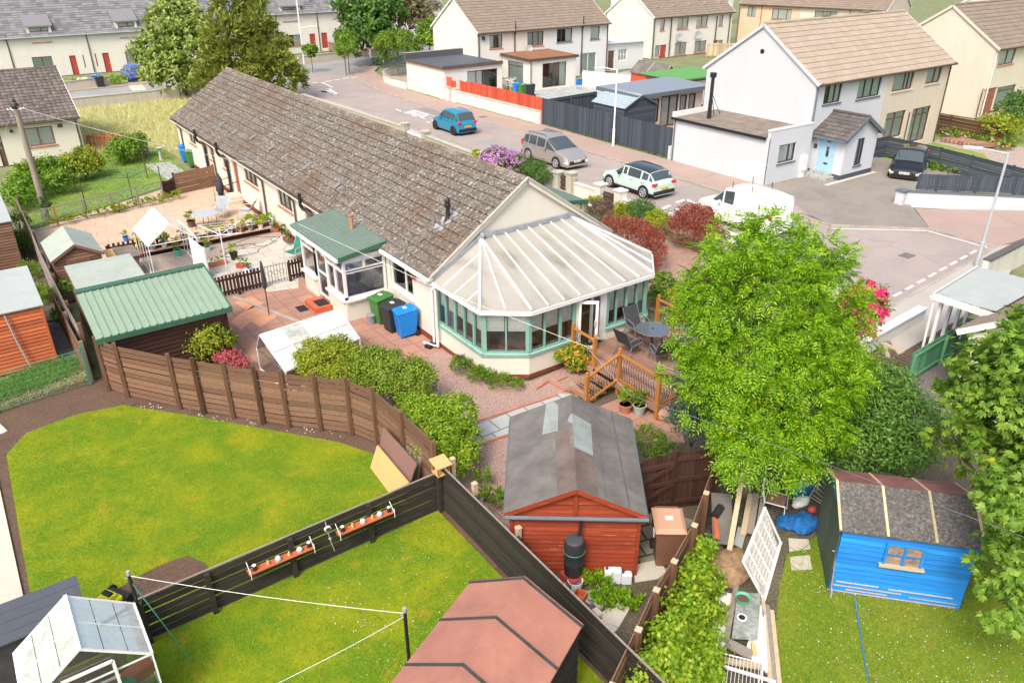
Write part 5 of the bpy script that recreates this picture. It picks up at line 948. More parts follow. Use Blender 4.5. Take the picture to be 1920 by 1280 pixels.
# ---------------------------------------------------------------- cars
def car(name,label,cat,P,rz,L,W,H,body,st,belt=.95,wb=2.5,wr=.31,roofm=None,clad=None,plate='yellow',front_only=False,group='parked cars',rim='grey_metal',vanside=False,tail='tall',rails=False,glass_from=None,zb=.2):
    """st: stations front to rear (x, top z, cabin?)"""
    t=thing(name,label,cat,(*P,.01),rz,group); w=W/2; T=WM[t.name]
    rows=[]
    for i,(x,z,cab) in enumerate(st):
        e=1-.16*(abs(x)/(L/2))**5 if abs(x)>L*.38 else 1.
        ww=w*e; b=min(belt,z-.03)
        if cab: wr_=ww*(.80 if not vanside else .9); r=[(ww*.93,zb),(ww,zb+.14),(ww,(zb+b)/2+.1),(ww*.965,b),(wr_,z-.07),(wr_*.86,z-.01),(0,z+.02)]
        else: r=[(ww*.93,zb),(ww,zb+.14),(ww*.99,(zb+b)/2+.08),(ww*.955,z-.05),(ww*.84,z),(ww*.5,z+.02),(0,z+.03)]
        rows.append([(x,y,zz) for y,zz in r]+[(x,-y,zz) for y,zz in r[-2::-1]])
    n=13; m=MB(T); vs=[p for r in rows for p in r]; fs=[];mi=[]
    for i in range(len(rows)-1):
        for k in range(n-1):
            fs.append((i*n+k,(i+1)*n+k,(i+1)*n+k+1,i*n+k+1)); c0,c1=st[i][2],st[i+1][2]
            mi.append(1 if roofm and k in (4,5,6,7) and c0 and c1 else (2 if k in(0,11) and clad else 0))
        fs.append((i*n,i*n+n-1,(i+1)*n+n-1,(i+1)*n)); mi.append(2)
    fs.append(tuple(range(n-1,-1,-1))); mi.append(2 if 0 else 0); fs.append(tuple(range((len(rows)-1)*n,len(rows)*n))); mi.append(0)
    m.add(vs,fs); m.mi=mi; bo=m.build('body',[M[body],M[roofm or body],M[clad or 'black_plastic']],t,smooth='auto')
    # glass
    def gl(poly,name='window',inset=.07,off=.012):
        p=[Vector(q) for q in poly]; c=sum(p,Vector())/len(p); nrm=(p[1]-p[0]).cross(p[-1]-p[0]).normalized()
        if nrm.dot(c-Vector((0,0,.6)))<0: nrm=-nrm
        m=MB(T); m.add([q+(c-q)*min(.4,inset/max((c-q).length,.01))+nrm*off for q in p],[tuple(range(len(p)))]); return m.build(name,M['car_glass'] if 0 else M['auto_glass'],t)
    for i in range(len(rows)-1):
        a,b=rows[i],rows[i+1]; c0,c1=st[i][2],st[i+1][2]
        if (c0!=c1):
            m=MB(T); hi,lo=(b,a) if c1 else (a,b); k0=4
            P_=[];nr=None
            rows_=[]
            for k in range(4,9): rows_.append((Vector(lo[k]).lerp(Vector(hi[k]),.07),Vector(hi[k]).lerp(Vector(lo[k]),.05)))
            up=Vector((1 if c1 else -1,0,.8)).normalized()*.014
            for r in (rows_,): 
                r[0]=(r[0][0]*1,r[0][1]*1)
                for (p1,p2),(p3,p4) in zip(r,r[1:]): m.quad(p1+up,p3+up,p4+up,p2+up)
            m.build('windscreen' if c1 else 'rear_window',M['auto_glass'],t)
        if c0 or c1:
            if vanside and i>=vanside: continue
            for k in (3,8+0):
                kk=(3,4) if k==3 else (9,8)
                q=[a[kk[0]],b[kk[0]],b[kk[1]],a[kk[1]]]
                if not (c0 and c1): q=[a[kk[0]],b[kk[0]],b[kk[1]]] if c1 else [a[kk[0]],b[kk[0]],a[kk[1]]]
                gl(q)
    for sx in (1,-1):
        for sy in (1,-1):
            x=sx*wb/2; y=sy*(w+.0); m=MB(T); seg=18
            ring=[(x+(wr+.07)*math.cos(2*PI*k/seg),y+sy*.006,wr+(wr+.07)*math.sin(2*PI*k/seg)) for k in range(seg)]; ring=[(a,b_,max(.06,c)) for a,b_,c in ring]
            ar=MB(T); ar.add(ring+[(a,y-sy*.02,c) for a,_,c in ring],[tuple(range(seg))]+[(k,(k+1)%seg,seg+(k+1)%seg,seg+k) for k in range(seg)]); ar.build('wheel_arch',M['black_plastic'],t)
            m=MB(T); m.tube([(x,y-sy*.18,wr),(x,y+sy*.0,wr),(x,y+sy*.02,wr)],[wr,wr,wr*.93],20); wo=m.build('wheel',M['rubber'],t,smooth='auto')
            m=MB(T); m.tube([(x,y+sy*.021,wr),(x,y+sy*.026,wr)],[wr*.3,wr*.28],12)
            for k in range(7): an=2*PI*k/7+.2; m.beam((x,y+sy*.024,wr),(x+wr*.66*math.cos(an),y+sy*.024,wr+wr*.66*math.sin(an)),.05,.012,up=(0,1,0))
            rg=[(x+wr*.68*math.cos(2*PI*k/16),y+sy*.022,wr+wr*.68*math.sin(2*PI*k/16)) for k in range(17)]; m.tube(rg,.018,4); m.build('rim',M[rim],wo)
    xf,xr=L/2,-L/2; tz=st[-1][1]
    for sy in (1,-1):
        m=MB(T); m.cbox((xf-.13,sy*(w*.72),st[0][1]-.06),(.3,.34,.13),rz=-sy*.5,ty=.25); m.build('headlight',M['lamp_clear'],t,bevel=.03)
        m=MB(T)
        if tail=='tall': m.cbox((xr+.1,sy*w*.83,belt-.02),(.16,.13,.34)); 
        else: m.cbox((xr+.08,sy*w*.76,belt-.12),(.2,.3,.16),rz=sy*.3)
        m.build('tail_light',M['lamp_red'],t,bevel=.03)
        xm=st[[i for i,q in enumerate(st) if q[2]][0]][0]+.25; m=MB(T); m.cbox((xm-.1,sy*(w+.09),belt+.06),(.12,.18,.13)); m.build('mirror',M[body if body!='car_mint' else 'black_plastic'],t,bevel=.02)
    m=MB(T); m.cbox((xf-.02,0,.42),(.1,W*.62,.2)); m.build('grille',M['black_plastic'],t,bevel=.02)
    for x,nm,pm in ((xf+.035,'front_plate','plate_white'),(xr-.03,'rear_plate','plate_yellow')):
        m=MB(T); m.cbox((x,0,.5 if x>0 else belt*.62),(.015,.52,.115)); o=m.build('number_plate',M[pm],t); m=MB(T)
        for k in range(7): m.cbox((x+(.009 if x>0 else -.009),-.19+k*.06+(.03 if k>3 else 0),.5 if x>0 else belt*.62),(.003,.035,.07))
        m.build('characters',M['black_plastic'],o)
    m=MB(T); m.cbox((xr+.03,0,.36),(.12,W*.86,.2)); m.build('bumper',M[clad or 'black_plastic'],t,bevel=.03)
    cb=[q[0] for q in st if q[2]]
    if rails:
        for sy in (1,-1): m=MB(T); m.tube([(cb[0]-.15,sy*w*.66,H-.06),(cb[0]-.35,sy*w*.66,H+.05),(cb[-1]+.35,sy*w*.66,H+.03),(cb[-1]+.2,sy*w*.66,H-.08)],.016,6); m.build('roof_rail',M['black_plastic'],t)
    cb=[q[0] for q in st if q[2]]; x1,x2=cb[0]-.05,cb[-1]+.25
    for sy in (1,-1):
        for x in ((x1,(x1+x2)/2,x2) if not vanside else (x1,x1-1.0)):
            m=MB(T); m.beam((x,sy*(w*.985+.006),zb+.16),(x,sy*(w*.968+.008),belt-.02),.012,.006,up=(0,1,0)); m.build('door_seam',M['black_plastic'],t)
        for x in ((x1+x2)/2+.16,x2+.16): m=MB(T); m.cbox((x,sy*(w*.975+.012),belt-.14),(.16,.02,.025)); m.build('door_handle',M[clad or body],t)
    m=MB(T); ln=0
    return t
def carpaint(name,c,met=.2):
    b=NB(name); b.fin(c,.32,met,None,.5); b.b.inputs['Coat Weight'].default_value=.7; b.b.inputs['Coat Roughness'].default_value=.06; MATS[name]=b.m
carpaint('car_teal',(.015,.25,.42)); carpaint('car_mint',(.50,.68,.60),0); carpaint('car_silver',(.42,.39,.36),.5); carpaint('car_black',(.010,.010,.012),.1); carpaint('car_white',(.80,.81,.82),0); carpaint('car_blue',(.04,.15,.55)); carpaint('car_blackroof',(.03,.035,.045),.1); carpaint('lamp_clear',(.6,.63,.65),.1); carpaint('lamp_red',(.45,.02,.02),0); paint('plate_yellow',(.80,.62,.03),.5,.02); paint('plate_white',(.8,.8,.78),.5,.02)
b=NB('auto_glass'); b.fin((.055,.075,.08),.06,0,None,.9); MATS['auto_glass']=b.m
U=PI/2
hatch=lambda L,H,nose=.72,rake=.9: [(L/2,.55,0),(L/2-.12,nose,0),(L/2-.55,nose+.12,0),(L/2-1.0,nose+.22,0),(L/2-1.0-rake*.75,H-.02,1),(0,H,1),(-L/2+.95,H-.03,1),(-L/2+.45,H-.1,1),(-L/2+.1,.95,0),(-L/2+.02,.75,0)]
car('parked_car','teal blue small hatchback with black wheels parked beside the stone garden wall','car',(17.82,28.0),U,3.7,1.66,1.6,'car_teal',hatch(3.7,1.6,.78),.98,2.43,.3,rim='black_plastic',tail='low')
car('parked_car','pale mint green hatchback with black roof parked by the white garden gate','car',(18.0,9.45),U,4.0,1.72,1.48,'car_mint',hatch(4.0,1.48,.76),.93,2.62,.32,roofm='car_blackroof',clad='black_plastic',tail='low')
car('parked_car','silver-brown people carrier with roof rails parked behind the clipped hedge, facing the camera','car',(18.1,16.9),-U,4.5,1.84,1.64,'car_silver',[(2.25,.5,0),(2.15,.72,0),(1.8,.86,0),(1.3,.98,0),(.25,1.58,1),(-.6,1.64,1),(-1.4,1.62,1),(-1.95,1.52,1),(-2.18,1.0,0),(-2.24,.7,0)],.98,2.73,.33,rails=True)
car('parked_car','black hatchback with chrome badge parked on the drive in front of the anthracite fence','car',(32.8,2.75),PI+.42,4.15,1.73,1.44,'car_black',hatch(4.15,1.44,.68),.9,2.5,.31)
car('parked_car','bright blue car parked on the drive of the slate-roofed terrace','car',(4.7,66.5),U,4.0,1.7,1.5,'car_blue',hatch(4.0,1.5,.74),.93,2.5,.31,tail='low')
car('parked_car','silver car at the left edge, only its headlamp end showing beside the pale roofed shed','car',(-12.6,13.6),rad(-40),4.1,1.7,1.48,'car_silver',hatch(4.1,1.48,.74),.93,2.5,.31)
vn=car('van','white panel van with roof bars at the kerb behind the red shrub','van',(18.0,2.35),U,4.4,1.72,1.8,'car_white',[(2.2,.55,0),(2.1,.85,0),(1.7,1.0,0),(1.25,1.1,0),(.55,1.76,1),(-.1,1.84,1),(-1.2,1.86,1),(-2.15,1.8,1),(-2.22,1.6,1),(-2.24,.7,1)],1.05,2.7,.32,vanside=5,group='parked cars',tail='tall')
T=WM[vn.name]
for x in (.2,-.9):
    m=MB(T)
    for y in (-.7,.7): m.tube([(x,y,1.8),(x,y,2.12)],.02,5)
    m.build('roof_bar',M['black_metal'],vn)
# ---------------------------------------------------------------- plants
leafm('leaf_rowan',[(.06,.18,.01),(.17,.39,.015),(.31,.53,.02),(.45,.60,.03)],.42); leafm('leaf_green',[(.06,.14,.012),(.12,.25,.02),(.20,.35,.03),(.30,.43,.045)]); leafm('leaf_dark',[(.035,.09,.018),(.075,.17,.03),(.12,.24,.04),(.17,.29,.06)]); leafm('leaf_maple',[(.09,.20,.03),(.18,.34,.045),(.29,.47,.06),(.45,.57,.08)],.5)
leafm('leaf_maple_tip',[(.55,.62,.03),(.65,.62,.05)],.4); leafm('leaf_hedge',[(.07,.15,.015),(.16,.28,.025),(.28,.38,.035),(.36,.38,.06)]); leafm('leaf_blue',[(.07,.13,.09),(.12,.20,.13),(.19,.28,.18)]); leafm('leaf_yellow',[(.20,.30,.02),(.33,.40,.02),(.50,.50,.03)],.4); leafm('leaf_bramble',[(.10,.24,.012),(.19,.36,.02),(.34,.48,.03),(.45,.50,.05)],.4)
leafm('leaf_mixed',[(.10,.17,.02),(.22,.32,.02),(.38,.44,.03),(.44,.32,.08)]); leafm('leaf_red',[(.20,.05,.035),(.36,.10,.07),(.52,.19,.14),(.30,.20,.08)]); leafm('leaf_pinkred',[(.40,.07,.09),(.55,.13,.15),(.65,.22,.22)]); leafm('leaf_purple',[(.11,.055,.055),(.20,.12,.10),(.27,.18,.13)])
leafm('flower_lilac',[(.50,.20,.55),(.65,.33,.66),(.75,.5,.75)]); leafm('flower_pink',[(.75,.03,.16),(.85,.07,.25),(.9,.2,.35)]); leafm('flower_white',[(.8,.8,.75),(.85,.85,.8)]); leafm('flower_yellow',[(.8,.55,.03),(.85,.7,.05)]); leafm('flower_orange',[(.7,.2,.03),(.8,.35,.05),(.35,.4,.05)]); leafm('flower_mix',[(.7,.05,.08),(.8,.5,.05),(.5,.2,.5),(.8,.8,.7)]); leafm('flower_purple',[(.16,.07,.35),(.28,.12,.5)])
leafm('leaf_conifer',[(.12,.16,.03),(.24,.30,.05),(.37,.40,.08)],.3); leafm('leaf_far',[(.12,.20,.04),(.23,.33,.07),(.34,.43,.10),(.42,.43,.14)]); leafm('leaf_brownish',[(.14,.13,.06),(.22,.19,.09),(.28,.25,.13)]); leafm('leaf_dogwood',[(.08,.19,.03),(.15,.31,.05),(.26,.43,.09)],.4); leafm('leaf_dome',[(.09,.19,.015),(.15,.27,.02),(.22,.34,.03)])
leafm('blade',[(.08,.19,.012),(.18,.31,.018),(.28,.37,.02),(.42,.36,.03)],.3,big=1.1); leafm('blade_long',[(.08,.20,.02),(.15,.32,.03),(.25,.38,.06)],.3,big=.6); leafm('straw',[(.50,.56,.18),(.70,.64,.36),(.60,.62,.25)],.3); leafm('dry_straw',[(.42,.32,.18),(.56,.44,.27),(.30,.22,.12)],.2)
wood('bark',(.10,.08,.06),(.19,.16,.12),axis='z'); wood('bark_grey',(.2,.18,.15),(.33,.3,.26),axis='z')
def nrm(a): return a/np.maximum(np.linalg.norm(a,axis=-1,keepdims=True),1e-6)
def quads(C,D,N,L,Wd,curl=.12):
    D=nrm(D); Sd=nrm(np.cross(N,D)); Nn=np.cross(D,Sd); L=np.asarray(L)[:,None]; Wd=np.asarray(Wd)[:,None]
    v=np.stack([C,C+D*L*.45+Sd*Wd*.5+Nn*L*.05,C+D*L-Nn*L*curl,C+D*L*.45-Sd*Wd*.5+Nn*L*.05],1); return v.reshape(-1,3)
def lobe_pts(lobes,n,cl,spread,inner=.2,zmin=.05,shell=.16):
    L=np.array(lobes,float); wts=(L[:,3]*L[:,4]+L[:,3]*L[:,5]); wts/=wts.sum()
    nc=max(3,n//cl); k=RNG.choice(len(L),nc,p=wts); d=nrm(RNG.normal(size=(nc,3))); d[:,2]=np.where(RNG.random(nc)<.7,np.abs(d[:,2]),d[:,2])
    r=1-np.abs(RNG.normal(0,shell,nc)); r=np.where(RNG.random(nc)<inner,RNG.random(nc)**.5*.85,r); r*=1+RNG.normal(0,.06,nc)
    cc=L[k,:3]+d*L[k,3:6]*r[:,None]; j=RNG.integers(0,nc,n); R=L[k[j],3:6].mean(1,keepdims=True)
    P=cc[j]+RNG.normal(0,spread,(n,3))*np.minimum(R,1.2); out=nrm((P-L[k[j],:3])/L[k[j],3:6]**1)
    m=P[:,2]>zmin; global _OFF; _OFF=nrm(P-cc[j])[m]; return P[m],out[m]
def foliage(name,par,lobes,n,size,mat,kind='leaf',cl=14,spread=.10,asp=.55,inner=.2,droop=.0,zmin=.05,shell=.16,tilt=.6):
    P,O=lobe_pts(lobes,n,cl,spread,inner,zmin,shell); n=len(P); rn=RNG.normal(size=(n,3))
    if kind=='frond':
        D=nrm(O*.45+_OFF*1.1+rn*.3+np.array([0,0,-droop])); N=nrm(np.array([0,0,1.])+O*.5+RNG.normal(size=(n,3))*.25); Sd=nrm(np.cross(N,D)); N=np.cross(D,Sd); Lf=size*RNG.uniform(.7,1.25,n); V=[]
        for i in range(5):
            f=.12+.2*i; base_=P+D*(Lf*f)[:,None]-np.array([0,0,1.])*(Lf*f*f*.35)[:,None]
            for sg in ((1,-1) if i<4 else (0,)):
                dd=nrm(D*.55+Sd*sg) if sg else D; nn=nrm(N+RNG.normal(size=(n,3))*.2); V.append(quads(base_,dd,nn,Lf*.38,Lf*.12,.25).reshape(n,4,3))
        V=np.stack(V,1).reshape(-1,3)
    elif kind=='maple':
        N=nrm(O*.6+np.array([0,0,.7])+rn*.45); D=nrm(np.cross(N,RNG.normal(size=(n,3)))+O*.5-np.array([0,0,.3])); Sd=nrm(np.cross(N,D)); Lf=size*RNG.uniform(.6,1.2,n); V=[]
        for a in (-1.05,-.5,0,.5,1.05): V.append(quads(P,D*math.cos(a)+Sd*math.sin(a),N,Lf*(1 if abs(a)<.6 else .75),Lf*.42,.2).reshape(n,4,3))
        V=np.stack(V,1).reshape(-1,3)
    elif kind=='spray':                                  # conifer sprays, long thin
        D=nrm(O+rn*.35+np.array([0,0,-droop])); N=nrm(np.cross(D,RNG.normal(size=(n,3)))); V=quads(P,D,N,size*RNG.uniform(.6,1.3,n),size*asp*RNG.uniform(.7,1.2,n),.1)
    elif kind=='up':
        D=nrm(np.array([0,0,1.])+rn*.45+O*.4); N=nrm(np.cross(D,RNG.normal(size=(n,3)))); V=quads(P,D,N,size*RNG.uniform(.6,1.4,n),size*asp*RNG.uniform(.7,1.2,n),.3)
    else:
        N=nrm(O*(1-tilt*.5)+rn*tilt+np.array([0,0,.35])); D=nrm(np.cross(N,RNG.normal(size=(n,3)))); V=quads(P,D,N,size*RNG.uniform(.6,1.35,n),size*asp*RNG.uniform(.8,1.2,n),.15)
    Fq=np.arange(len(V)).reshape(-1,4); return npmesh(name,V,Fq,M[mat],par)
def trunk(par,base_,lobes,r=.12,mat='bark',name='trunk',nb=99,h0=None):
    m=MB(); b=Vector(base_); cs=[Vector(l[:3]) for l in lobes]; top=sum(cs,Vector())/len(cs); h=(top-b).length
    mid=b.lerp(top,.45)+Vector((random.uniform(-.1,.1)*r*4,random.uniform(-.1,.1)*r*4,0)); m.tube([b-Vector((0,0,.05)),b.lerp(mid,.1),b.lerp(mid,.6),mid,top],[r*1.35,r*1.05,r*.9,r*.75,r*.3],9)
    for c in cs[:nb]:
        f=random.uniform(.35,.95); s=b.lerp(mid,f) if f<.7 else mid.lerp(top,random.uniform(0,.6)); k=s.lerp(c,.5)+Vector((random.uniform(-.15,.15),random.uniform(-.15,.15),.15))*min(1,r*6); m.tube([s,k,c],[r*.5,r*.3,r*.1],6)
        for _ in range(3): e=c+Vector((random.uniform(-1,1),random.uniform(-1,1),random.uniform(-.3,1)))*lobes[0][3]*.6; m.tube([k.lerp(c,.6),e],[r*.2,r*.05],4,cap=False)
    return m.build(name,M[mat],par,smooth=True)
def lob(pts,sq=1.):                                      # (px,py,dist,r[,rz])
    out=[]
    for q in pts:
        c=PD(q[0],q[1],q[2]); r=q[3]; out.append((c.x,c.y,max(c.z,.1),r,r,(q[4] if len(q)>4 else r*sq)))
    return out
def tree(name,label,basep,lobes,n,size,mat,kind='leaf',r=.14,cat='tree',group=None,tm='bark',extra=(),**kw):
    t=thing(name,label,cat,(*basep,0),0,group); trunk(t,(*basep,0),lobes,r,tm); foliage('crown',t,lobes,n,size,mat,kind,**kw)
    for e in extra: foliage(e[0],t,lobes,e[1],e[2],e[3],e[4] if len(e)>4 else 'leaf',**(e[5] if len(e)>5 else {}))
    return t
# rowan
rl=lob([(1445,440,16.9,.62),(1388,490,16.4,.95),(1500,505,17.3,1.1),(1345,570,16.2,.95),(1455,590,16.2,1.35),(1548,570,17.3,.95),(1325,650,15.9,.8),(1560,650,17.,1.05),(1420,690,15.7,1.35),(1515,745,15.8,1.15),(1350,745,15.3,.85),(1590,705,16.9,.65),(1440,815,15.1,1.05),(1390,840,14.9,.7),(1490,845,15.2,.8),(1300,690,15.7,.4),(1300,590,16.3,.5),(1255,700,15.6,.28),(1545,800,15.6,.6)])
rl=[(a,b_,c,r*.9,r2*.9,r3*.93) for a,b_,c,r,r2,r3 in rl]
tree('rowan_tree','large bright green rowan tree with feathery leaves in front of the decking',S(1395,925),rl,9800,.25,'leaf_rowan','frond',r=.16,cl=20,spread=.085,droop=.25,inner=.12,tm='bark_grey')
# maple
ml=lob([(1908,640,16.2,.6),(1878,700,15.6,.75),(1815,775,15.4,.6),(1900,760,15.,.95),(1840,830,15.2,.7),(1785,830,15.5,.4),(1925,890,14.5,.85),(1900,975,14.2,.6),(1920,1050,13.6,.75),(1895,1150,13.2,.6),(1950,950,13.8,1.0),(1955,700,15,1.0),(1780,730,15.9,.3)])
tree('maple_tree','broad-leaved maple tree with yellow shoot tips crowding the blue shed at the right edge',S(1930,1090),ml,7600,.14,'leaf_maple','maple',r=.16,cl=20,spread=.14,inner=.25,extra=[('young_leaves',60,.10,'leaf_maple_tip','maple',dict(cl=6,spread=.035,inner=0.,shell=.03))])
def bush(name,label,lobes,n,size,mat,kind='leaf',cat='shrub',group=None,stem=.03,flowers=None,extra=(),**kw):
    c=lobes[0]; bx=sum(l[0] for l in lobes)/len(lobes); by=sum(l[1] for l in lobes)/len(lobes); t=thing(name,label,cat,(bx,by,0),0,group)
    trunk(t,(bx,by,0),lobes,stem,'bark','stem'); foliage('foliage',t,lobes,n,size,mat,kind,**kw)
    if flowers: foliage('flowers',t,lobes,flowers[0],flowers[1],flowers[2],'leaf',cl=flowers[3] if len(flowers)>3 else 12,spread=flowers[4] if len(flowers)>4 else .05,inner=0,shell=.05,asp=.9)
    return t
def bl(pts):                                             # (px,py,z centre,rx[,rz])
    out=[]
    for q in pts: c=S3(q[0],q[1],q[2]); out.append((c.x,c.y,c.z,q[3],q[3],q[4] if len(q)>4 else q[3]))
    return out
bush('elder_bush','green leafy thicket behind the blue shed and right of the rowan',lob([(1590,760,17.8,.8),(1650,745,18.6,.9),(1690,800,17.9,.9),(1630,825,17.3,.85),(1580,850,16.8,.7),(1700,850,17.3,.6)]),15000,.12,'leaf_dogwood','leaf',stem=.05,cl=14,spread=.13,asp=.4,inner=.25)
bush('juniper','blue-green feathery shrub at the left foot of the rowan',lob([(1300,725,17.4,.5),(1290,790,16.6,.5),(1335,780,16.6,.55),(1300,700,17.6,.35)]),5200,.11,'leaf_blue','up',cl=12,spread=.13,asp=.3)
bush('rhododendron','rhododendron covered in hot pink flowers right of the rowan crown',lob([(1612,585,20.,.62),(1628,560,20.3,.45),(1590,600,20,.5)]),1500,.12,'leaf_green','leaf',stem=.04,flowers=(3200,.085,'flower_pink',14,.05))
bush('climbing_plant','pink-flowered climber glimpsed through the middle of the rowan crown',lob([(1500,560,18.6,.5),(1470,620,18.5,.4)]),300,.1,'leaf_green','leaf',flowers=(500,.08,'flower_pink'))
# brambles at the bottom
bush('bramble_hedge','yellow-green bramble and hop growth spilling over the brown fence at the bottom',bl([(1322,1035,.8,.26,.35),(1312,1090,.7,.36,.42),(1290,1150,.7,.45,.5),(1262,1205,.7,.45,.5),(1312,1200,.5,.4,.4),(1270,1270,.7,.55,.55),(1320,1260,.5,.36,.4),(1212,1265,.85,.35,.4),(1338,1108,.35,.28,.3),(1345,1150,.25,.22,.2),(1248,1235,1.15,.22,.3),(1303,1065,1.05,.2,.3),(1330,1225,.75,.25,.3)]),12500,.092,'leaf_bramble','leaf',cl=16,spread=.2,asp=.75,inner=.3,shell=.32)
# conifers and trees far left
def far_tree(name,label,basepx,pts,n,size,mat,kind='leaf',r=.3,**kw):
    return tree(name,label,S(*basepx),lob(pts),n,size,mat,kind,r=r,**kw)
d0=math.dist(S(345,190),(CX,CY))
far_tree('ash_tree','rounded bright green tree left of the dark conifers behind the bungalow',(345,188),[(330,60,78,2.6),(300,105,77,2.3),(365,95,76,2.6),(320,140,76,2.3),(375,150,75,1.8),(350,40,78,2.0),(330,15,79,1.6),(290,145,76,1.3)],9000,.42,'leaf_far',cl=16,spread=.12,r=.3)
for lb_,bx,pts in (('tall golden-green conifer with its top cut by the photo edge, nearer the ash',(430,180),[(430,25,72,1.1,1.9),(425,70,71,1.7,1.6),(430,115,71,2.1,1.5),(420,150,70,2.2,1.3)]),('pointed golden-green conifer on the right of the pair behind the bungalow roof',(505,178),[(478,22,72,.8,1.8),(485,55,71,1.2,1.4),(495,90,71,1.7,1.4),(505,125,70,2.1,1.5),(530,150,70,1.9,1.2)])):
    far_tree('conifer_tree',lb_,bx,pts,7500,.5,'leaf_conifer','spray',cl=20,spread=.13,asp=.35,droop=.1,inner=.12)
far_tree('broadleaf_tree','dark green tree in front of the red-doored terrace at the top',(690,88),[(690,50,92,3.0),(670,20,93,2.6),(715,30,92,2.6),(700,75,90,2.4),(665,70,90,1.8)],7000,.5,'leaf_dark',cl=16,spread=.13)
far_tree('birch_tree','thin brownish tree with pale trunk behind the domed hedge',(762,78),[(760,30,96,2.6),(745,10,97,2.2),(785,40,96,2.0),(800,20,97,1.5)],3200,.45,'leaf_brownish',tm='bark_grey',cl=14,spread=.16,inner=.35,r=.16)
far_tree('shrub','deep green shrub against the left wall of the cream semi',(805,92),[(807,62,84,1.3),(808,80,83,1.4)],1800,.35,'leaf_green',r=.08,cat='shrub')
bush('domed_hedge','large smooth domed clipped shrub beside the road junction',lob([(743,85,82,2.1,1.3),(726,92,82,1.3,.8),(762,92,82,1.3,.8)]),9000,.17,'leaf_dome',cl=60,spread=.12,shell=.02,inner=0,tilt=.4)
for lb_,q in (('low green shrub under the terrace window at the junction',(650,80,86,1.2)),('pale green low shrub by the roadside wall at the junction',(645,95,84,1.0,.6)),('small round shrub beside the lamp post and red door',(582,95,87,.8,.7))): bush('shrub',lb_,lob([q]),900,.25,'leaf_green',stem=.05)
# bungalow garden
G_=bush
G_('rhododendron','lilac rhododendron in full flower beyond the bungalow ridge',bl([(935,300,1.2,.75,.75),(965,305,1.0,.6,.6),(915,298,1.2,.5,.5)]),1500,.13,'leaf_green',flowers=(4200,.10,'flower_lilac',16,.05))
t=G_('clipped_hedge','long clipped green box hedge beside the silver people carrier',[(x,y,.72,.45,.5,.62) for x,y in ((14.1,15.6),(14.1,15.0),(14.1,14.4),(14.1,13.8),(14.1,13.2),(14.1,12.6))],13000,.075,'leaf_dark',cl=80,spread=.2,shell=.04,inner=0,tilt=.35)
G_('shrub','small lime-yellow shrub left of the lilac rhododendron',bl([(894,290,1.0,.28)]),350,.12,'leaf_yellow')
G_('shrub','rounded dark purple shrub by the white garden gate',bl([(1127,398,.65,.72,.6)]),2600,.08,'leaf_purple',cl=18)
G_('shrub','yellow-green spreading shrub behind the dark purple one',bl([(1112,382,.5,.5,.4)]),900,.1,'leaf_mixed')
G_('shrub','small bright lime columnar shrub beside the dark purple shrub',bl([(1161,402,.6,.38,.6)]),1400,.08,'leaf_yellow')
G_('shrub','dark green fine-leaved rounded shrub between two yellow shrubs',bl([(1200,400,.65,.85,.65)]),5200,.07,'leaf_dark',cl=30)
G_('shrub','golden shrub half hidden behind the dark rounded one by the white wall',bl([(1178,402,.55,.55,.55)]),1500,.09,'leaf_yellow')
G_('shrub','bright yellow-green shrub in front of the white wall',bl([(1233,418,.6,.62,.6)]),2900,.09,'leaf_yellow')
G_('photinia_hedge','red-leaved photinia hedge behind the right end of the conservatory roof',bl([(1150,425,1.1,.5),(1172,432,1.15,.55),(1198,440,1.15,.6),(1220,452,1.1,.6),(1222,475,.8,.6),(1215,500,.6,.5)]),10500,.085,'leaf_red','up',asp=.45,cl=16)
G_('photinia_shrub','large rounded red photinia shrub in front of the white van',bl([(1302,425,1.05,.95,.95),(1280,430,.85,.7),(1325,440,.85,.7)]),9500,.09,'leaf_red','up',asp=.45,cl=16)
G_('shrub','green leafy shrub beyond the deck rail at the conservatory corner',bl([(1243,530,.5,.5,.4),(1232,555,.4,.4)]),1800,.11,'leaf_green')
G_('shrub','golden yellow shrub behind the deck between rail and rowan',bl([(1275,560,.6,.5,.45),(1300,590,.5,.45),(1262,585,.4,.3)]),2200,.10,'leaf_yellow')
G_('pieris_shrub','orange-tipped pieris shrub at the foot of the deck steps',bl([(1078,668,.6,.42,.42),(1092,680,.4,.3),(1052,668,.6,.2)]),1700,.10,'leaf_mixed',flowers=(420,.08,'flower_orange',10,.05))
G_('bedding_plants','low leafy bed with purple spikes along the conservatory plinth',bl([(868,688,.2,.4,.28),(900,706,.2,.35,.3),(935,716,.2,.35,.3),(962,722,.15,.3,.2),(862,680,.3,.2,.3)]),3600,.09,'leaf_green','up',cat='plants',asp=.3,flowers=(160,.06,'flower_purple',14,.03))
G_('acer_shrub','low deep pink japanese maple behind the brown fence',bl([(433,676,.5,.42,.33),(415,672,.5,.25,.2),(455,680,.4,.25,.22)]),3400,.065,'leaf_pinkred','frond' if 0 else 'leaf',cl=20)
G_('shrub','round yellow-green shrub with golden tips between the green-roofed shed and pink maple',bl([(392,640,.75,.72,.62),(362,645,.6,.45),(425,640,.5,.4)]),5200,.085,'leaf_mixed',cl=18)
G_('mixed_hedge','tall bushy hedge with bare twigs, left half, behind the brown fence',bl([(590,668,1.05,.58,.5),(632,664,1.1,.62,.52),(662,690,.85,.6),(600,695,.8,.6),(645,712,.65,.55)]),15000,.078,'leaf_mixed',cl=26,stem=.06,inner=.2,shell=.09)
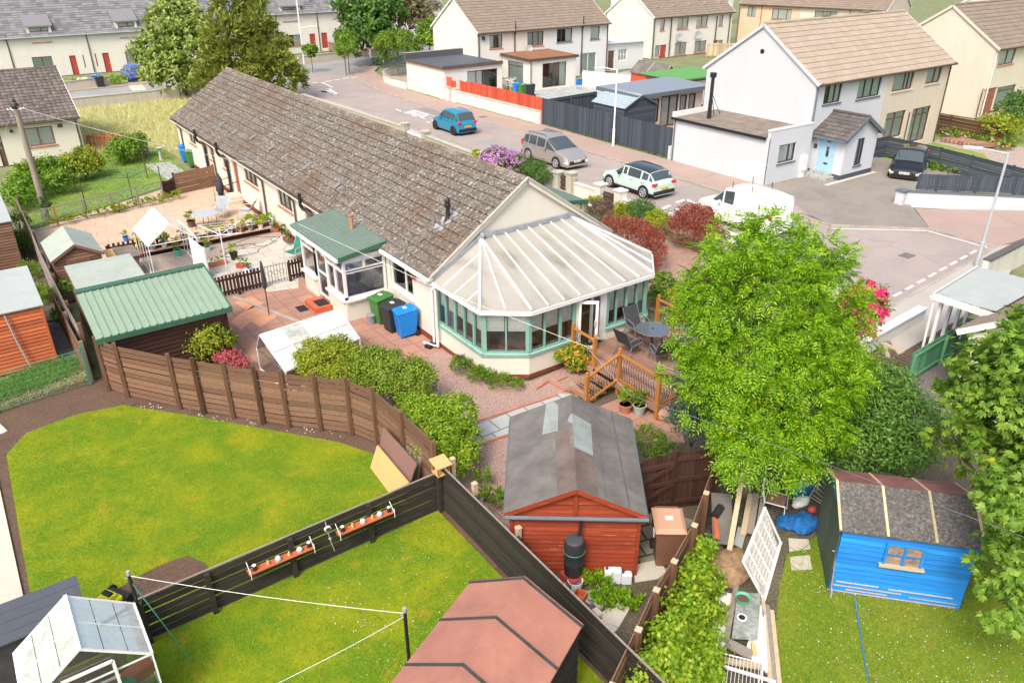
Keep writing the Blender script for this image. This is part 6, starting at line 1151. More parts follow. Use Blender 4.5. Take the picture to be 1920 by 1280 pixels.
G_('mixed_hedge','tall bushy hedge, right half, with greener tips above the gravel bed',bl([(700,684,1.1,.6,.52),(745,694,1.05,.65,.55),(785,712,.9,.55),(720,720,.8,.6),(770,738,.7,.55),(690,712,.8,.5)]),17000,.078,'leaf_hedge',cl=26,stem=.06,inner=.2,shell=.09)
G_('laurel_bush','big glossy bright green bush beside the stacked boards and gravel',bl([(800,785,1.05,.62,.55),(845,785,1.05,.7,.65),(830,835,.85,.68),(862,858,.55,.55),(778,768,.95,.4),(875,820,.75,.42)]),16000,.08,'leaf_bramble',cl=24,inner=.2,shell=.09)
G_('shrub','low weeds and ferns between the black fence and red shed',bl([(905,900,.25,.25),(925,935,.25,.3),(895,935,.3,.2)]),1100,.09,'leaf_green','up',cat='plants',asp=.35)
G_('rockery_plants','green rockery plants with white and yellow flowers right of the felt roof',bl([(1215,815,.25,.42,.2),(1245,835,.2,.35,.2),(1190,830,.2,.25,.2),(1225,850,.15,.3,.15)]),3000,.07,'leaf_green','up',cat='plants',asp=.3,flowers=(40,.07,'flower_white',3,.02))
G_('weeds','dandelion weeds at the foot of the red shed by the jerrycans',bl([(1120,1100,.1,.3,.15),(1150,1120,.1,.3,.12),(1100,1085,.12,.15,.15),(1180,1130,.08,.25,.1),(1130,1130,.08,.25,.1)]),1500,.12,'leaf_rowan','up',cat='plants',asp=.35)
# left hedges
G_('privet_hedge','loose green hedge in front of the cottage, by the telegraph pole',bl([(60,330,.9,.9,.8),(95,320,.9,.9,.8),(45,350,.8,.9,.7),(110,340,.7,.8,.6),(30,370,.7,.8,.6)]),6500,.16,'leaf_green',cl=14,stem=.05)
G_('privet_hedge','brighter yellow-green hedge at the cottage corner',bl([(135,312,.9,.8,.7),(160,300,1.0,.8,.7),(175,310,.7,.6,.6),(150,320,.6,.7,.5)]),4500,.16,'leaf_mixed',cl=14,stem=.05)
G_('shrub','rounded bush by the wooden rails at the edge of the rough meadow',bl([(235,278,.9,1.0,.8),(255,272,.8,.9,.7),(220,290,.6,.8,.5)]),3600,.16,'leaf_green',cl=14)
G_('ivy','ivy climbing the foot of the telegraph pole',[(S(92,415)[0],S(92,415)[1],.7,.28,.28,.8)],900,.09,'leaf_dark',cat='ivy')
G_('weeds','rough weeds along the mesh fence beside the terrace',[(-8.6+i*.75,21.2+i*.16,.2,.35,.25,.25) for i in range(9)],3200,.11,'leaf_mixed','up',cat='weeds',asp=.3)
G_('shrub','potato-like leafy plants squeezed between the two left fences',bl([(105,555,.7,.3,.35),(120,540,.9,.3,.3),(115,590,.5,.3)]),1300,.11,'leaf_green')
G_('weeds','overgrown weeds between the left sheds and the boundary fence',[(-10.2,12,.2,.4,.9,.25),(-10.3,15,.2,.4,.9,.3),(-10.1,18.5,.3,.4,1.2,.4),(-10.0,20.8,.5,.5,.8,.5)],3600,.12,'leaf_green','up',cat='weeds',asp=.3)
# far right gardens
G_('shrub','large dark shrub at the right edge against the buff house',bl([(1905,215,1.6,1.3,1.3),(1912,195,2.0,1.0)]),3200,.17,'leaf_dark')
G_('shrub','airy yellow-green shrub left of the large dark shrub',bl([(1875,240,1.0,1.1,.9),(1855,235,.8,.9,.7),(1900,245,.8,.9,.8)]),3600,.16,'leaf_mixed')
G_('flower_bed','colourful mixed flower bed beyond the anthracite fence',bl([(1800,258,.2,.7,.25),(1830,262,.2,.7,.25),(1860,268,.2,.8,.3),(1880,275,.2,.6,.25),(1780,250,.3,.6,.3)]),2600,.13,'leaf_green','up',cat='flowers',flowers=(700,.12,'flower_mix',5,.06))
G_('weeds','weeds growing along the foot of the anthracite fence by the black car',bl([(1740,312,.15,.4,.25),(1760,318,.15,.4,.25),(1785,325,.2,.4,.25)]),700,.12,'leaf_green','up',cat='weeds')
# grass blades
def inpoly(P,poly):
    x,y=P[:,0],P[:,1]; r=np.zeros(len(P),bool); n=len(poly); j=n-1
    for i in range(n):
        xi,yi=poly[i];xj,yj=poly[j]; c=((yi>y)!=(yj>y))&(x<(xj-xi)*(y-yi)/(yj-yi+1e-12)+xi); r^=c; j=i
    return r
def blades(name,label,poly,n,h,wd,mat,z=.02,lean=.5,patch=0,hole=None):
    A=np.array(poly); lo,hi=A.min(0),A.max(0); P=RNG.uniform(lo,hi,(int(n*1.6),2)); P=P[inpoly(P,poly)][:n]; P=P[~inpoly(P+RNG.normal(0,.04,P.shape),hole)] if hole else P; n=len(P)
    if patch: k=RNG.integers(0,n,n); P=np.where((RNG.random(n)<patch)[:,None],P[k//40*40%n]+RNG.normal(0,.09,(n,2)),P)
    a=RNG.uniform(0,2*PI,n); hh=h*RNG.uniform(.5,1.4,n); s=np.stack([np.cos(a),np.sin(a)],1)*wd/2*RNG.uniform(.6,1.4,(n,1)); l=RNG.normal(0,lean,(n,2))*hh[:,None]
    V=np.zeros((n,3,3)); V[:,0,:2]=P-s; V[:,1,:2]=P+s; V[:,2,:2]=P+l; V[:,:,2]=z; V[:,2,2]=z+hh
    o=npmesh(name,V.reshape(-1,3),np.arange(n*3).reshape(-1,3),M[mat],None,3); o['kind']='stuff'; tag(o,label,'grass'); return o
LW1=[(-12.45,1.25),(-11.9,2.1),(-10.6,2.35),(-9.4,2.1),(-7.9,.3),(-6.2,-1.9),(-5.1,-3.3),(-4.45,-4.6),(-4.3,-7.2),(-10.8,-7.3),(-12.6,-7.3),(-12.55,-3)]
LW2=[(-4.4,-7.45),(-4.4,-13.6),(-6,-17),(-12,-18),(-11.3,-7.55)]
LW3=pz(0,(1440,1290),(1462,1100),(1475,1040),(1540,1000),(1900,900),(2000,1300),(1700,1500))
blades('grass','short mown grass of the large curved lawn',LW1,95000,.035,.018,'blade',.0,1.0,hole=BARE)
blades('grass','short mown grass of the lower lawn with the washing line',LW2,70000,.04,.018,'blade',.0,1.0)
blades('grass','daisy-dotted grass in front of the blue shed',LW3,50000,.05,.018,'blade',.0,1.0)
blades('grass','long wild grass behind the green wire mesh fence',[(-14,3.8),(-10.2,4.9),(-9.8,6.0),(-11,6.2),(-12.4,5.6),(-14.5,5)],9000,.22,.02,'blade_long',.0,.6)
blades('grass','dry straw and cut stalks in front of the long grass at the left',[(-14.5,3.4),(-10.,4.3),(-9.9,5.3),(-14.5,4.5)],3000,.09,.02,'dry_straw',.0,1.6)
for i,(a,b_,n_) in enumerate((((23.82,13),(23.86,25.6),900),((23.55,26),(23.3,37),800),((23.1,38.4),(23.2,45),400),((21.2,3),(21.2,24),500),((15.7,2),(15.7,30),500))):
    blades('weeds','thin line of weeds along the '+('foot of the dark street fence','foot of the white street wall','foot of the garage wall','far kerb','near kerb')[i],[a,(a[0]+.16,a[1]),(b_[0]+.16,b_[1]),b_],n_,.12,.03,'blade_long',.09 if i<3 else .0,.8)
blades('grass','dry tall grass of the rough meadow behind the bungalow',[(-4.6,36.),(-.5,35.5),(-.1,31.6),(7.4,31.6),(14,34),(13.6,53),(-10,52.5),(-4.6,45)],60000,.32,.05,'straw',.0,.6)
blades('grass','mown grass of the back lawn by the rotary drier',[(-9.6,21.5),(-.6,26.5),(-.6,35),(-9,35.4),(-9.8,30)],26000,.05,.03,'blade_long',.0,1.)
def specks(name,label,poly,n,r,mat,z,cat='flowers',clump=.0):
    A=np.array(poly); P=RNG.uniform(A.min(0),A.max(0),(n*2,2)); P=P[inpoly(P,poly)][:n]; n=len(P)
    if clump: c=P[::12]; P=c[RNG.integers(0,len(c),n)]+RNG.normal(0,clump,(n,2)); 
    P=P[inpoly(P,poly)]; n=len(P); rr=r*RNG.uniform(.6,1.3,n); V=np.zeros((n,4,3)); a=RNG.uniform(0,PI,n)
    for k in range(4): V[:,k,0]=P[:,0]+rr*np.cos(a+k*PI/2); V[:,k,1]=P[:,1]+rr*np.sin(a+k*PI/2); V[:,k,2]=z+RNG.uniform(-.01,.01,n)
    o=npmesh(name,V.reshape(-1,3),np.arange(n*4).reshape(-1,4),M[mat]); o['kind']='stuff'; tag(o,label,cat); return o
specks('daisies','white daisies scattered over the grass by the blue shed',LW3,1100,.011,'flower_white',.05,clump=.35)
specks('daisies','white daisies near the black fence corner on the lower lawn',[(-4.5,-7.6),(-4.5,-12),(-8,-12),(-8,-8)],420,.011,'flower_white',.045,clump=.35)
specks('pebbles','white and orange chippings in the soil below the curved fence',[(-9.2,2.3),(-8.,1.0),(-6.3,-1.1),(-4.7,-3.0),(-4.9,-3.3),(-6.5,-1.5),(-8.2,.5),(-9.3,1.9)],420,.022,'flower_white',.02,'stones',.2)
# ---------------------------------------------------------------- decking
DZ=.45
dk=thing('decking','reddish timber deck with steps and orange posts in front of the conservatory door','decking',(4.5,-5.5,0))
m=MB(); x=2.65
while x<6.4: m.box((x,-7.55,DZ-.03),(x+.125,-3.62,DZ)); x+=.135
m.build('deck_boards',wood('deck_boards_y',(.24,.13,.09),(.36,.22,.165),axis='y'),dk)
m=MB(); m.box((2.66,-7.54,DZ-.2),(6.4,-7.5,DZ-.033)); m.box((2.62,-7.54,DZ-.2),(2.655,-5.8,DZ-.033)); m.box((2.62,-4.8,DZ-.2),(2.655,-3.65,DZ-.033)); m.build('fascia_board',M['deck_wood'],dk)
for i,(a,z) in enumerate(((2.3,.32),(1.95,.2),(1.55,.08))):
    m=MB(); 
    for k in range(3): m.box((a+k*.115,-5.8,z-.03),(a+.11+k*.115,-4.78,z))
    o=m.build('step',wood('deck_step%d'%i,(.25,.13,.08),(.36,.2,.13),axis='y'),dk); m=MB(); m.box((a+.03,-5.6,z+.001),(a+.07,-5.35,z+.006)); m.box((a+.03,-5.2,z+.001),(a+.07,-4.95,z+.006)); m.build('grip_strip',M['rubber'],o)
def rail(par,p,q,n,z1=None,bow=.07):
    p=Vector(p);q=Vector(q); up=Vector((0,0,.9)); m=MB(); m.beam(p+up,q+up,.08,.05); m.build('handrail',M['orange_wood_x'],par); m=MB(); m.beam(p+Vector((0,0,.08)),q+Vector((0,0,.08)),.06,.05); m.build('bottom_rail',M['orange_wood_x'],par)
    m=MB(); d=(q-p).normalized(); s=Vector((d.y,-d.x,0)).normalized()
    for i in range(1,n):
        b=p.lerp(q,i/n); m.tube([b+Vector((0,0,.1))]+[b+Vector((0,0,.1+.78*f))+ (d.cross(s)*0+Vector((d.x,d.y,0)).normalized()*bow*math.sin(2*PI*f)*.6 + s*bow*math.sin(PI*f)*.5) for f in (.2,.4,.6,.8)]+[b+Vector((0,0,.88))],.009,4)
    m.build('balusters',M['black_metal'],par)
def npost(par,x,y,z0,h,mat='orange_wood'):
    m=MB(); m.box((x-.05,y-.05,z0),(x+.05,y+.05,z0+h)); m.lathe([(.05,0),(.035,.02),(.055,.05),(.05,.09),(.02,.12)],(x,y,z0+h),10); m.build('newel_post',M[mat],par)
for x,y,z in ((2.72,-3.72,DZ),(2.7,-4.76,DZ),(2.72,-5.84,0),(2.66,-7.52,0),(6.38,-7.5,0),(6.38,-3.72,0),(1.5,-5.84,0),(4.5,-7.52,0)): npost(dk,x,y,z,.98+(DZ-z)-(.0 if x>1.6 else .4))
rail(dk,(2.72,-3.77,DZ),(2.7,-4.7,DZ),9); rail(dk,(2.72,-5.84,DZ),(1.5,-5.84,.05),12); rail(dk,(2.71,-5.9,DZ),(2.66,-7.46,DZ),15); rail(dk,(2.72,-7.52,DZ),(4.45,-7.52,DZ),17); rail(dk,(4.55,-7.52,DZ),(6.33,-7.5,DZ),17); rail(dk,(6.38,-7.45,DZ),(6.38,-3.78,DZ),30)
# patio table and sling chairs
tx,ty=4.92,-4.95
t=thing('patio_table','round black glass patio table on the wooden deck','table',(tx,ty,DZ)); m=MB(); m.lathe([(.53,.70),(.55,.715),(.53,.73)],(tx,ty,DZ),28); tt=m.build('tabletop',MATS.setdefault('black_glass',NB('black_glass').fin((.10,.12,.135),.06,0,None,.8)),t); m=MB(); m.tube([(tx,ty,DZ+.73),(tx,ty,DZ+.74)],.04,10); m.build('parasol_hole',M['black_plastic'],tt)
for a in range(4): an=a*PI/2+.7; m=MB(); m.tube([(tx+.42*math.cos(an),ty+.42*math.sin(an),DZ+.7),(tx+.3*math.cos(an),ty+.3*math.sin(an),DZ+.4),(tx+.45*math.cos(an),ty+.45*math.sin(an),DZ)],.016,6); m.build('leg',M['black_metal'],t)
def sling(name,label,P,rz,z=0,mat='sling_dark',fr='frame_grey',group=None,rec=.28,h=.95):
    t=thing(name,label,'chair',(P[0],P[1],z),rz,group); T=WM[t.name]; w=.27
    m=MB(T); m.extr([(-w,-.25,.42),(w,-.25,.42),(w,.22,.40),(-w,.22,.40)],(0,0,-.012)); m.build('seat',M[mat],t)
    m=MB(T); m.extr([(-w,.22,.40),(w,.22,.40),(w,.22+rec,h),(-w,.22+rec,h)],(0,.012,0)); m.build('backrest',M[mat],t)
    for s in (1,-1):
        x=s*(w+.02); m=MB(T); m.tube([(x,.22+rec,h),(x,.22,.41),(x,-.25,.43)],.014,6); m.build('side_frame',M[fr],t)
        m=MB(T); m.tube([(x+s*.02,-.32,0),(x+s*.03,-.28,.35),(x+s*.03,-.15,.62),(x+s*.03,.1,.66),(x+s*.01,.33,.62)],.016,6); m.build('armrest',M[fr],t)
        m=MB(T); m.tube([(x,.2,.42),(x+s*.02,.42,0)],.016,6); m.build('leg',M[fr],t)
    return t
paint('sling_dark',(.045,.048,.052),.8,.15); paint('frame_grey',(.20,.22,.25),.4,.1,metal=.3); paint('sling_grey',(.28,.30,.34),.8,.15); paint('sling_green',(.02,.18,.13),.8,.15)
for lb_,p,rz in (('dark sling patio chair left of the glass table, side on',(4.15,-4.75),PI/2+.1),('dark sling patio chair between the glass table and the conservatory windows',(5.15,-4.08),-.1),('dark sling patio chair in front of the glass table, seen from behind',(4.55,-5.75),PI-.45),('dark sling patio chair right of the glass table, partly under the rowan',(5.6,-5.55),-PI/2-.7)): sling('patio_chair',lb_,p,rz,DZ,group='patio chairs on the deck')
# ---------------------------------------------------------------- wheelie bins
def wheelie(label,P,rz,c,lid,s=1.,group='wheelie bins'):
    t=thing('wheelie_bin',label,'wheelie bin',(*P,0),rz,group); T=WM[t.name]; h=1.0*s; a,b=.29*s,.36*s; c0=.78
    m=MB(T); lo=[(-a*c0,-b*c0,.04),(a*c0,-b*c0,.04),(a*c0,b*c0,.1),(-a*c0,b*c0,.1)]; hi=[(-a,-b,h-.06),(a,-b,h-.06),(a,b,h),(-a,b,h)]; m.add(lo+hi,[(0,3,2,1),(4,5,6,7),(0,1,5,4),(1,2,6,5),(2,3,7,6),(3,0,4,7)])
    m.add([(-a-.02,-b-.02,h-.1),(a+.02,-b-.02,h-.1),(a+.02,-b-.02,h-.05),(-a-.02,-b-.02,h-.05)],[(0,1,2,3)]); m.build('body',M[c],t,bevel=.03)
    m=MB(T); m.add([(-a-.03,-b-.05,h-.055),(a+.03,-b-.05,h-.055),(a+.03,b-.02,h+.005),(-a-.03,b-.02,h+.005),(-a*.8,-b*.8,h+.0),(a*.8,-b*.8,h+.0),(a*.8,b*.75,h+.06),(-a*.8,b*.75,h+.06)],[(0,3,2,1),(4,5,6,7),(0,1,5,4),(1,2,6,5),(2,3,7,6),(3,0,4,7)]); lo=m.build('lid',M[lid],t,bevel=.02)
    m=MB(T); m.tube([(-a*.8,b+.03,h-.02),(a*.8,b+.03,h-.02)],.016,6); m.build('handle',M[c],t); m=MB(T); m.cbox((0,-.02,h+.045),(.16,.12,.012)); m.build('sticker',M['plate_white'],lo)
    for s_ in (1,-1): m=MB(T); m.tube([(s_*a*.72,b*.85,.1),(s_*a*.9,b*.85,.1)],.1,14); m.build('wheel',M['rubber'],t)
    m=MB(T); m.cbox((-a-.0,-b*.2,h*.72),(.02,.14,.16)); m.build('sticker',M['plate_white' if c!='bin_blue' else 'bin_blue'],t)
    return t
paint('bin_green',(.055,.17,.045),.45,.08); paint('bin_blue',(.01,.20,.62),.4,.06); paint('bin_black',(.03,.032,.038),.5,.1); paint('bin_brown',(.17,.085,.05),.5,.08); paint('bin_lid_tan',(.45,.27,.18),.55,.06)
dd=PI/2+.0
wheelie('green wheelie bin with a white sticker beside the porch of the bungalow',S(718,602),-PI/2+.15,'bin_green','bin_green'); wheelie('black wheelie bin squeezed between the green and the blue one by the porch',S(740,618),-PI/2+.1,'bin_black','bin_black'); wheelie('bright blue wheelie bin under the kitchen window of the bungalow',S(763,628),-PI/2-.1,'bin_blue','bin_blue')
wheelie('large brown wheelie bin with tan lid standing by the right fence',S(1250,1012,.5),rad(-37),'bin_brown','bin_lid_tan',1.08)
for lb_,p,c in (('blue wheelie bin by the far end of the bungalow wall',(352,302),'bin_blue'),('green wheelie bin beside the blue one at the far end of the bungalow',(364,312),'bin_green'),('blue wheelie bin with lid up behind the red street fence',(970,178),'bin_blue'),('green wheelie bin with white motif behind the red street fence',(980,181),'bin_green'),('black wheelie bin with white digits behind the red street fence',(994,181),'bin_black'),('teal-lidded bin on the path of the slate-roofed terrace',(183,162),'bin_blue'),('black bin beside the teal one at the slate-roofed terrace',(190,165),'bin_black')):
    k=wheelie(lb_,S(*p),-PI/2,c,c)
    if p[0]==994:
        for i,tx_ in enumerate(('2','15')):
            cu=bpy.data.curves.new('n','FONT'); cu.body=tx_; cu.size=.3; cu.extrude=.004; me=None; tmp=bpy.data.objects.new('tmp',cu); COL.objects.link(tmp); me=bpy.data.meshes.new_from_object(tmp.evaluated_get(bpy.context.evaluated_depsgraph_get())); bpy.data.objects.remove(tmp); me.materials.clear(); me.materials.append(M['plate_white']); o=bpy.data.objects.new('house_number',me); COL.objects.link(o); o.parent=k; o.rotation_euler=(PI/2,0,-PI/2); o.location=(-.30,.25-i*.25,.6)
# ---------------------------------------------------------------- near yard things
a=S(697,606); t=thing('bucket','grey lidded bucket beside the green wheelie bin','bucket',a); m=MB(); m.lathe([(.13,0),(.16,.3),(.17,.32)],(*a,0),16); m.build('body',paint('bucket_grey',(.25,.27,.30),.5,.1),t,smooth='auto'); m=MB(); m.lathe([(.17,.32),(.17,.35),(.1,.36)],(*a,0),16); m.build('lid',M['bucket_grey'],t,smooth='auto')
t=thing('doorstep','red painted doorstep with a black mat at the porch door','doorstep',(-2.0,5.2)); m=MB(); m.box((-2.35,4.75,0),(PX-.02,5.75,.2)); m.build('step',paint('orange_red',(.50,.11,.05),.6,.1),t,bevel=.015); m=MB(); m.box((-2.15,4.85,.2),(PX-.06,5.45,.212)); m.build('mat',M['rubber'],t)
m=MB(); m.box((-2.75,5.2,.0),(-2.4,5.75,.015)); o=m.build('door_mat',M['rubber']); base(o,(-2.6,5.5,0)); tag(o,'dark mat lying on the terracotta slabs by the red doorstep','mat')
m=MB(); c=(*S(808,650),0); m.cbox((c[0],c[1],.06),(.35,.25,.1),.3); o=m.build('drain_cover',M['black_plastic']); base(o,c); tag(o,'black plastic drain cover at the foot of the white downpipes','drain cover')
a=(-3.75,5.65); t=thing('parasol','tall closed grey parasol standing on the terracotta patio','parasol',a); m=MB(); m.tube([(*a,0),(*a,2.05)],.02,6); m.build('pole',M['black_metal'],t); m=MB(); m.lathe([(.02,1.0),(.07,1.08),(.085,1.3),(.07,1.7),(.05,1.95),(.015,2.1)],(*a,0),10); m.build('canopy',M['sling_dark'],t,smooth='auto')
# low picket fences and gate
pale_fence('picket_fence','low dark brown picket fence between the gravel area and the patio',(-5.0,8.2),(-2.95,8.25),.85,'dark_brown_z',w=.08,gap=.05,post=1.0)
pale_fence('picket_fence','short dark brown picket fence against the bungalow porch',(-1.95,8.3),(-1.3,8.35),.85,'dark_brown_z',w=.08,gap=.05,post=.6)
t=thing('iron_gate','thin wrought iron garden gate between two low picket fences','gate',(-2.45,8.28)); m=MB()
for k in range(8): x=-2.88+k*.12; m.tube([(x,8.28,.05),(x,8.28,.95-.1*abs(k-3.5)/3.5)],.008,4)
m.tube([(-2.88,8.28,.15),(-2.04,8.28,.15)],.01,4); m.tube([(-2.88,8.28,.8),(-2.04,8.28,.8)],.01,4)
for k in range(3): m.tube([(-2.7+k*.24+.1*math.cos(a),8.28,.5+.1*math.sin(a)) for a in [i*PI/5 for i in range(11)]],.007,4)
m.build('bars',M['black_metal'],t)
# cold frame greenhouse by the patio
def greenhouse(name,label,P,rz,w,d,ev,rg,glass,fr='white_metal',nx=3,ny=2,skip=(),door=False,cat='greenhouse',r=.018,base_=0,roofglass=None,gl_side=True):
    """ridge along local y at x=w/2"""
    t=thing(name,label,cat,(*P,0),rz); T=WM[t.name]; m=MB(T); hw=w/2
    A=lambda x,y,z: (x,y,z)
    for y in (0,d):
        m.beam(A(0,y,ev),A(hw,y,rg),.03,.04); m.beam(A(w,y,ev),A(hw,y,rg),.03,.04); m.beam(A(0,y,0),A(0,y,ev),.03,.03); m.beam(A(w,y,0),A(w,y,ev),.03,.03); m.beam(A(0,y,ev),A(w,y,ev),.02,.03); m.beam(A(0,y,.03),A(w,y,.03),.03,.05)
    m.beam(A(hw,-.02,rg),A(hw,d+.02,rg),.06,.05)
    for x in (0,w): m.beam(A(x,0,ev),A(x,d,ev),.05,.05); m.beam(A(x,0,.03),A(x,d,.03),.03,.05)
    for k in range(1,ny):
        y=d*k/ny
        for x in (0,w): m.beam(A(x,y,0),A(x,y,ev),.02,.02); m.beam(A(x,y,ev),A(hw,y,rg),.022,.025)
    m.build('frame',M[fr],t)
    def G(pts,nm='glass_pane',g=glass): m=MB(T); m.quad(*pts); m.build(nm,M[g],t)
    rgm=roofglass or glass
    for i in range(ny):
        y0,y1=d*i/ny+.012,d*(i+1)/ny-.012
        for k in range(nx):
            for s in (0,1):
                if (s,i,k) in skip: continue
                f0,f1=k/nx+.006,(k+1)/nx-.006; X=lambda f:(hw*f if s==0 else w-hw*f); Z=lambda f: ev+(rg-ev)*f+.012
                G([(X(f0),y0,Z(f0)),(X(f1),y0,Z(f1)),(X(f1),y1,Z(f1)),(X(f0),y1,Z(f0))],'roof_pane',rgm)
        if gl_side:
            for x in (0,w): G([(x,y0,.05),(x,y1,.05),(x,y1,ev),(x,y0,ev)])
    if gl_side:
        for y in (0,d): G([(0,y,.05),(w,y,.05),(w,y,ev),(hw,y,rg),(0,y,ev)])
    if door:
        m=MB(T); 
        for x in (w*.3,w*.7): m.beam((x,-.04,0),(x,-.04,ev+.25),.05,.03,up=(0,1,0))
        m.beam((w*.3,-.04,ev+.25),(w*.7,-.04,ev+.25),.03,.05); m.beam((w*.3,-.04,.8),(w*.7,-.04,.8),.03,.04); m.build('door',M[fr],t)
    return t
g1=greenhouse('greenhouse','small aluminium greenhouse with whitened glass roof between patio and hedge',(-5.2,-.45),0,2.6,1.6,.95,1.7,'clear_glass') if 0 else None
t=thing('greenhouse','low aluminium greenhouse with whitened glass lid behind the brown fence and hedge','greenhouse',(-4.1,.6)); q0,q1=S3(487,628,1.65),S3(635,580,1.65); q2,q3=S3(535,697,.75),S3(674,634,.75)
dx=(q1-q0)*.0; m=MB(); 
for a,b in ((q0,q1),(q2,q3),(q0,q2),(q1,q3),((q0+q1)/2,(q2+q3)/2),((q0*3+q1)/4,(q2*3+q3)/4),((q0+q1*3)/4,(q2+q3*3)/4)): m.beam(a,b,.035,.035)
bk=[Vector((q0.x+.12,q0.y+1.0,.75)),Vector((q1.x+.12,q1.y+1.0,.75))]
for a,b in ((q0,bk[0]),(q1,bk[1]),(bk[0],bk[1])): m.beam(a,b,.035,.035)
for q in (q2,q3,bk[0],bk[1]): m.beam((q.x,q.y,0),q,.035,.035)
m.beam((q2.x,q2.y,.03),(q3.x,q3.y,.03),.04,.05); m.beam((q2.x,q2.y,.03),(bk[0].x,bk[0].y,.03),.04,.05); m.beam((q2.x,q2.y,.75),(bk[0].x,bk[0].y,.75),.03,.03); m.build('frame',M['white_metal'],t)
for i in range(4):
    for j in (0,1):
        f0,f1=i/4+.008,(i+1)/4-.008; g0_,g1_=j/2+.01,(j+1)/2-.01; P=lambda f,g:(q0.lerp(q1,f)).lerp(q2.lerp(q3,f),g)+Vector((0,0,.02)); m=MB(); m.quad(P(f0,g0_),P(f1,g0_),P(f1,g1_),P(f0,g1_)); m.build('roof_pane',M['white_upvc'] if (i,j) not in ((1,0),(1,1)) else M['dirty_glass'],t)
m=MB(); m.quad(q0,q1,bk[1],bk[0]); m.build('roof_pane',M['dirty_glass'],t)
for A_ in ([q2,q3,Vector((q3.x,q3.y,.05)),Vector((q2.x,q2.y,.05))],[q2,q0,bk[0],Vector((bk[0].x,bk[0].y,.05)),Vector((q2.x,q2.y,.05))],[q3,q1,bk[1],Vector((bk[1].x,bk[1].y,.05)),Vector((q3.x,q3.y,.05))]): m=MB(); m.quad(*A_); m.build('side_pane',M['clear_glass'],t)
m=MB(); m.box((q2.x+.3,q2.y+.3,0),(q3.x-.3,q2.y+.8,.5)); m.build('staging',M['sill_red'],t)
greenhouse('greenhouse','half-dismantled white-framed greenhouse with open roof on the gravel beyond the green shed',(-6.25,11.75),0,1.85,2.6,1.35,2.1,'clear_glass','white_metal',nx=2,ny=4,skip=tuple((1,i,k) for i in range(4) for k in range(2)),roofglass='white_glass',gl_side=False)
greenhouse('greenhouse','dirty-glazed aluminium greenhouse in the bottom left corner of the photo',(-12.82,-9.35),0,1.87,1.35,1.48,2.2,'clear_glass','white_metal',nx=3,ny=2,roofglass='dirty_glass',door=True)
m=MB(); m.box((-11.3,-9.2,0),(-11.0,-8.2,.8)); 
for lb_,c,mt,r,h in (('turquoise tub inside the corner greenhouse',(-11.45,-9.0),'sling_green',.17,.25),('red toolbox inside the corner greenhouse',(-11.2,-8.7),'red_door',.15,.2)):
    t=thing('tub' if 'tub' in lb_ else 'toolbox',lb_,'tub' if 'tub' in lb_ else 'toolbox',(*c,0)); m=MB(); m.lathe([(r*.8,.5),(r,.5+h)],(*c,0),12) if 'tub' in lb_ else m.cbox((c[0],c[1],.6),(.5,.25,.2),.3); m.build('body',M[mt],t); m=MB(); m.cbox((c[0],c[1],.25),(.3,.3,.48)); m.build('support',M['grey_wood'],t)
# lawn mower
a=(-11.28,-6.1); t=thing('lawn_mower','yellow and black lawn mower parked on the lawn by the black storage shed','lawn mower',a,rad(-60)); T=WM[t.name]; paint('mower_yellow',(.72,.70,.02),.4,.05)
m=MB(T); m.cbox((0,0,.2),(.42,.36,.12)); m.cbox((0,-.02,.3),(.3,.28,.12)); m.build('deck',M['mower_yellow'],t,bevel=.04); m=MB(T); m.cbox((0,.0,.38),(.22,.12,.05)); m.cbox((0,.24,.18),(.44,.1,.1)); m.build('motor_cover',M['black_plastic'],t,bevel=.02); m=MB(T); m.cbox((0,-.38,.25),(.34,.3,.22)); m.build('grass_box',M['mower_yellow'],t,bevel=.04)
for x in (-.26,.26):
    for y in (-.2,.26): m=MB(T); m.tube([(x-.03,y,.12),(x+.03,y,.12)],.12,14); m.build('wheel',M['rubber'],t)
m=MB(T); m.tube([(-.2,-.2,.25),(-.2,-.55,.7),(.2,-.55,.7),(.2,-.2,.25)],.014,6); m.build('handle',M['black_metal'],t)
# washing line poles
def wpole(label,p,h,mat='black_metal'):
    t=thing('washing_pole',label,'pole',(*p,0)); m=MB(); m.tube([(*p,0),(*p,h)],.032,10); m.build('post',M[mat],t); m=MB(); m.tube([(*p,h),(*p,h+.08)],.036,10); m.tube([(p[0]-.08,p[1],h-.05),(p[0]+.08,p[1],h-.05)],.01,5); m.build('cap',M['grey_metal'],t); return t
pA=(-10.62,-8.1); pB=(-7.3,-11.45)
pA=S(240,1073,2.15); wpole('tall black washing line pole beside the corner greenhouse',pA,2.1); wpole('black washing line pole in the middle of the lower lawn',pB,2.0)
def wire(name,label,pts,r,mat,cat='line',sag=.0):
    P=[Vector(p) for p in pts]; out=[]
    for a,b in zip(P,P[1:]):
        for k in range(12): f=k/12; q=a.lerp(b,f); q.z-=sag*4*f*(1-f); out.append(q)
    out.append(P[-1]); m=MB(); m.tube(out,r,4); o=m.build(name,M[mat]); base(o,tuple(P[0])); return tag(o,label,cat)
wire('washing_line','white washing line strung between the two black poles over the lower lawn',[(*pA,2.08),(*pB,1.96)],.0055,'white_upvc',sag=.06)
wire('washing_line','white washing line running from the middle pole off the bottom edge',[(*pB,1.9),(*S(515,1283,2.0),2.0),(-10.5,-13,2)],.0055,'white_upvc',sag=.03)
wire('clothes_prop','green clothes prop leaning down from the left washing pole to the grass',[(*pA,1.95),(*S(362,1242),0)],.014,'green_wire','clothes prop')
wire('telephone_wire','thin overhead wire crossing in front of the left sheds',[(-8.8,22.4,5.3),(-14.,3.,3.2)],.009,'grey_metal','wire',.3)
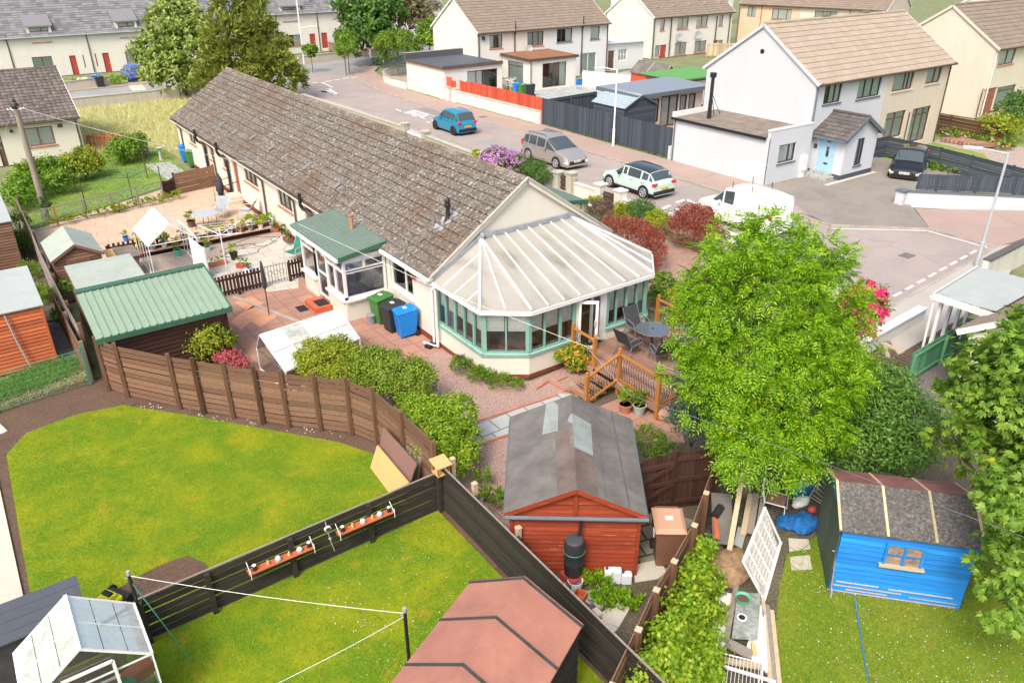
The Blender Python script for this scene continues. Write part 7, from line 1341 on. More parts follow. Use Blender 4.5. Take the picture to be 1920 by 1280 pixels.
wire('telephone_wire','thin overhead wires from the telegraph pole to the bungalow roof',[(-8.8,22.4,5.5),(-.4,16,2.9)],.008,'grey_metal','wire',.2)
wire('telephone_wire','dark cable passing in front of the rowan and over the blue shed',[PD(1180,740,14.5),PD(1400,815,14),PD(1930,1010,12.5)],.007,'lead_dark','wire',.0)
wire('telephone_wire','thin cable sagging in front of the conservatory roof',[PD(560,420,21.),PD(830,545,19),PD(1100,650,17.5),PD(1180,740,14.5)],.006,'grey_metal','wire',.0)
wire('washing_rope','blue rope lying down from the blue shed across the daisy lawn',[S3(1603,1115,.25),S3(1612,1180,.04),S3(1630,1290,.04)],.01,'bin_blue','rope')
# shelves with lanterns on the black fence
def rowf(u0,u1,z,items,label):
    t=thing('wall_shelf',label,'shelf',((u0+u1)/2,-7.52,z)); m=MB(); m.box((u0,-7.66,z-.02),(u1,-7.47,z)); m.build('board',M['weathered_red'],t)
    for u in (u0+.03,u1-.03): m=MB(); m.tube([(u,-7.68,z+.0),(u,-7.46,z+.18)],.008,4); m.tube([(u,-7.68,z-.12),(u,-7.68,z+.12)],.008,4); m.build('bracket',M['white_metal'],t)
    for i,(k,f) in enumerate(items):
        x=u0+(u1-u0)*f; y=-7.57
        if k=='l':
            o=thing('lantern','small dark solar lantern, %s on the %s fence shelf'%(('first','second','third','fourth','fifth','sixth')[i]+' from the left','left' if u0<-8 else 'right'),'lantern',(x,y,z),group='solar lanterns on the fence shelves'); m=MB(); m.lathe([(.05,0),(.05,.01),(.04,.02),(.04,.09),(.052,.1),(.03,.13)],(x,y,z),10); m.build('body',M['black_plastic'],o); m=MB(); m.lathe([(.041,.12),(.041,.132)],(x,y,z),12); m.build('solar_panel',M['white_metal'],o)
        elif k=='w':
            o=thing('solar_light','round white-topped solar light, %s on the %s fence shelf'%(('first','second','third','fourth','fifth','sixth')[i]+' from the left','left' if u0<-8 else 'right'),'solar light',(x,y,z),group='round solar lights on the fence shelves'); m=MB(); m.lathe([(.065,0),(.07,.03),(.06,.06)],(x,y,z),14); m.build('body',M['grey_metal'],o); m=MB(); m.lathe([(.055,.06),(.045,.085),(.01,.095)],(x,y,z),14); m.build('dome',M['white_upvc'],o)
        else:
            m=MB(); m.lathe([(.03,0),(.035,.03),(.018,.06),(.025,.085),(.01,.11)],(x,y,z),8); o=m.build('figurine',M['ply']); base(o,(x,y,z)); tag(o,'tiny golden figurine, %s on the %s fence shelf'%(('first','second','third','fourth','fifth','sixth')[i]+' from the left','left' if u0<-8 else 'right'),'figurine')
rowf(-8.86,-7.46,.72,[('l',.1),('f',.3),('w',.45),('f',.62),('w',.78),('l',.93)],'red-brown shelf with small lanterns, left one on the black fence'); rowf(-6.93,-5.58,.76,[('l',.1),('f',.27),('w',.45),('f',.62),('w',.75),('l',.92)],'red-brown shelf with small lanterns, right one on the black fence')
x=-7.12; t=thing('garden_ornament','white-faced hanging solar ornament between the two fence shelves','ornament',(x,-7.5,.5)); m=MB(); m.tube([(x,-7.56,1.0),(x,-7.6,.99)],.075,14); m.build('dial',M['white_metal'],t); m=MB(); m.tube([(x,-7.615,.99),(x,-7.605,.99)],.05,12); m.build('panel',M['dark_frame'],t); m=MB(); m.tube([(x,-7.5,1.12),(x,-7.56,.9),(x+.04,-7.56,.6),(x+.1,-7.53,.3)],.012,5); m.sphere((x+.03,-7.56,.7),.035,8,5); m.build('pendant',M['grey_metal'],t)
a=(-4.25,-7.38); t=thing('bird_feeder','orange wooden bird table fixed on the corner of the black fences','bird table',(*a,1.1)); m=MB(); m.box((a[0]-.16,a[1]-.2,1.12),(a[0]+.16,a[1]+.12,1.15)); m.build('tray',M['ply'],t); m=MB(); m.extr([(a[0]-.2,a[1]-.24,1.36),(a[0]+.2,a[1]-.24,1.36),(a[0]+.2,a[1]+.14,1.44),(a[0]-.2,a[1]+.14,1.44)],(0,0,.025)); m.build('roof',M['ply'],t)
for x,y in ((-.14,-.18),(.14,-.18),(-.14,.1),(.14,.1)): m=MB(); m.beam((a[0]+x,a[1]+y,1.15),(a[0]+x,a[1]+y,1.38),.03,.03); m.build('post',M['orange_wood'],t)
# leaning sheets
def lean(name,label,pts,mat,th=.03):
    p=[Vector(q) for q in pts]; n=(p[1]-p[0]).cross(p[3]-p[0]).normalized()*th; m=MB(); m.extr(p,n); o=m.build(name,M[mat]); base(o,tuple(min(p,key=lambda v:v.z))); return tag(o,label,'board')
b=NB('wood_laminate'); wv=b.n('ShaderNodeTexWave',wave_type='BANDS',bands_direction='Y'); wv.inputs['Scale'].default_value=9; b.lk(b.tc.outputs['Object'],wv.inputs['Vector']); b.fin(b.mix(b.ramp(wv.outputs['Fac'],[(.0,.0),(.9,.8)]),(.17,.085,.07),(.27,.17,.15)),.5); MATS['wood_laminate']=b.m
lean('plywood_sheet','bright yellow plywood sheet, front of the stack leaning on the brown fence',[S3(696,876,.0),S3(731,923,.0),S3(769,905,.62),S3(709,834,.62)],'ply')
lean('laminate_sheet','purple-brown grooved sheet behind the plywood on the lawn edge',[S3(708,868,.05),S3(760,935,.05),S3(783,868,1.02),S3(720,800,1.02)],'wood_laminate')
lean('ribbed_sheet','grey ribbed sheet leaning behind the purple-brown one',[S3(722,840,.05),S3(782,915,.05),S3(796,832,1.32),S3(732,767,1.32)],'grey_wood')
lean('door_panel','orange-edged panel at the back of the leaning stack',[S3(742,830,.05),S3(800,905,.05),S3(805,820,1.5),S3(740,761,1.5)],'wood_laminate',.05)
for lb_,p,q,mt in (('orange timber plank upright beside the leaning sheets',(797,902),(804,826),'orange_wood'),('dark timber plank upright behind the black fence corner',(815,895),(820,832),'post_dark'),('reddish square post standing behind the bird table',(812,880),(812,830),'post_brown')):
    a=S(*p); m=MB(); m.beam((*a,0),(a[0]+.08,a[1]+.05,1.35),.1,.04); o=m.build('plank',M[mt]); base(o,(*a,0)); tag(o,lb_,'plank')
for i,p in enumerate(((843,868,1.3),(884,915,1.3),(966,998,1.2))):
    a=S(*p[:2],p[2]); m=MB(); m.beam((a[0]+.08,a[1],0),(a[0]+.08,a[1],p[2]+.08),.1,.1,up=(1,0,0)); m.box((a[0]+.02,a[1]-.06,p[2]+.08),(a[0]+.14,a[1]+.06,p[2]+.11)); o=m.build('timber_post',M['pale_wood']); base(o,(*a,0)); tag(o,'pale-topped post behind the black fence, %s'%('nearest the laurel bush','by the low ferns','beside the corner of the red shed')[i],'fence post')
# pots near the deck
def pot(label,p,r,h,mat,leaf='leaf_green',n=260,lr=None,fl=None,name='plant_pot',z=0,kind='up',group=None,soil=True):
    t=thing(name,label,'plant pot',(p[0],p[1],z),0,group); m=MB(); m.lathe([(r*.72,0),(r,h*.9),(r*1.08,h*.9),(r*1.08,h),(r*.9,h),(r*.9,h*.9)],(p[0],p[1],z),16); m.build('pot',M[mat],t,smooth='auto'); m=MB(); m.tube([(p[0],p[1],z+h*.85),(p[0],p[1],z+h*.9)],r*.92,14); m.build('soil',M['soil'],t)
    lr=lr or r*1.2; L_=[(p[0],p[1],z+h+lr*.7,lr,lr,lr)]; foliage('plant',t,L_,n,min(.1,lr*.4),leaf,kind,cl=10,spread=.15,inner=.4,asp=.45,zmin=z+h*.8)
    if fl: foliage('flowers',t,[(p[0],p[1],z+h+lr*.9,lr,lr,lr*.8)],fl[0],.05,fl[1],'leaf',cl=4,spread=.05,inner=0,shell=.05,asp=.9,zmin=z+h)
    return t
pot('terracotta pot with a yellow-green bush below the deck rail',S(1172,772),.2,.28,'sill_red','leaf_bramble',lr=.22); pot('terracotta bowl with bright leaves behind the other pots at the deck',S(1176,752),.19,.2,'sill_red','leaf_yellow',lr=.2); pot('pale grey-blue pot with a green shrub beside the terracotta pot',S(1198,776),.19,.32,'felt_pale','leaf_green',lr=.25)
for i,(px_,py_,s) in enumerate(((1243,782,.28),(1262,790,.22),(1235,770,.18))):
    a=S(px_,py_); m=MB(); m.sphere((0,0,0),s,7,5,sz=.7); m.v=[(v[0]*random.uniform(.8,1.2)+a[0],v[1]*random.uniform(.8,1.2)+a[1],v[2]*random.uniform(.8,1.2)+s*.5) for v in m.v]; o=m.build('rock',paint('sandstone',(.42,.28,.2),.9,.3,scale=4,dirt=.3)); base(o,(*a,0)); tag(o,'rough pinkish sandstone rock below the deck post, %s'%('largest','right of the largest','smallest, by the post')[i],'rock')
# things by the red shed
for lb_,p,s,mt in (('large white jerrycan with dark cap against the red shed wall',S(1148,1090),(.36,.17,.36),'white_plastic'),('smaller white jerrycan with blue label right of the big one',S(1174,1092),(.22,.15,.28),'white_plastic')):
    paint('white_plastic',(.62,.66,.72),.4,.05); t=thing('jerrycan',lb_,'jerrycan',(*p,0),rad(-37)); T=WM[t.name]; m=MB(T); m.cbox((0,0,s[2]/2),s); m.build('body',M['white_plastic'],t,bevel=.03); m=MB(T); m.cbox((.02,0,s[2]+.03),(s[0]*.4,.03,.03)); m.build('handle',M['white_plastic'],t); m=MB(T); m.tube([(-s[0]*.36,0,s[2]),(-s[0]*.36,0,s[2]+.04)],.03,8); m.build('cap',M['dark_frame'],t)
a=S(1078,1105); t=thing('bucket','white bucket with dark water beside the water butt stand','bucket',(*a,0)); m=MB(); m.lathe([(.13,0),(.16,.25),(.165,.27),(.15,.27),(.14,.2)],(*a,0),16,cap=False); m.build('body',M['white_plastic'],t); m=MB(); m.tube([(*a,.18),(*a,.2)],.14,14); m.build('water',M['black_glass'],t)
a=S(1085,1128); t=thing('crate','terracotta-coloured plastic trough below the white bucket','trough',(*a,0),.4); T=WM[t.name]; m=MB(T)
for q in (((-.16,-.12,0),(.16,.12,.03)),((-.16,-.12,.03),(-.14,.12,.2)),((.14,-.12,.03),(.16,.12,.2)),((-.14,-.12,.03),(.14,-.1,.2)),((-.14,.1,.03),(.14,.12,.2))): m.box(*q)
m.build('body',M['weathered_red'],t)
for i,p in enumerate(((1066,1095),(1120,1152))): a=S(*p); m=MB(); m.cbox((a[0],a[1],.05),(.2,.12,.1),.5+i); o=m.build('stone',M['concrete']); base(o,(*a,0)); tag(o,'pale stone block %s'%('beside the white bucket','near the lower stepping slabs'),'stone') if 0 else tag(o,('pale stone block beside the white bucket','pale stone near the lower stepping slabs')[i],'stone')
# ---------------------------------------------------------------- junk corner on the right
def plank(label,p,q,w,th,mat,name='plank',cat='plank'):
    m=MB(); m.beam(p,q,w,th); o=m.build(name,M[mat]); base(o,tuple(p)); return tag(o,label,cat)
for i,(a,b,w_,mt,lb_) in enumerate((((1366,1040,.15),(1394,880,1.2),.11,'pale_wood','long pale plank leaning upright at the left of the timber heap'),((1393,1003,.12),(1407,925,.35),.12,'pale_wood','weathered board in the timber heap, left of three'),((1406,1000,.15),(1418,925,.4),.15,'grey_wood','broad weathered board with a knot, middle of three'),((1421,998,.12),(1430,935,.35),.11,'grey_wood','weathered board in the timber heap, right of three'),((1381,1030,.04),(1392,990,.08),.2,'felt_pale','pale green board under the timber heap'),((1352,1030,.1),(1335,985,.3),.1,'post_dark','dark red pallet slat by the felt roll'),((1345,1010,.4),(1340,965,.5),.1,'weathered_red','red-brown plank end by the felt roll'))):
    plank(lb_,S3(*a),S3(*b),w_,.035,mt)
m=MB(); a,b=S3(1356,1020,.25),S3(1352,925,.7); m.beam(a,b,.45,.03); o=m.build('grey_sheet',M['felt_grey']); base(o,tuple(a)); tag(o,'stained grey sheet leaning beside the brown fence in the junk corner','sheet')
m=MB(); a,b=S3(1340,967,.55),S3(1352,950,.6)
m.tube([a,b],.09,14); o=m.build('felt_roll',M['rubber']); base(o,tuple(a)); tag(o,'short roll of black roofing felt on the grey sheet','felt roll')
t=thing('green_slats','dark green slatted panel behind the long pale plank','panel',S(1385,960)); m=MB()
for k in range(12): p=S3(1375,900+k*7,.9-.06*k); q=S3(1388,900+k*7,.9-.06*k); m.beam(p,q,.03,.02)
m.build('slats',M['green_steel_dark'],t)
def blob(name,label,lobes,mat,cat,n=12,amp=.25):
    m=MB()
    for c in lobes:
        k=MB(); k.sphere((0,0,0),1,n,8); 
        for v in k.v:
            a=math.atan2(v[1],v[0]); f=1+amp*math.sin(a*3+c[0]*7+v[2]*4)*.5+amp*.5*math.sin(a*7+v[2]*9); m.v.append((c[0]+v[0]*c[3]*f,c[1]+v[1]*c[4]*f,max(.01,c[2]+v[2]*c[5]*f)))
        o=len(m.v)-len(k.v); m.f+= [tuple(i+o for i in f) for f in k.f]; m.mi+=[0]*len(k.f)
    ob=m.build(name,M[mat],smooth=True); base(ob,(lobes[0][0],lobes[0][1],0)); return tag(ob,label,cat)
b=NB('tarp_blue'); nn=b.noise(7,5,.7,dist=1.2); b.fin(b.ramp(nn,[(.3,(.01,.09,.30)),(.7,(.02,.22,.62))]),.45,0,b.bump(nn,1.,.08)); MATS['tarp_blue']=b.m
p=S(1505,985); blob('tarpaulin','crumpled bright blue tarpaulin on the ground beside the blue shed',[(p[0],p[1],.08,.42,.3,.16),(p[0]-.25,p[1]+.22,.08,.3,.25,.14)],'tarp_blue','tarpaulin',24,.2)
p=S(1495,925); blob('tarpaulin','darker blue tarpaulin heap under the rowan by the shed wall',[(p[0],p[1],.2,.35,.3,.35)],'tarp_blue','tarpaulin',24,.2)
p=S(1520,968); blob('red_bag','small red bag on the blue tarpaulin by the shed','red_bag' and [(p[0],p[1],.2,.11,.09,.1)],'red_door','bag',12,.15)
p=S(1500,950); blob('sack','pale cream sack lying between the two blue tarpaulins',[(p[0],p[1],.15,.28,.14,.12)],'curtain_white','sack',16,.15)
paint('straw_heap_m',(.30,.20,.11),.95,.4,scale=6,dirt=.4)
p=S(1365,1060); blob('straw_heap','heap of dry brown garden waste below the timber heap',[(p[0],p[1],.08,.55,.38,.2),(p[0]-.2,p[1]-.25,.08,.4,.35,.16)],'straw_heap_m','compost heap',18,.2)
foliage('dry_stalks',bpy.data.objects['straw_heap'],[(p[0],p[1],.12,.55,.4,.2)],2600,.14,'dry_straw','up',asp=.12,cl=30,spread=.2,shell=.05)
a=S(1452,960); t=thing('garden_chair','old white metal chair frame with a brown tray seat in the junk corner','chair',(*a,0),.5); T=WM[t.name]; m=MB(T); m.box((-.22,-.2,.38),(.22,.2,.41)); m.build('seat',M['deck_wood'],t)
for x in (-.24,.24): m=MB(T); m.tube([(x,-.24,0),(x,-.22,.4),(x,.24,.4),(x,.28,0)],.018,6); m.tube([(x,.24,.4),(x*.9,.34,.85)],.018,6); m.build('frame',M['white_metal'],t)
m=MB(T); m.tube([(-.22,.34,.85),(.22,.34,.85)],.018,6); m.box((-.08,.32,.45),(.08,.335,.83)); m.build('backrest',M['white_metal'],t)
a=S3(1530,915,.9); b_=S3(1515,950,.2); t=thing('folding_bed','grey tubular folding frame leaning on the blue shed side','frame',(a.x,a.y,0)); m=MB(); c1=S3(1548,880,1.1);c2=S3(1518,930,.15);c3=S3(1542,945,.1);c4=S3(1560,905,1.0)
m.tube([c1,c2,c3,c4,c1],.016,6)
for f in (.15,.3,.45,.6,.75,.9): m.tube([c1.lerp(c2,f),c4.lerp(c3,f)],.008,4)
m.build('frame',M['grey_metal'],t)
# white lattice gate
g=[S3(1434.5,951,.95),S3(1464,1016,.03),S3(1433,1124,.03),S3(1394,1052,.95)]
t=thing('lattice_gate','white metal gate panel with wire lattice lying tilted on the grass edge','gate',tuple(g[2])); m=MB()
for a,b in zip(g,g[1:]+g[:1]): m.beam(a,b,.06,.04)
for f in (.2,.4,.6,.8): m.beam(g[0].lerp(g[3],f),g[1].lerp(g[2],f),.035,.03)
m.build('frame',M['white_upvc'],t); m=MB()
for k in range(1,34): f=k/34; m.tube([g[0].lerp(g[3],f),g[1].lerp(g[2],min(1,f+.12))],.006,3); m.tube([g[0].lerp(g[3],f),g[1].lerp(g[2],max(0,f-.12))],.006,3)
m.build('lattice',M['white_metal'],t)
p=S(1365,1165); t=thing('polystyrene_sheet','torn white polystyrene board under the bramble edge','board',(*p,0)); m=MB(); m.extr([S3(*q,.12) for q in ((1345,1105),(1372,1112),(1368,1200),(1350,1215),(1335,1190),(1338,1160),(1350,1150))],(0,0,-.06)); m.extr([S3(*q,.1) for q in ((1425,1130),(1435,1150),(1440,1260),(1410,1235),(1400,1210))],(0,0,-.05)); m.build('sheet',M['plate_white'],t)
t=thing('old_tabletop','stained grey stone-like tabletop with an oval basin hole, lying on timbers','tabletop',(-1.2,-13.9,.0)); m=MB(); m.extr([S3(*q,.33) for q in ((1383,1110),(1427,1112),(1420,1196),(1372,1194))],(0,0,-.04)); m.build('slab',paint('stained_stone',(.28,.30,.28),.7,.5,scale=5,dirt=.4),t)
c=S3(1391,1157,.335); m=MB(); m.tube([c,c+Vector((0,0,.006))],.1,18); m.build('basin_rim',M['white_upvc'],t); m=MB(); m.tube([c+Vector((0,0,.007)),c+Vector((0,0,.012))],.065,16); m.build('basin_hole',M['rubber'],t)
c=S3(1392,1127,.34); t=thing('washing_up_bowl','round green plastic bowl full of soil on the old tabletop','bowl',tuple(c)); m=MB(); m.lathe([(.11,0),(.15,.12),(.16,.12),(.14,.1),(.1,.02)],tuple(c),20,cap=False); m.build('bowl',paint('bowl_green',(.10,.42,.27),.4,.05),t,smooth='auto'); m=MB(); m.tube([c+Vector((0,0,.03)),c+Vector((0,0,.075))],.12,16); m.build('soil',M['soil'],t)
for lb_,a,b,w_,th_,mt in (('thick grey timber on the left of the old tabletop',(1380,1100,.2),(1362,1200,.2),.1,.12,'grey_wood'),('long pale fence rail on the grass edge, inner one',(1430,1125,.06),(1445,1290,.06),.08,.08,'pale_wood'),('long pale fence rail on the grass edge, middle one',(1438,1135,.06),(1453,1290,.06),.08,.07,'grey_wood'),('long pale fence rail on the grass edge, outer one',(1447,1145,.06),(1462,1290,.06),.08,.08,'pale_wood'),('broad weathered board crossing below the old tabletop',(1365,1205,.2),(1410,1228,.15),.22,.04,'grey_wood'),('short orange-brown offcut beside the polystyrene',(1412,1205,.2),(1415,1228,.12),.08,.06,'ply'),('pointed pale stake lying above the drying rack',(1320,1230,.25),(1430,1250,.25),.11,.05,'pale_wood')):
    plank(lb_,S3(*a),S3(*b),w_,th_,mt)
t=thing('drying_rack','white and blue wire drying rack lying at the very bottom of the photo','drying rack',S(1400,1270)); m=MB(); z=.5; c=[S3(*q,z) for q in ((1348,1222),(1430,1243),(1428,1300),(1338,1290))]
for a,b in zip(c,c[1:]+c[:1]): m.tube([a,b],.012,6)
for k in range(1,12): m.tube([c[0].lerp(c[1],k/12),c[3].lerp(c[2],k/12)],.005,4)
for q in c: m.tube([q,(q.x,q.y,0)],.012,5)
m.build('rack',M['white_metal'],t); m=MB(); a,b=S3(1345,1245,.4),S3(1455,1278,.4); m.beam(a,b,.05,.04); m.build('cross_bar',M['white_upvc'],t)
a=S3(1556,1117,.0); t=thing('spade','old spade leaning against the blue shed wall','spade',tuple(a)); m=MB(); b_=Vector((a.x+.16,a.y+.16,1.0)); m.tube([a+Vector((0,0,.05)),b_],.016,6); m.tube([b_-Vector((.06,-.06,0)),b_+Vector((.06,-.06,0))],.016,6); m.build('shaft',M['grey_wood'],t); m=MB(); m.cbox((a.x,a.y,.1),(.16,.03,.2),.7); m.build('blade',M['grey_metal'],t)
# ---------------------------------------------------------------- terrace and gravel garden
t=thing('patio_table','round glass-topped metal table on the cream terrace','table',(-2.7,16.9)); m=MB(); m.lathe([(.6,.68),(.62,.69),(.6,.7)],(-2.7,16.9,0),26); m.build('tabletop',paint('table_glass',(.42,.42,.42),.15,.1),t)
for a in range(4): m=MB(); an=a*PI/2; m.tube([(-2.7+.5*math.cos(an),16.9+.5*math.sin(an),.68),(-2.7+.5*math.cos(an),16.9+.5*math.sin(an),0)],.018,6); m.build('leg',M['brown_frame'],t)
for lb_,p,rz in (('grey reclining chair beside the round table, nearest the wall step',(-1.75,17.9),-.7),('grey reclining chair against the bungalow wall under the window',(-.75,17.1),-2.2)): sling('garden_chair',lb_,p,rz,0,'sling_grey','grey_metal',rec=.4,group='grey chairs on the cream terrace')
sling('camping_chair','dark green folding chair beside the porch and gravel garden',(-.95,10.3),-1.2,0,'sling_green','grey_metal'); 
def rotary(label,p,h,ang,mat='white_metal',R=1.2,lines=True,lm=None):
    t=thing('rotary_drier',label,'rotary drier',(*p,0)); m=MB(); m.tube([(*p,0),(*p,h)],.022,8); m.build('pole',M[mat],t); c=Vector((*p,h-.25)); tips=[]
    for k in range(4): a=ang+k*PI/2; q=c+Vector((R*math.cos(a),R*math.sin(a),.25)); tips.append(q); m=MB(); m.tube([c,q],.014,5); m.build('arm',M[mat],t)
    m=MB()
    for f in (.35,.55,.75,.95):
        pp=[c.lerp(q,f) for q in tips]; m.tube(pp+[pp[0]],.006,4)
    m.build('lines',M[lm or 'white_metal'],t)
rotary('white rotary clothes drier standing over the gravel garden planters',S(425,505),1.75,.5); rotary('dark rotary clothes drier with green lines on the back lawn',S(250,378),1.5,.3,'dark_frame',1.3,lm='sling_green')
rotary('small white rotary airer behind the red street fence',(30.2,38.6),1.2,.2,R=.8)
wd='dark_brown_wood'
for i,(y,z) in enumerate(((15.0,.25),(14.55,.45))):
    t=thing('planter_bench',('dark timber sleeper edging along the cream terrace','raised dark timber planter bench in front of the terrace edging')[i],'planter',(-3.5,y)); m=MB(); m.box((-7.2,y-.09,0),(-.5,y+.09,z)); m.build('sleeper',M[wd],t); m=MB(); m.box((-7.2,y-.34,z*.6),(-.5,y-.095,z*.6+.04)); m.build('shelf',wood('shelf_wood',(.42,.27,.19),(.55,.37,.26)),t)
pale_fence('picket_fence','low brown picket fence along the terrace edge beside the sheds',(-7.3,15.3),(-4.8,15.25),.6,'dark_brown_z',w=.1,gap=.08,post=1.2)
random.seed(11)
pl=[(455,432,.14,.25,'white_plastic','leaf_yellow','flower_yellow'),(492,424,.15,.25,'concrete','leaf_yellow','flower_yellow'),(455,442,.16,.25,'black_plastic','leaf_mixed','flower_orange'),(472,430,.2,.3,'white_plastic','leaf_rowan',None),(488,437,.16,.25,'dark_frame','leaf_rowan',None),(505,428,.2,.3,'white_plastic','leaf_rowan',None),(417,437,.13,.2,'concrete','leaf_yellow','flower_yellow'),(437,432,.14,.22,'white_plastic','leaf_yellow','flower_orange'),(396,445,.18,.2,'white_plastic','leaf_mixed','flower_orange'),(440,487,.17,.35,'black_plastic','leaf_rowan',None),(390,470,.15,.2,'white_plastic','leaf_rowan','flower_mix'),(520,435,.14,.25,'weathered_red','leaf_green','flower_mix'),(532,440,.13,.25,'dark_frame','leaf_green','flower_mix'),(540,448,.13,.22,'sill_red','leaf_green',None),(345,450,.15,.25,'bin_blue','leaf_green',None),(258,458,.13,.25,'plate_yellow','leaf_mixed','flower_yellow'),(237,452,.13,.22,'bin_blue','leaf_mixed',None),(505,395,.2,.3,'brown_frame','leaf_green',None),(360,425,.2,.3,'brown_frame','leaf_green','flower_mix'),(310,470,.2,.4,'brown_frame','leaf_green','flower_mix'),(335,480,.16,.3,'bowl_green','leaf_green',None),(1745,300,.2,.3,'sill_red','leaf_green',None)]
adj=dict(white_plastic='white',concrete='stone-grey',black_plastic='black',dark_frame='dark grey',weathered_red='red-brown',sill_red='terracotta',bin_blue='blue',plate_yellow='yellow',brown_frame='brown',bowl_green='green')
where=['below the raised planter, centre','at the right of the yellow row','just in front of the timber bench','beside the leafy tubs','between two white leafy tubs','rightmost of the leafy tubs','left of the airer pole','right of the airer pole','near the white panel','standing alone on the pale slabs','beside the white upright panel','by the bungalow wall, nearest','by the bungalow wall, middle','by the bungalow wall, front','inside the open greenhouse, front','left beside the brown cabinet','far left by the picket fence','on the terrace edge with a climber','behind the open greenhouse','in the open greenhouse, middle','in the open greenhouse, right','behind the anthracite fence']
for i,(px_,py_,r,h,mt,lf,fl) in enumerate(pl):
    pot('%s pot with %s, %s'%(adj[mt],'flowers' if fl else 'green leaves',where[i]),S(px_,py_),r,h,mt,lf,150,None,(40,fl) if fl else None,group='plant pots in the gravel garden' if i<21 else None)
fn=('leaf_yellow','leaf_rowan','leaf_mixed','leaf_green'); ff=('flower_yellow','flower_orange','flower_mix','flower_white')
for i in range(13):
    x=-6.6+i*.47; pot('small %s pot of flowers on the timber shelf, number %d counted from the greenhouse end'%(('white','terracotta','grey')[i%3],i+1),(x,14.32),.11,.16,('white_plastic','sill_red','bucket_grey')[i%3],fn[i%4],90,.14,(30,ff[i%4]),z=.31,group='small pots on the timber shelf')
for i in range(8):
    x=-5.8+i*.7; pot('small pot of bright flowers behind the upper sleeper, number %d from the greenhouse end'%(i+1),(x,14.83),.1,.14,('sill_red','white_plastic')[i%2],fn[(i+1)%4],80,.13,(30,ff[(i+2)%4]),z=.19,group='small pots behind the upper sleeper')
def trough(label,p,rz,L,mt,fl='flower_yellow'):
    t=thing('flower_trough',label,'flower box',(*p,0),rz); T=WM[t.name]; m=MB(T); m.box((-L/2,-.11,0),(L/2,.11,.2)); m.build('box',M[mt],t); c=T@Vector((0,0,.28)); u=T.to_3x3()@Vector((1,0,0)); L_=[(c.x+u.x*f*L,c.y+u.y*f*L,.28,.14,.14,.12) for f in (-.35,-.1,.15,.38)]; foliage('plant',t,L_,160,.07,'leaf_green','up',asp=.4,zmin=.2); foliage('flowers',t,L_,60,.05,fl,asp=.9,inner=0,shell=.05,zmin=.2)
trough('long terracotta flower box with yellow flowers beside the white upright panel',S(410,498),.1,.75,'sill_red'); trough('small red-rimmed trough next to the tall black pot on the slabs',S(455,503),-.9,.45,'red_door'); trough('purple trough lower right of the red-rimmed one',S(465,512),-.9,.3,'blind_lilac','flower_purple'); trough('brown window box of flowers against the bungalow wall',(-.35,12.6),PI/2,.8,'brown_frame','flower_mix')
a,b_=S3(365,445,1.5),S3(395,518,0); t=thing('white_panel','tall white upright panel at the corner of the gravel garden','panel',(-4.6,10.9)); m=MB(); m.extr([(-4.75,11.5,0),(-4.5,10.4,0),(-4.5,10.4,1.25),(-4.75,11.5,1.5)],(.05,.01,0)); m.build('panel',M['white_upvc'],t)
t=thing('robot_mower','dark grey small push mower lying on the gravel by the flower pots','mower',S(393,455),.4); T=WM[t.name]; m=MB(T); m.cbox((0,0,.17),(.6,.32,.16)); m.cbox((.2,0,.25),(.25,.2,.1)); m.build('body',M['bucket_grey'],t,bevel=.05)
for x in (-.22,.22):
    for y in (-.17,.17): m=MB(T); m.tube([(x,y-.02,.1),(x,y+.02,.1)],.1,12); m.build('wheel',M['rubber'],t)
pts=[]
for i in range(60): a=i/59*4*PI; c=S(455 if i<30 else 480,470 if i<30 else 455); pts.append((c[0]+.9*math.cos(a)*(1-.3*math.sin(i)),c[1]+.7*math.sin(a),.03))
m=MB(); m.tube(pts,.014,4); o=m.build('garden_hose',M['lead_dark']); base(o,(-2.5,12,0)); tag(o,'loose coils of grey garden hose on the gravel garden','hose')
t=thing('cabinet','low brown cabinet with sloping felt lid beside the gabled brown shed','cabinet',(-7.1,12.9)); m=MB(); m.box((-7.55,12.3,0),(-6.6,13.5,.9)); m.build('body',M['fence_brown'],t); m=MB(); m.extr([(-7.3,12.2,.98),(-6.5,12.2,.92),(-6.5,13.6,.92),(-7.3,13.6,.98)],(0,0,-.04)); m.build('lid',M['felt_black'] if 0 else M['mineral_roof'],t); m=MB(); m.box((-7.65,12.2,.9),(-7.32,13.6,.95)); m.build('top_board',M['ply'],t)
t=thing('step_rail','grey concrete wall step with handrail at the bungalow back door','steps',(-.7,20.3)); m=MB(); m.box((-1.0,19.7,0),(-.02,20.9,.2)); m.box((-.6,19.8,.2),(-.02,20.8,.36)); m.build('steps',M['pavement_grey'] if 0 else M['concrete'],t)
for y in (19.75,20.9): m=MB(); m.tube([(-1.1,y,0),(-1.1,y,1.0),(-.1,y,1.15)],.02,6); m.build('handrail',M['black_metal'],t)
p=(-.6,21.6); blob('covered_furniture','stack of dark folded garden chairs leaning on the wall by the steps',[(p[0],p[1],.6,.2,.3,.6)],'sling_dark','folded chairs',10,.2)
board_fence('fence','short dark brown panel fence at the far end of the cream terrace',[(-2.4,23.3),(-1.0,23.6),(-.2,23.75)],1.15,4,'fence_brown','post_dark',side=1,ph=.05)
gate('gate','brown bow-topped picket gate at the far end of the terrace',(-3.2,22.9),(-2.45,23.25),1.0,'dark_brown_z',-.1,False,w=.12)
t=thing('mesh_fence','low wire mesh fence with grey top rail along the far side of the terrace','fence',(-6.5,21.8)); A,B_=Vector((-9.7,20.9,0)),Vector((-3.2,22.85,0)); m=MB()
m.beam(A+Vector((0,0,.95)),B_+Vector((0,0,.95)),.05,.05); m.build('rail',M['grey_wood'],t)
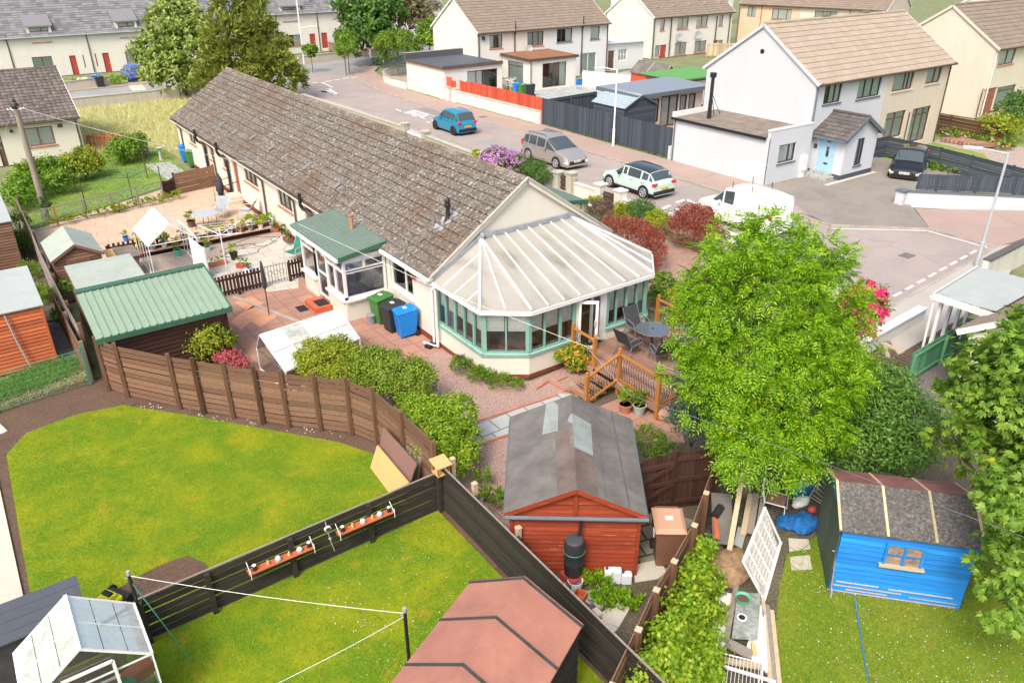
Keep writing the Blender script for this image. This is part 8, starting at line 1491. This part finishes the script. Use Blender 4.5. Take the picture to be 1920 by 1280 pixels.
for f in (0,.2,.4,.6,.8,1.): c=A.lerp(B_,f); m=MB(); m.beam(c,c+Vector((0,0,1.)),.08,.08); m.build('post',M['grey_wood_z'] if f!=.2 else M['weathered_red'],t)
m=MB()
for k in range(9): m.tube([A+Vector((0,0,.1*k+.05)),B_+Vector((0,0,.1*k+.05))],.004,3)
for k in range(70): c=A.lerp(B_,k/69); m.tube([c,c+Vector((0,0,.93))],.003,3)
m.build('mesh',M['grey_metal'],t)
for i,p in enumerate(((145,362),(277,335),(163,395),(305,355))): a=S(*p); m=MB(); m.tube([(*a,0),(*a,1.7 if i!=3 else 1.3)],.03,6); o=m.build('washing_pole',M['pipe_brown']); base(o,(*a,0)); tag(o,'thin rusty clothes pole on the back lawn, '+('near the hedge','far one near the path','nearest the mesh fence','right one beside the fence')[i],'pole')
pale_fence('picket_fence','faded red picket fence beside the cottage gable at the meadow edge',(-4.3,37.2),(-1.5,35.6),1.0,'weathered_red',w=.12,gap=.1,post=1.5)
board_fence('fence','old grey rail fence between the cottage hedge and the rounded bush',[(-3.6,34.6),(-2.4,33.6),(-1.6,33.)],.9,4,'grey_wood','grey_wood_z',ph=.1,gap=.06)
a=S(302,300); t=thing('bird_bath','small grey bird bath at the end of the garden path','bird bath',(*a,0)); m=MB(); m.lathe([(.14,0),(.08,.1),(.07,.6),(.2,.7),(.22,.76),(.16,.73)],(*a,0),12); m.build('bowl',M['felt_pale'],t,smooth='auto')
# ---------------------------------------------------------------- telegraph pole and street lamps
a=S(90,415); t=thing('telegraph_pole','tall wooden telegraph pole with black insulators on the left','telegraph pole',(*a,0)); m=MB(); m.tube([(*a,0),(*a,5.6)],[.15,.11],12); m.build('pole',M['grey_wood_z'],t,smooth='auto'); m=MB(); m.lathe([(.16,5.35),(.18,5.45),(.1,5.6),(.05,5.75)],(*a,0),10); m.build('junction_box',M['black_plastic'],t)
for k in range(6): m=MB(); an=k*PI/3; m.tube([(a[0],a[1],5.3),(a[0]+.3*math.cos(an),a[1]+.3*math.sin(an),5.32)],.012,4); m.sphere((a[0]+.32*math.cos(an),a[1]+.32*math.sin(an),5.33),.04,6,4); m.build('insulator',M['white_metal'],t)
def lamp(label,p,h,d,arm,mat='lamp_grey',head='white_upvc',name='street_lamp'):
    t=thing(name,label,'street lamp',(*p,0),0,'street lamps'); P=Vector((*p,0)); D=Vector((*d,0)).normalized(); m=MB(); m.tube([P,P+Vector((0,0,1.2)),P+Vector((0,0,1.21)),P+Vector((0,0,h))],[.085,.085,.055,.045],12); m.build('column',M[mat],t,smooth='auto'); m=MB(); m.tube([P+Vector((0,0,h-.04)),P+D*arm+Vector((0,0,h+.1))],.028,8); m.build('arm',M[mat],t)
    m=MB(); c=P+D*(arm+.28)+Vector((0,0,h+.1)); m.beam(c-D*.34,c+D*.34,.2,.1); m.build('luminaire',M[head],t,bevel=.04); return t
paint('lamp_grey',(.42,.46,.49),.5,.06)
lamp('tall grey street lamp with white head at the right by the turning area',S(1829,505),4.75,(-.55,.84),.95); lamp('white street lamp standing in front of the anthracite street fence',(23.55,17.57),4.85,(-1.,-.25) if 0 else (-.8,.6),.8,'white_metal'); lamp('white street lamp by the hedge corner at the road junction',(20.7,62.6),4.2,(1,-.55),1.1,'white_metal')
a=S(572,135); m=MB(); m.tube([(*a,0),(*a,7)],.07,8); o=m.build('lamp_column',M['white_metal']); base(o,(*a,0)); tag(o,'tall thin white column beside the junction lamp, top out of frame','column')
for px_,py_,h in ((1395,75,7),(1380,80,5)): a=S(px_,py_); m=MB(); m.tube([(*a,0),(*a,h)],.12,8); o=m.build('telegraph_pole',M['grey_wood_z']); base(o,(*a,0)); tag(o,'weathered pole between the red-framed semi and the apricot house' if h==7 else 'shorter pole beside it in the gap before the apricot house','pole')
# ---------------------------------------------------------------- walls and fences along the street
def wall(name,label,pts,h,th,mat,cap='kerb_stone',ch=.06,co=.04,cat='wall',pil=(),ph=.25):
    t=thing(name,label,cat,(*pts[0],0)); m=MB()
    for a,b in zip(pts,pts[1:]): m.beam((*a,h/2-.02),(*b,h/2-.02),th,h+.04)
    m.build('wall',M[mat],t); m=MB()
    if cap:
        for a,b in zip(pts,pts[1:]): m.beam((*a,h+ch/2+.003),(*b,h+ch/2+.003),th+co*2,ch)
        m.build('coping',M[cap],t)
    for p in pil:
        m=MB(); m.box((p[0]-.22,p[1]-.22,-.02),(p[0]+.22,p[1]+.22,h+ph)); o=m.build('pillar',M[mat],t); m=MB(); m.box((p[0]-.27,p[1]-.27,h+ph),(p[0]+.27,p[1]+.27,h+ph+.08)); m.build('pillar_cap',M[cap or mat],o)
    return t
wall('garden_wall','long stained grey render garden wall behind the bungalow roof along the street',[(13.55,27.2),(13.2,36),(12.9,44),(12.6,52.4)],.9,.16,'wall_stained','wall_stained',pil=((13.55,27.2),))
wall('garden_wall','stained grey wall between the gateway pillars and the clipped hedge',[(13.4,24.2),(13.3,20.5),(13.3,17.4)],.9,.16,'wall_stained','wall_stained',pil=((13.4,24.2),(13.3,17.4)))
wall('garden_wall','low stained wall beside the lilac rhododendron',[(14.85,16.6),(14.85,12.7)],.7,.16,'wall_stained','wall_stained',pil=((14.6,12.0),))
wall('garden_wall','short stained wall right of the iron gate by the clipped hedge',[(14.6,10.9),(14.6,10.6)],.9,.16,'wall_stained','wall_stained',pil=((14.6,10.9),))
wall('garden_wall','cream painted garden wall left of the white gate pillars',[(14.45,10.4),(14.5,8.6)],.75,.16,'render_cream','render_cream',pil=((14.5,8.5),),ph=.35)
wall('garden_wall','white garden wall right of the gate running behind the shrubs to the van',[(14.6,7.1),(14.75,3.6),(14.9,.0)],.7,.16,'render_cream','white_upvc',pil=((14.58,7.1),),ph=.4)
wall('roadside_wall','rough stone-coped wall along the main road behind the meadow',[(-40,53.0),(12.5,52.9)],.9,.2,'wall_stained','wall_stained')
gate('iron_gate','narrow metal gate between the cream pillars behind the mint green car',(14.5,8.25),(14.56,7.4),.85,'pipe_brown',.0,False,w=.13)
gate('iron_gate','narrow metal gate at the end of the clipped hedge',(14.6,11.8),(14.6,11.15),.9,'pipe_brown',.0,False,w=.12)
gate('iron_gate','white tubular driveway gate seen over the bungalow ridge',(13.5,26.8),(13.42,24.6),.8,'white_metal',0,False,w=.3)
wall('boundary_wall','curved cream wall with gravel bed at the street corner by the flat-roofed garage',[(23.35,45.1),(23.3,47.5),(23.6,50),(24.6,52.2),(26.4,53.6),(28.6,54.2)],.75,.18,'wall_white_stained','kerb_stone')
sheet('gravel_bed',[(23.5,45.2),(23.4,47.5),(23.7,50),(24.8,52.),(26.5,53.4),(29.5,54),(29.5,45.2)],'gravel_tan',.1,.1)
wall('boundary_wall','low white wall below the red street fence',[(23.55,37.6),(23.72,32),(23.9,25.9)],.95,.2,'wall_white_stained','concrete',pil=((23.5,38.0),(23.55,37.0)),ph=.2)
pale_fence('fence','bright red vertical board fence on the low white street wall',(23.98,25.9),(23.7,36.6),lambda f:1.95 if f<.88 else 1.95-.1*math.sin((1-f)/.12*PI),'red_fence',w=.14,gap=.015,z0=1.05,post=2.5)
gate('gate','narrow red board gate in the white street wall',(23.6,37.7),(23.66,37.1),1.75,'red_fence',0,False,w=.12)
pale_fence('fence','red board return between the flat-roofed garage and the gate',(23.55,37.6),(23.5,38.35),2.0,'red_fence',w=.14,gap=.012,z0=.9,post=0)
pale_fence('fence','anthracite vertical board fence along the street, long left part',(24.02,20.6),(23.98,25.75),1.95,'anthracite_z',w=.13,gap=.012,post=2.6)
pale_fence('fence','anthracite vertical board fence along the street between lamp and white annexe',(24.1,12.9),(24.02,20.5),1.95,'anthracite_z',w=.13,gap=.012,post=2.6)
pale_fence('fence','anthracite side fence returning behind the ribbed grey shed',(24.2,25.8),(29.5,26.2),1.8,'anthracite_z',w=.13,gap=.012,post=2.6)
wall('boundary_wall','white wall block where the street fence meets the annexe',[(24.0,13.0),(24.0,12.8)],.9,.25,'render_white',None)
wall('boundary_wall','low blue-white wall under the anthracite fence at the right',[(26.85,-.45),(29.4,-3.05),(32,-5.7),(38,-11.8)],.72,.22,'render_white','sill_grey',pil=((26.8,-.4),),ph=.02)
pale_fence('fence','anthracite vertical board fence on the blue-white wall at the right edge',(38,-11.75),(27.2,-.8),1.65,'anthracite_z',w=.14,gap=.014,z0=.86,post=1.8)
board_fence('fence','anthracite horizontal board fence behind the black parked car',[(31.3,6.0),(35.2,5.7),(35.1,4.2),(34.9,2.2),(34.5,.2),(34.0,-2.2),(33.4,-4.8),(33,-7.5)],1.3,9,'anthracite','anthracite_z',side=1,gap=.008,ph=.02)
board_fence('fence','dark brown horizontal board fence in front of the buff gable',[(44.3,8.8),(44.2,6.6),(44.0,4.6),(43.8,2.9)],1.3,6,'post_dark','post_dark',side=1,ph=.03)
gate('gate','orange-brown garden gate beside the beige half of the semi',S(1700,258),S(1735,268),1.2,'orange_wood',.1,False,w=.12)
t=thing('log_pile','row of short brown log edging and planks by the far flower bed','log edging',S(1770,275)); m=MB()
for k in range(9): p=S3(1765+k*8,262+k*1.5,.15); m.beam(p,p+Vector((.9,-.9,.1)),.2,.2)
m.build('logs',M['deck_wood'],t)
t=thing('garden_chair','brown wooden garden chair by the white stained wall across the street','chair',(39.2,35.3),.6); T=WM[t.name]; m=MB(T); m.box((-.3,-.25,.38),(.3,.25,.44)); m.build('seat',M['brown_frame_red'],t); m=MB(T); m.extr([(-.3,.22,.44),(.3,.22,.44),(.3,.4,1.05),(-.3,.4,1.05)],(0,.03,0)); m.build('backrest',M['brown_frame_red'],t)
for x in (-.28,.28):
    for y in (-.22,.22): m=MB(T); m.beam((x,y,0),(x,y,.6),.06,.06); m.build('leg',M['brown_frame_red'],t)
sling('camping_chair','blue folding camping chair outside the mossy extension',(36.2,36.3),2.5,0,'bin_blue','grey_metal')
t=thing('bench','weathered wooden garden bench under the cream house window','bench',(30.5,40.2),0); m=MB()
for k in range(4): m.box((29.9,40.0+k*.11,.42),(31.3,40.09+k*.11,.45)); 
m.build('seat',M['grey_wood'],t); m=MB()
for k in range(9): m.box((29.95+k*.15,40.45,.5),(30.02+k*.15,40.48,.9))
m.box((29.9,40.44,.9),(31.3,40.49,.97)); m.build('backrest',M['grey_wood'],t)
for x in (29.93,31.23): m=MB(); m.box((x,40.,0),(x+.06,40.06,.62)); m.box((x,40.4,0),(x+.06,40.46,.6)); m.box((x,40.,.62),(x+.06,40.48,.66)); m.build('leg',M['grey_wood'],t)
wall('party_wall','patchy white and bare brick garden wall between the two back gardens',[(37.4,37.2),(38.2,34.2),(39.3,30.5)],1.4,.2,'wall_white_stained',None)
# dark shed, garden room, red shed and green-roofed room
bpy.data.objects.remove(s5) if 0 else None
t=thing('garden_room','cream garden room with anthracite flat roof and glazed doors behind the dark street fence','garden room',(31,21)); gx,gy,gw,gd=27.95,20.0,6.4,3.6
m=MB(); hs=[(.4,1.1,.5,2.1),(1.3,2.0,.5,2.1),(2.2,3.9,.05,2.2),(4.1,4.8,.5,2.1),(5.,5.7,.5,2.1)]; panel(m,(gx,gy),(1,0),gw,0,2.45,hs); panel(m,(gx,gy+gd),(0,-1),gd,0,2.45); panel(m,(gx+gw,gy),(0,1),gd,0,2.45); m.build('wall',M['render_buff'],t)
for h in hs: window(t,(gx,gy),(1,0),h,fr='dark_frame',mull=(.5,) if h[1]-h[0]>1 else (),sill=None,cur='curtain_white',dep=.06,fw=.09)
m=MB(); m.extr([(gx-.6,gy-.5,2.6),(gx+gw+.4,gy-.5,2.6),(gx+gw+.4,gy+gd+.2,2.7),(gx-.6,gy+gd+.2,2.7)],(0,0,-.03)); r=m.build('roof',M['grey_roof_sheet'],t); m=MB(); m.beam((gx-.6,gy-.52,2.48),(gx+gw+.4,gy-.52,2.48),.04,.26); m.beam((gx-.62,gy-.5,2.48),(gx-.62,gy+gd+.2,2.56),.04,.26); m.build('fascia',M['sill_grey'],r)
shed('shed','red timber shed with grey felt gable roof beyond the white stained wall',(38.3,28.2),rad(0),2.0,3.6,1.9,2.7,'y','red_fence','felt_grey',ov=.15,fm='pale_wood',batt=(.5,),vert=True)
t=thing('garden_room','brick-sided garden room with artificial green roof beside the white gable','garden room',(37.5,23)); m=MB(); m.box((35.6,23.6,0),(40.8,27.2,2.3)); m.build('wall',M['brick_red'],t); m=MB(); m.extr([(35.3,23.3,2.42),(41.,23.3,2.42),(41,27.5,2.5),(35.3,27.5,2.5)],(0,0,-.1)); m.build('roof',paint('astroturf',(.10,.28,.08),.9,.1),t); window(t,(35.6,23.55),(1,0),(2.,2.9,.3,2.1),fr='white_upvc',sill=None,dep=.01,back=False,mull=()); window(t,(35.6,23.55),(1,0),(3.2,4.6,.3,2.1),fr='white_upvc',sill=None,dep=.01,back=False)
wall('boundary_wall','white rendered wall running back beside the third house',[(44,34.5),(46.5,31.5)],1.2,.2,'render_white_bright',None)
pale_fence('fence','pale new timber fence in front of the third house',(61.8,44.3),(66.5,41.4),1.5,'pale_wood',w=.15,gap=.02,post=2)
# far terrace gardens
wall('roadside_wall','low buff garden wall in front of the terrace, left of the path',[(-2.2,63.2),(3.0,64.6)],.8,.25,'render_pinkish','kerb_stone'); wall('roadside_wall','low buff garden wall in front of the terrace, right of the path',[(4.6,65.2),(8.6,66.6)],.8,.25,'render_pinkish','kerb_stone')
wall('roadside_wall','buff roadside wall in front of the red-doored terrace at the junction',[S(560,122),S(640,112),S(672,108)],.8,.25,'render_pinkish','kerb_stone'); wall('roadside_wall','long buff wall below the domed hedge along the curve',[S(695,107),S(715,104),S(760,96),S(790,88)],.8,.25,'render_pinkish','kerb_stone')
pale_fence('fence','pale grey board fence leading from the red doors to the junction wall',S(600,92),S(668,108),1.1,'grey_wood_z',w=.14,gap=.02,post=2.5)
gate('gate','pale grey garden gate in the roadside wall at the junction',S(675,107),S(692,107),1.0,'grey_wood_z',0,False,w=.14)
sheet('lawn',[S(575,104),S(600,100),S(655,109),S(640,112),S(572,120)],'lawn_far',.02)
for lb_,p,q in (('concrete path to the left red terrace door',S(150,146),S(172,168)),('concrete drive beside the blue car',S(245,150),S(262,170))): m=MB(); m.beam((*p,.0),(*q,.0),1.2,.06); struct(m,'path',M['concrete'])
for i,(px_,py_) in enumerate(((140,160),(215,152))): bush('shrub',('low green shrub left of the terrace path','small bright shrub right of the terrace bins')[i],lob([(px_,py_,86,1.0,.6)]),700,.2,'leaf_rowan',stem=.04)
# right-hand ramp and green fence
wall('ramp_wall','sloping white parapet wall beside the slatted ramp at the right',[S(1612,668),S(1724,604)],.55,.25,'render_white_bright','white_upvc')
t=thing('slatted_ramp','large weathered slatted timber ramp between the white wall and the green fence','ramp',(12.5,-9.3)); m=MB()
for k in range(30): x=9.7+k*.2; m.beam((x,-8.75,.04),(x+.0,-10.4,.04),.11,.05)
m.build('slats',M['dark_brown_wood'] if 0 else wood('ramp_wood',(.10,.065,.05),(.2,.14,.1),axis='y'),t); m=MB()
for k in range(30): x=9.8+k*.2; m.beam((x,-8.75,.02),(x,-10.4,.02),.05,.03)
m.build('gaps',M['grey_wood'],t)
plank('pale timber offcut lying on the slatted ramp at the right',S3(1657,645,.1),S3(1695,660,.1),.12,.08,'pale_wood')
pale_fence('fence','green painted board fence at the right beside the slatted ramp',S(1697,722),(13.3,-10.35),1.1,'green_fence',w=.13,gap=.008,post=2,cat='fence')
t=thing('green_door_panel','pale green boarded side panel under the white canopy','panel',(13.6,-10.9)); m=MB(); m.extr([(13.3,-10.4,0),(13.5,-11.8,0),(13.5,-11.8,1.5),(13.3,-10.4,1.3)],(.04,0,0)); m.build('panel',M['green_fence'],t)
wall('garden_wall','blotchy low wall with white-flecked coping at the right edge beyond the canopy',[(19.7,-7.95),(24.5,-7.7)],1.0,.22,'wall_white_stained','felt_speckled')
pts=[S3(1790,800,.1),S3(1745,770,.1),S3(1700,735,.1)]; m=MB(); m.tube(pts,.04,6); o=m.build('drain_pipe',M['green_steel_dark']); base(o,tuple(pts[0])); tag(o,'green-grey pipe on the ground below the green fence','pipe')
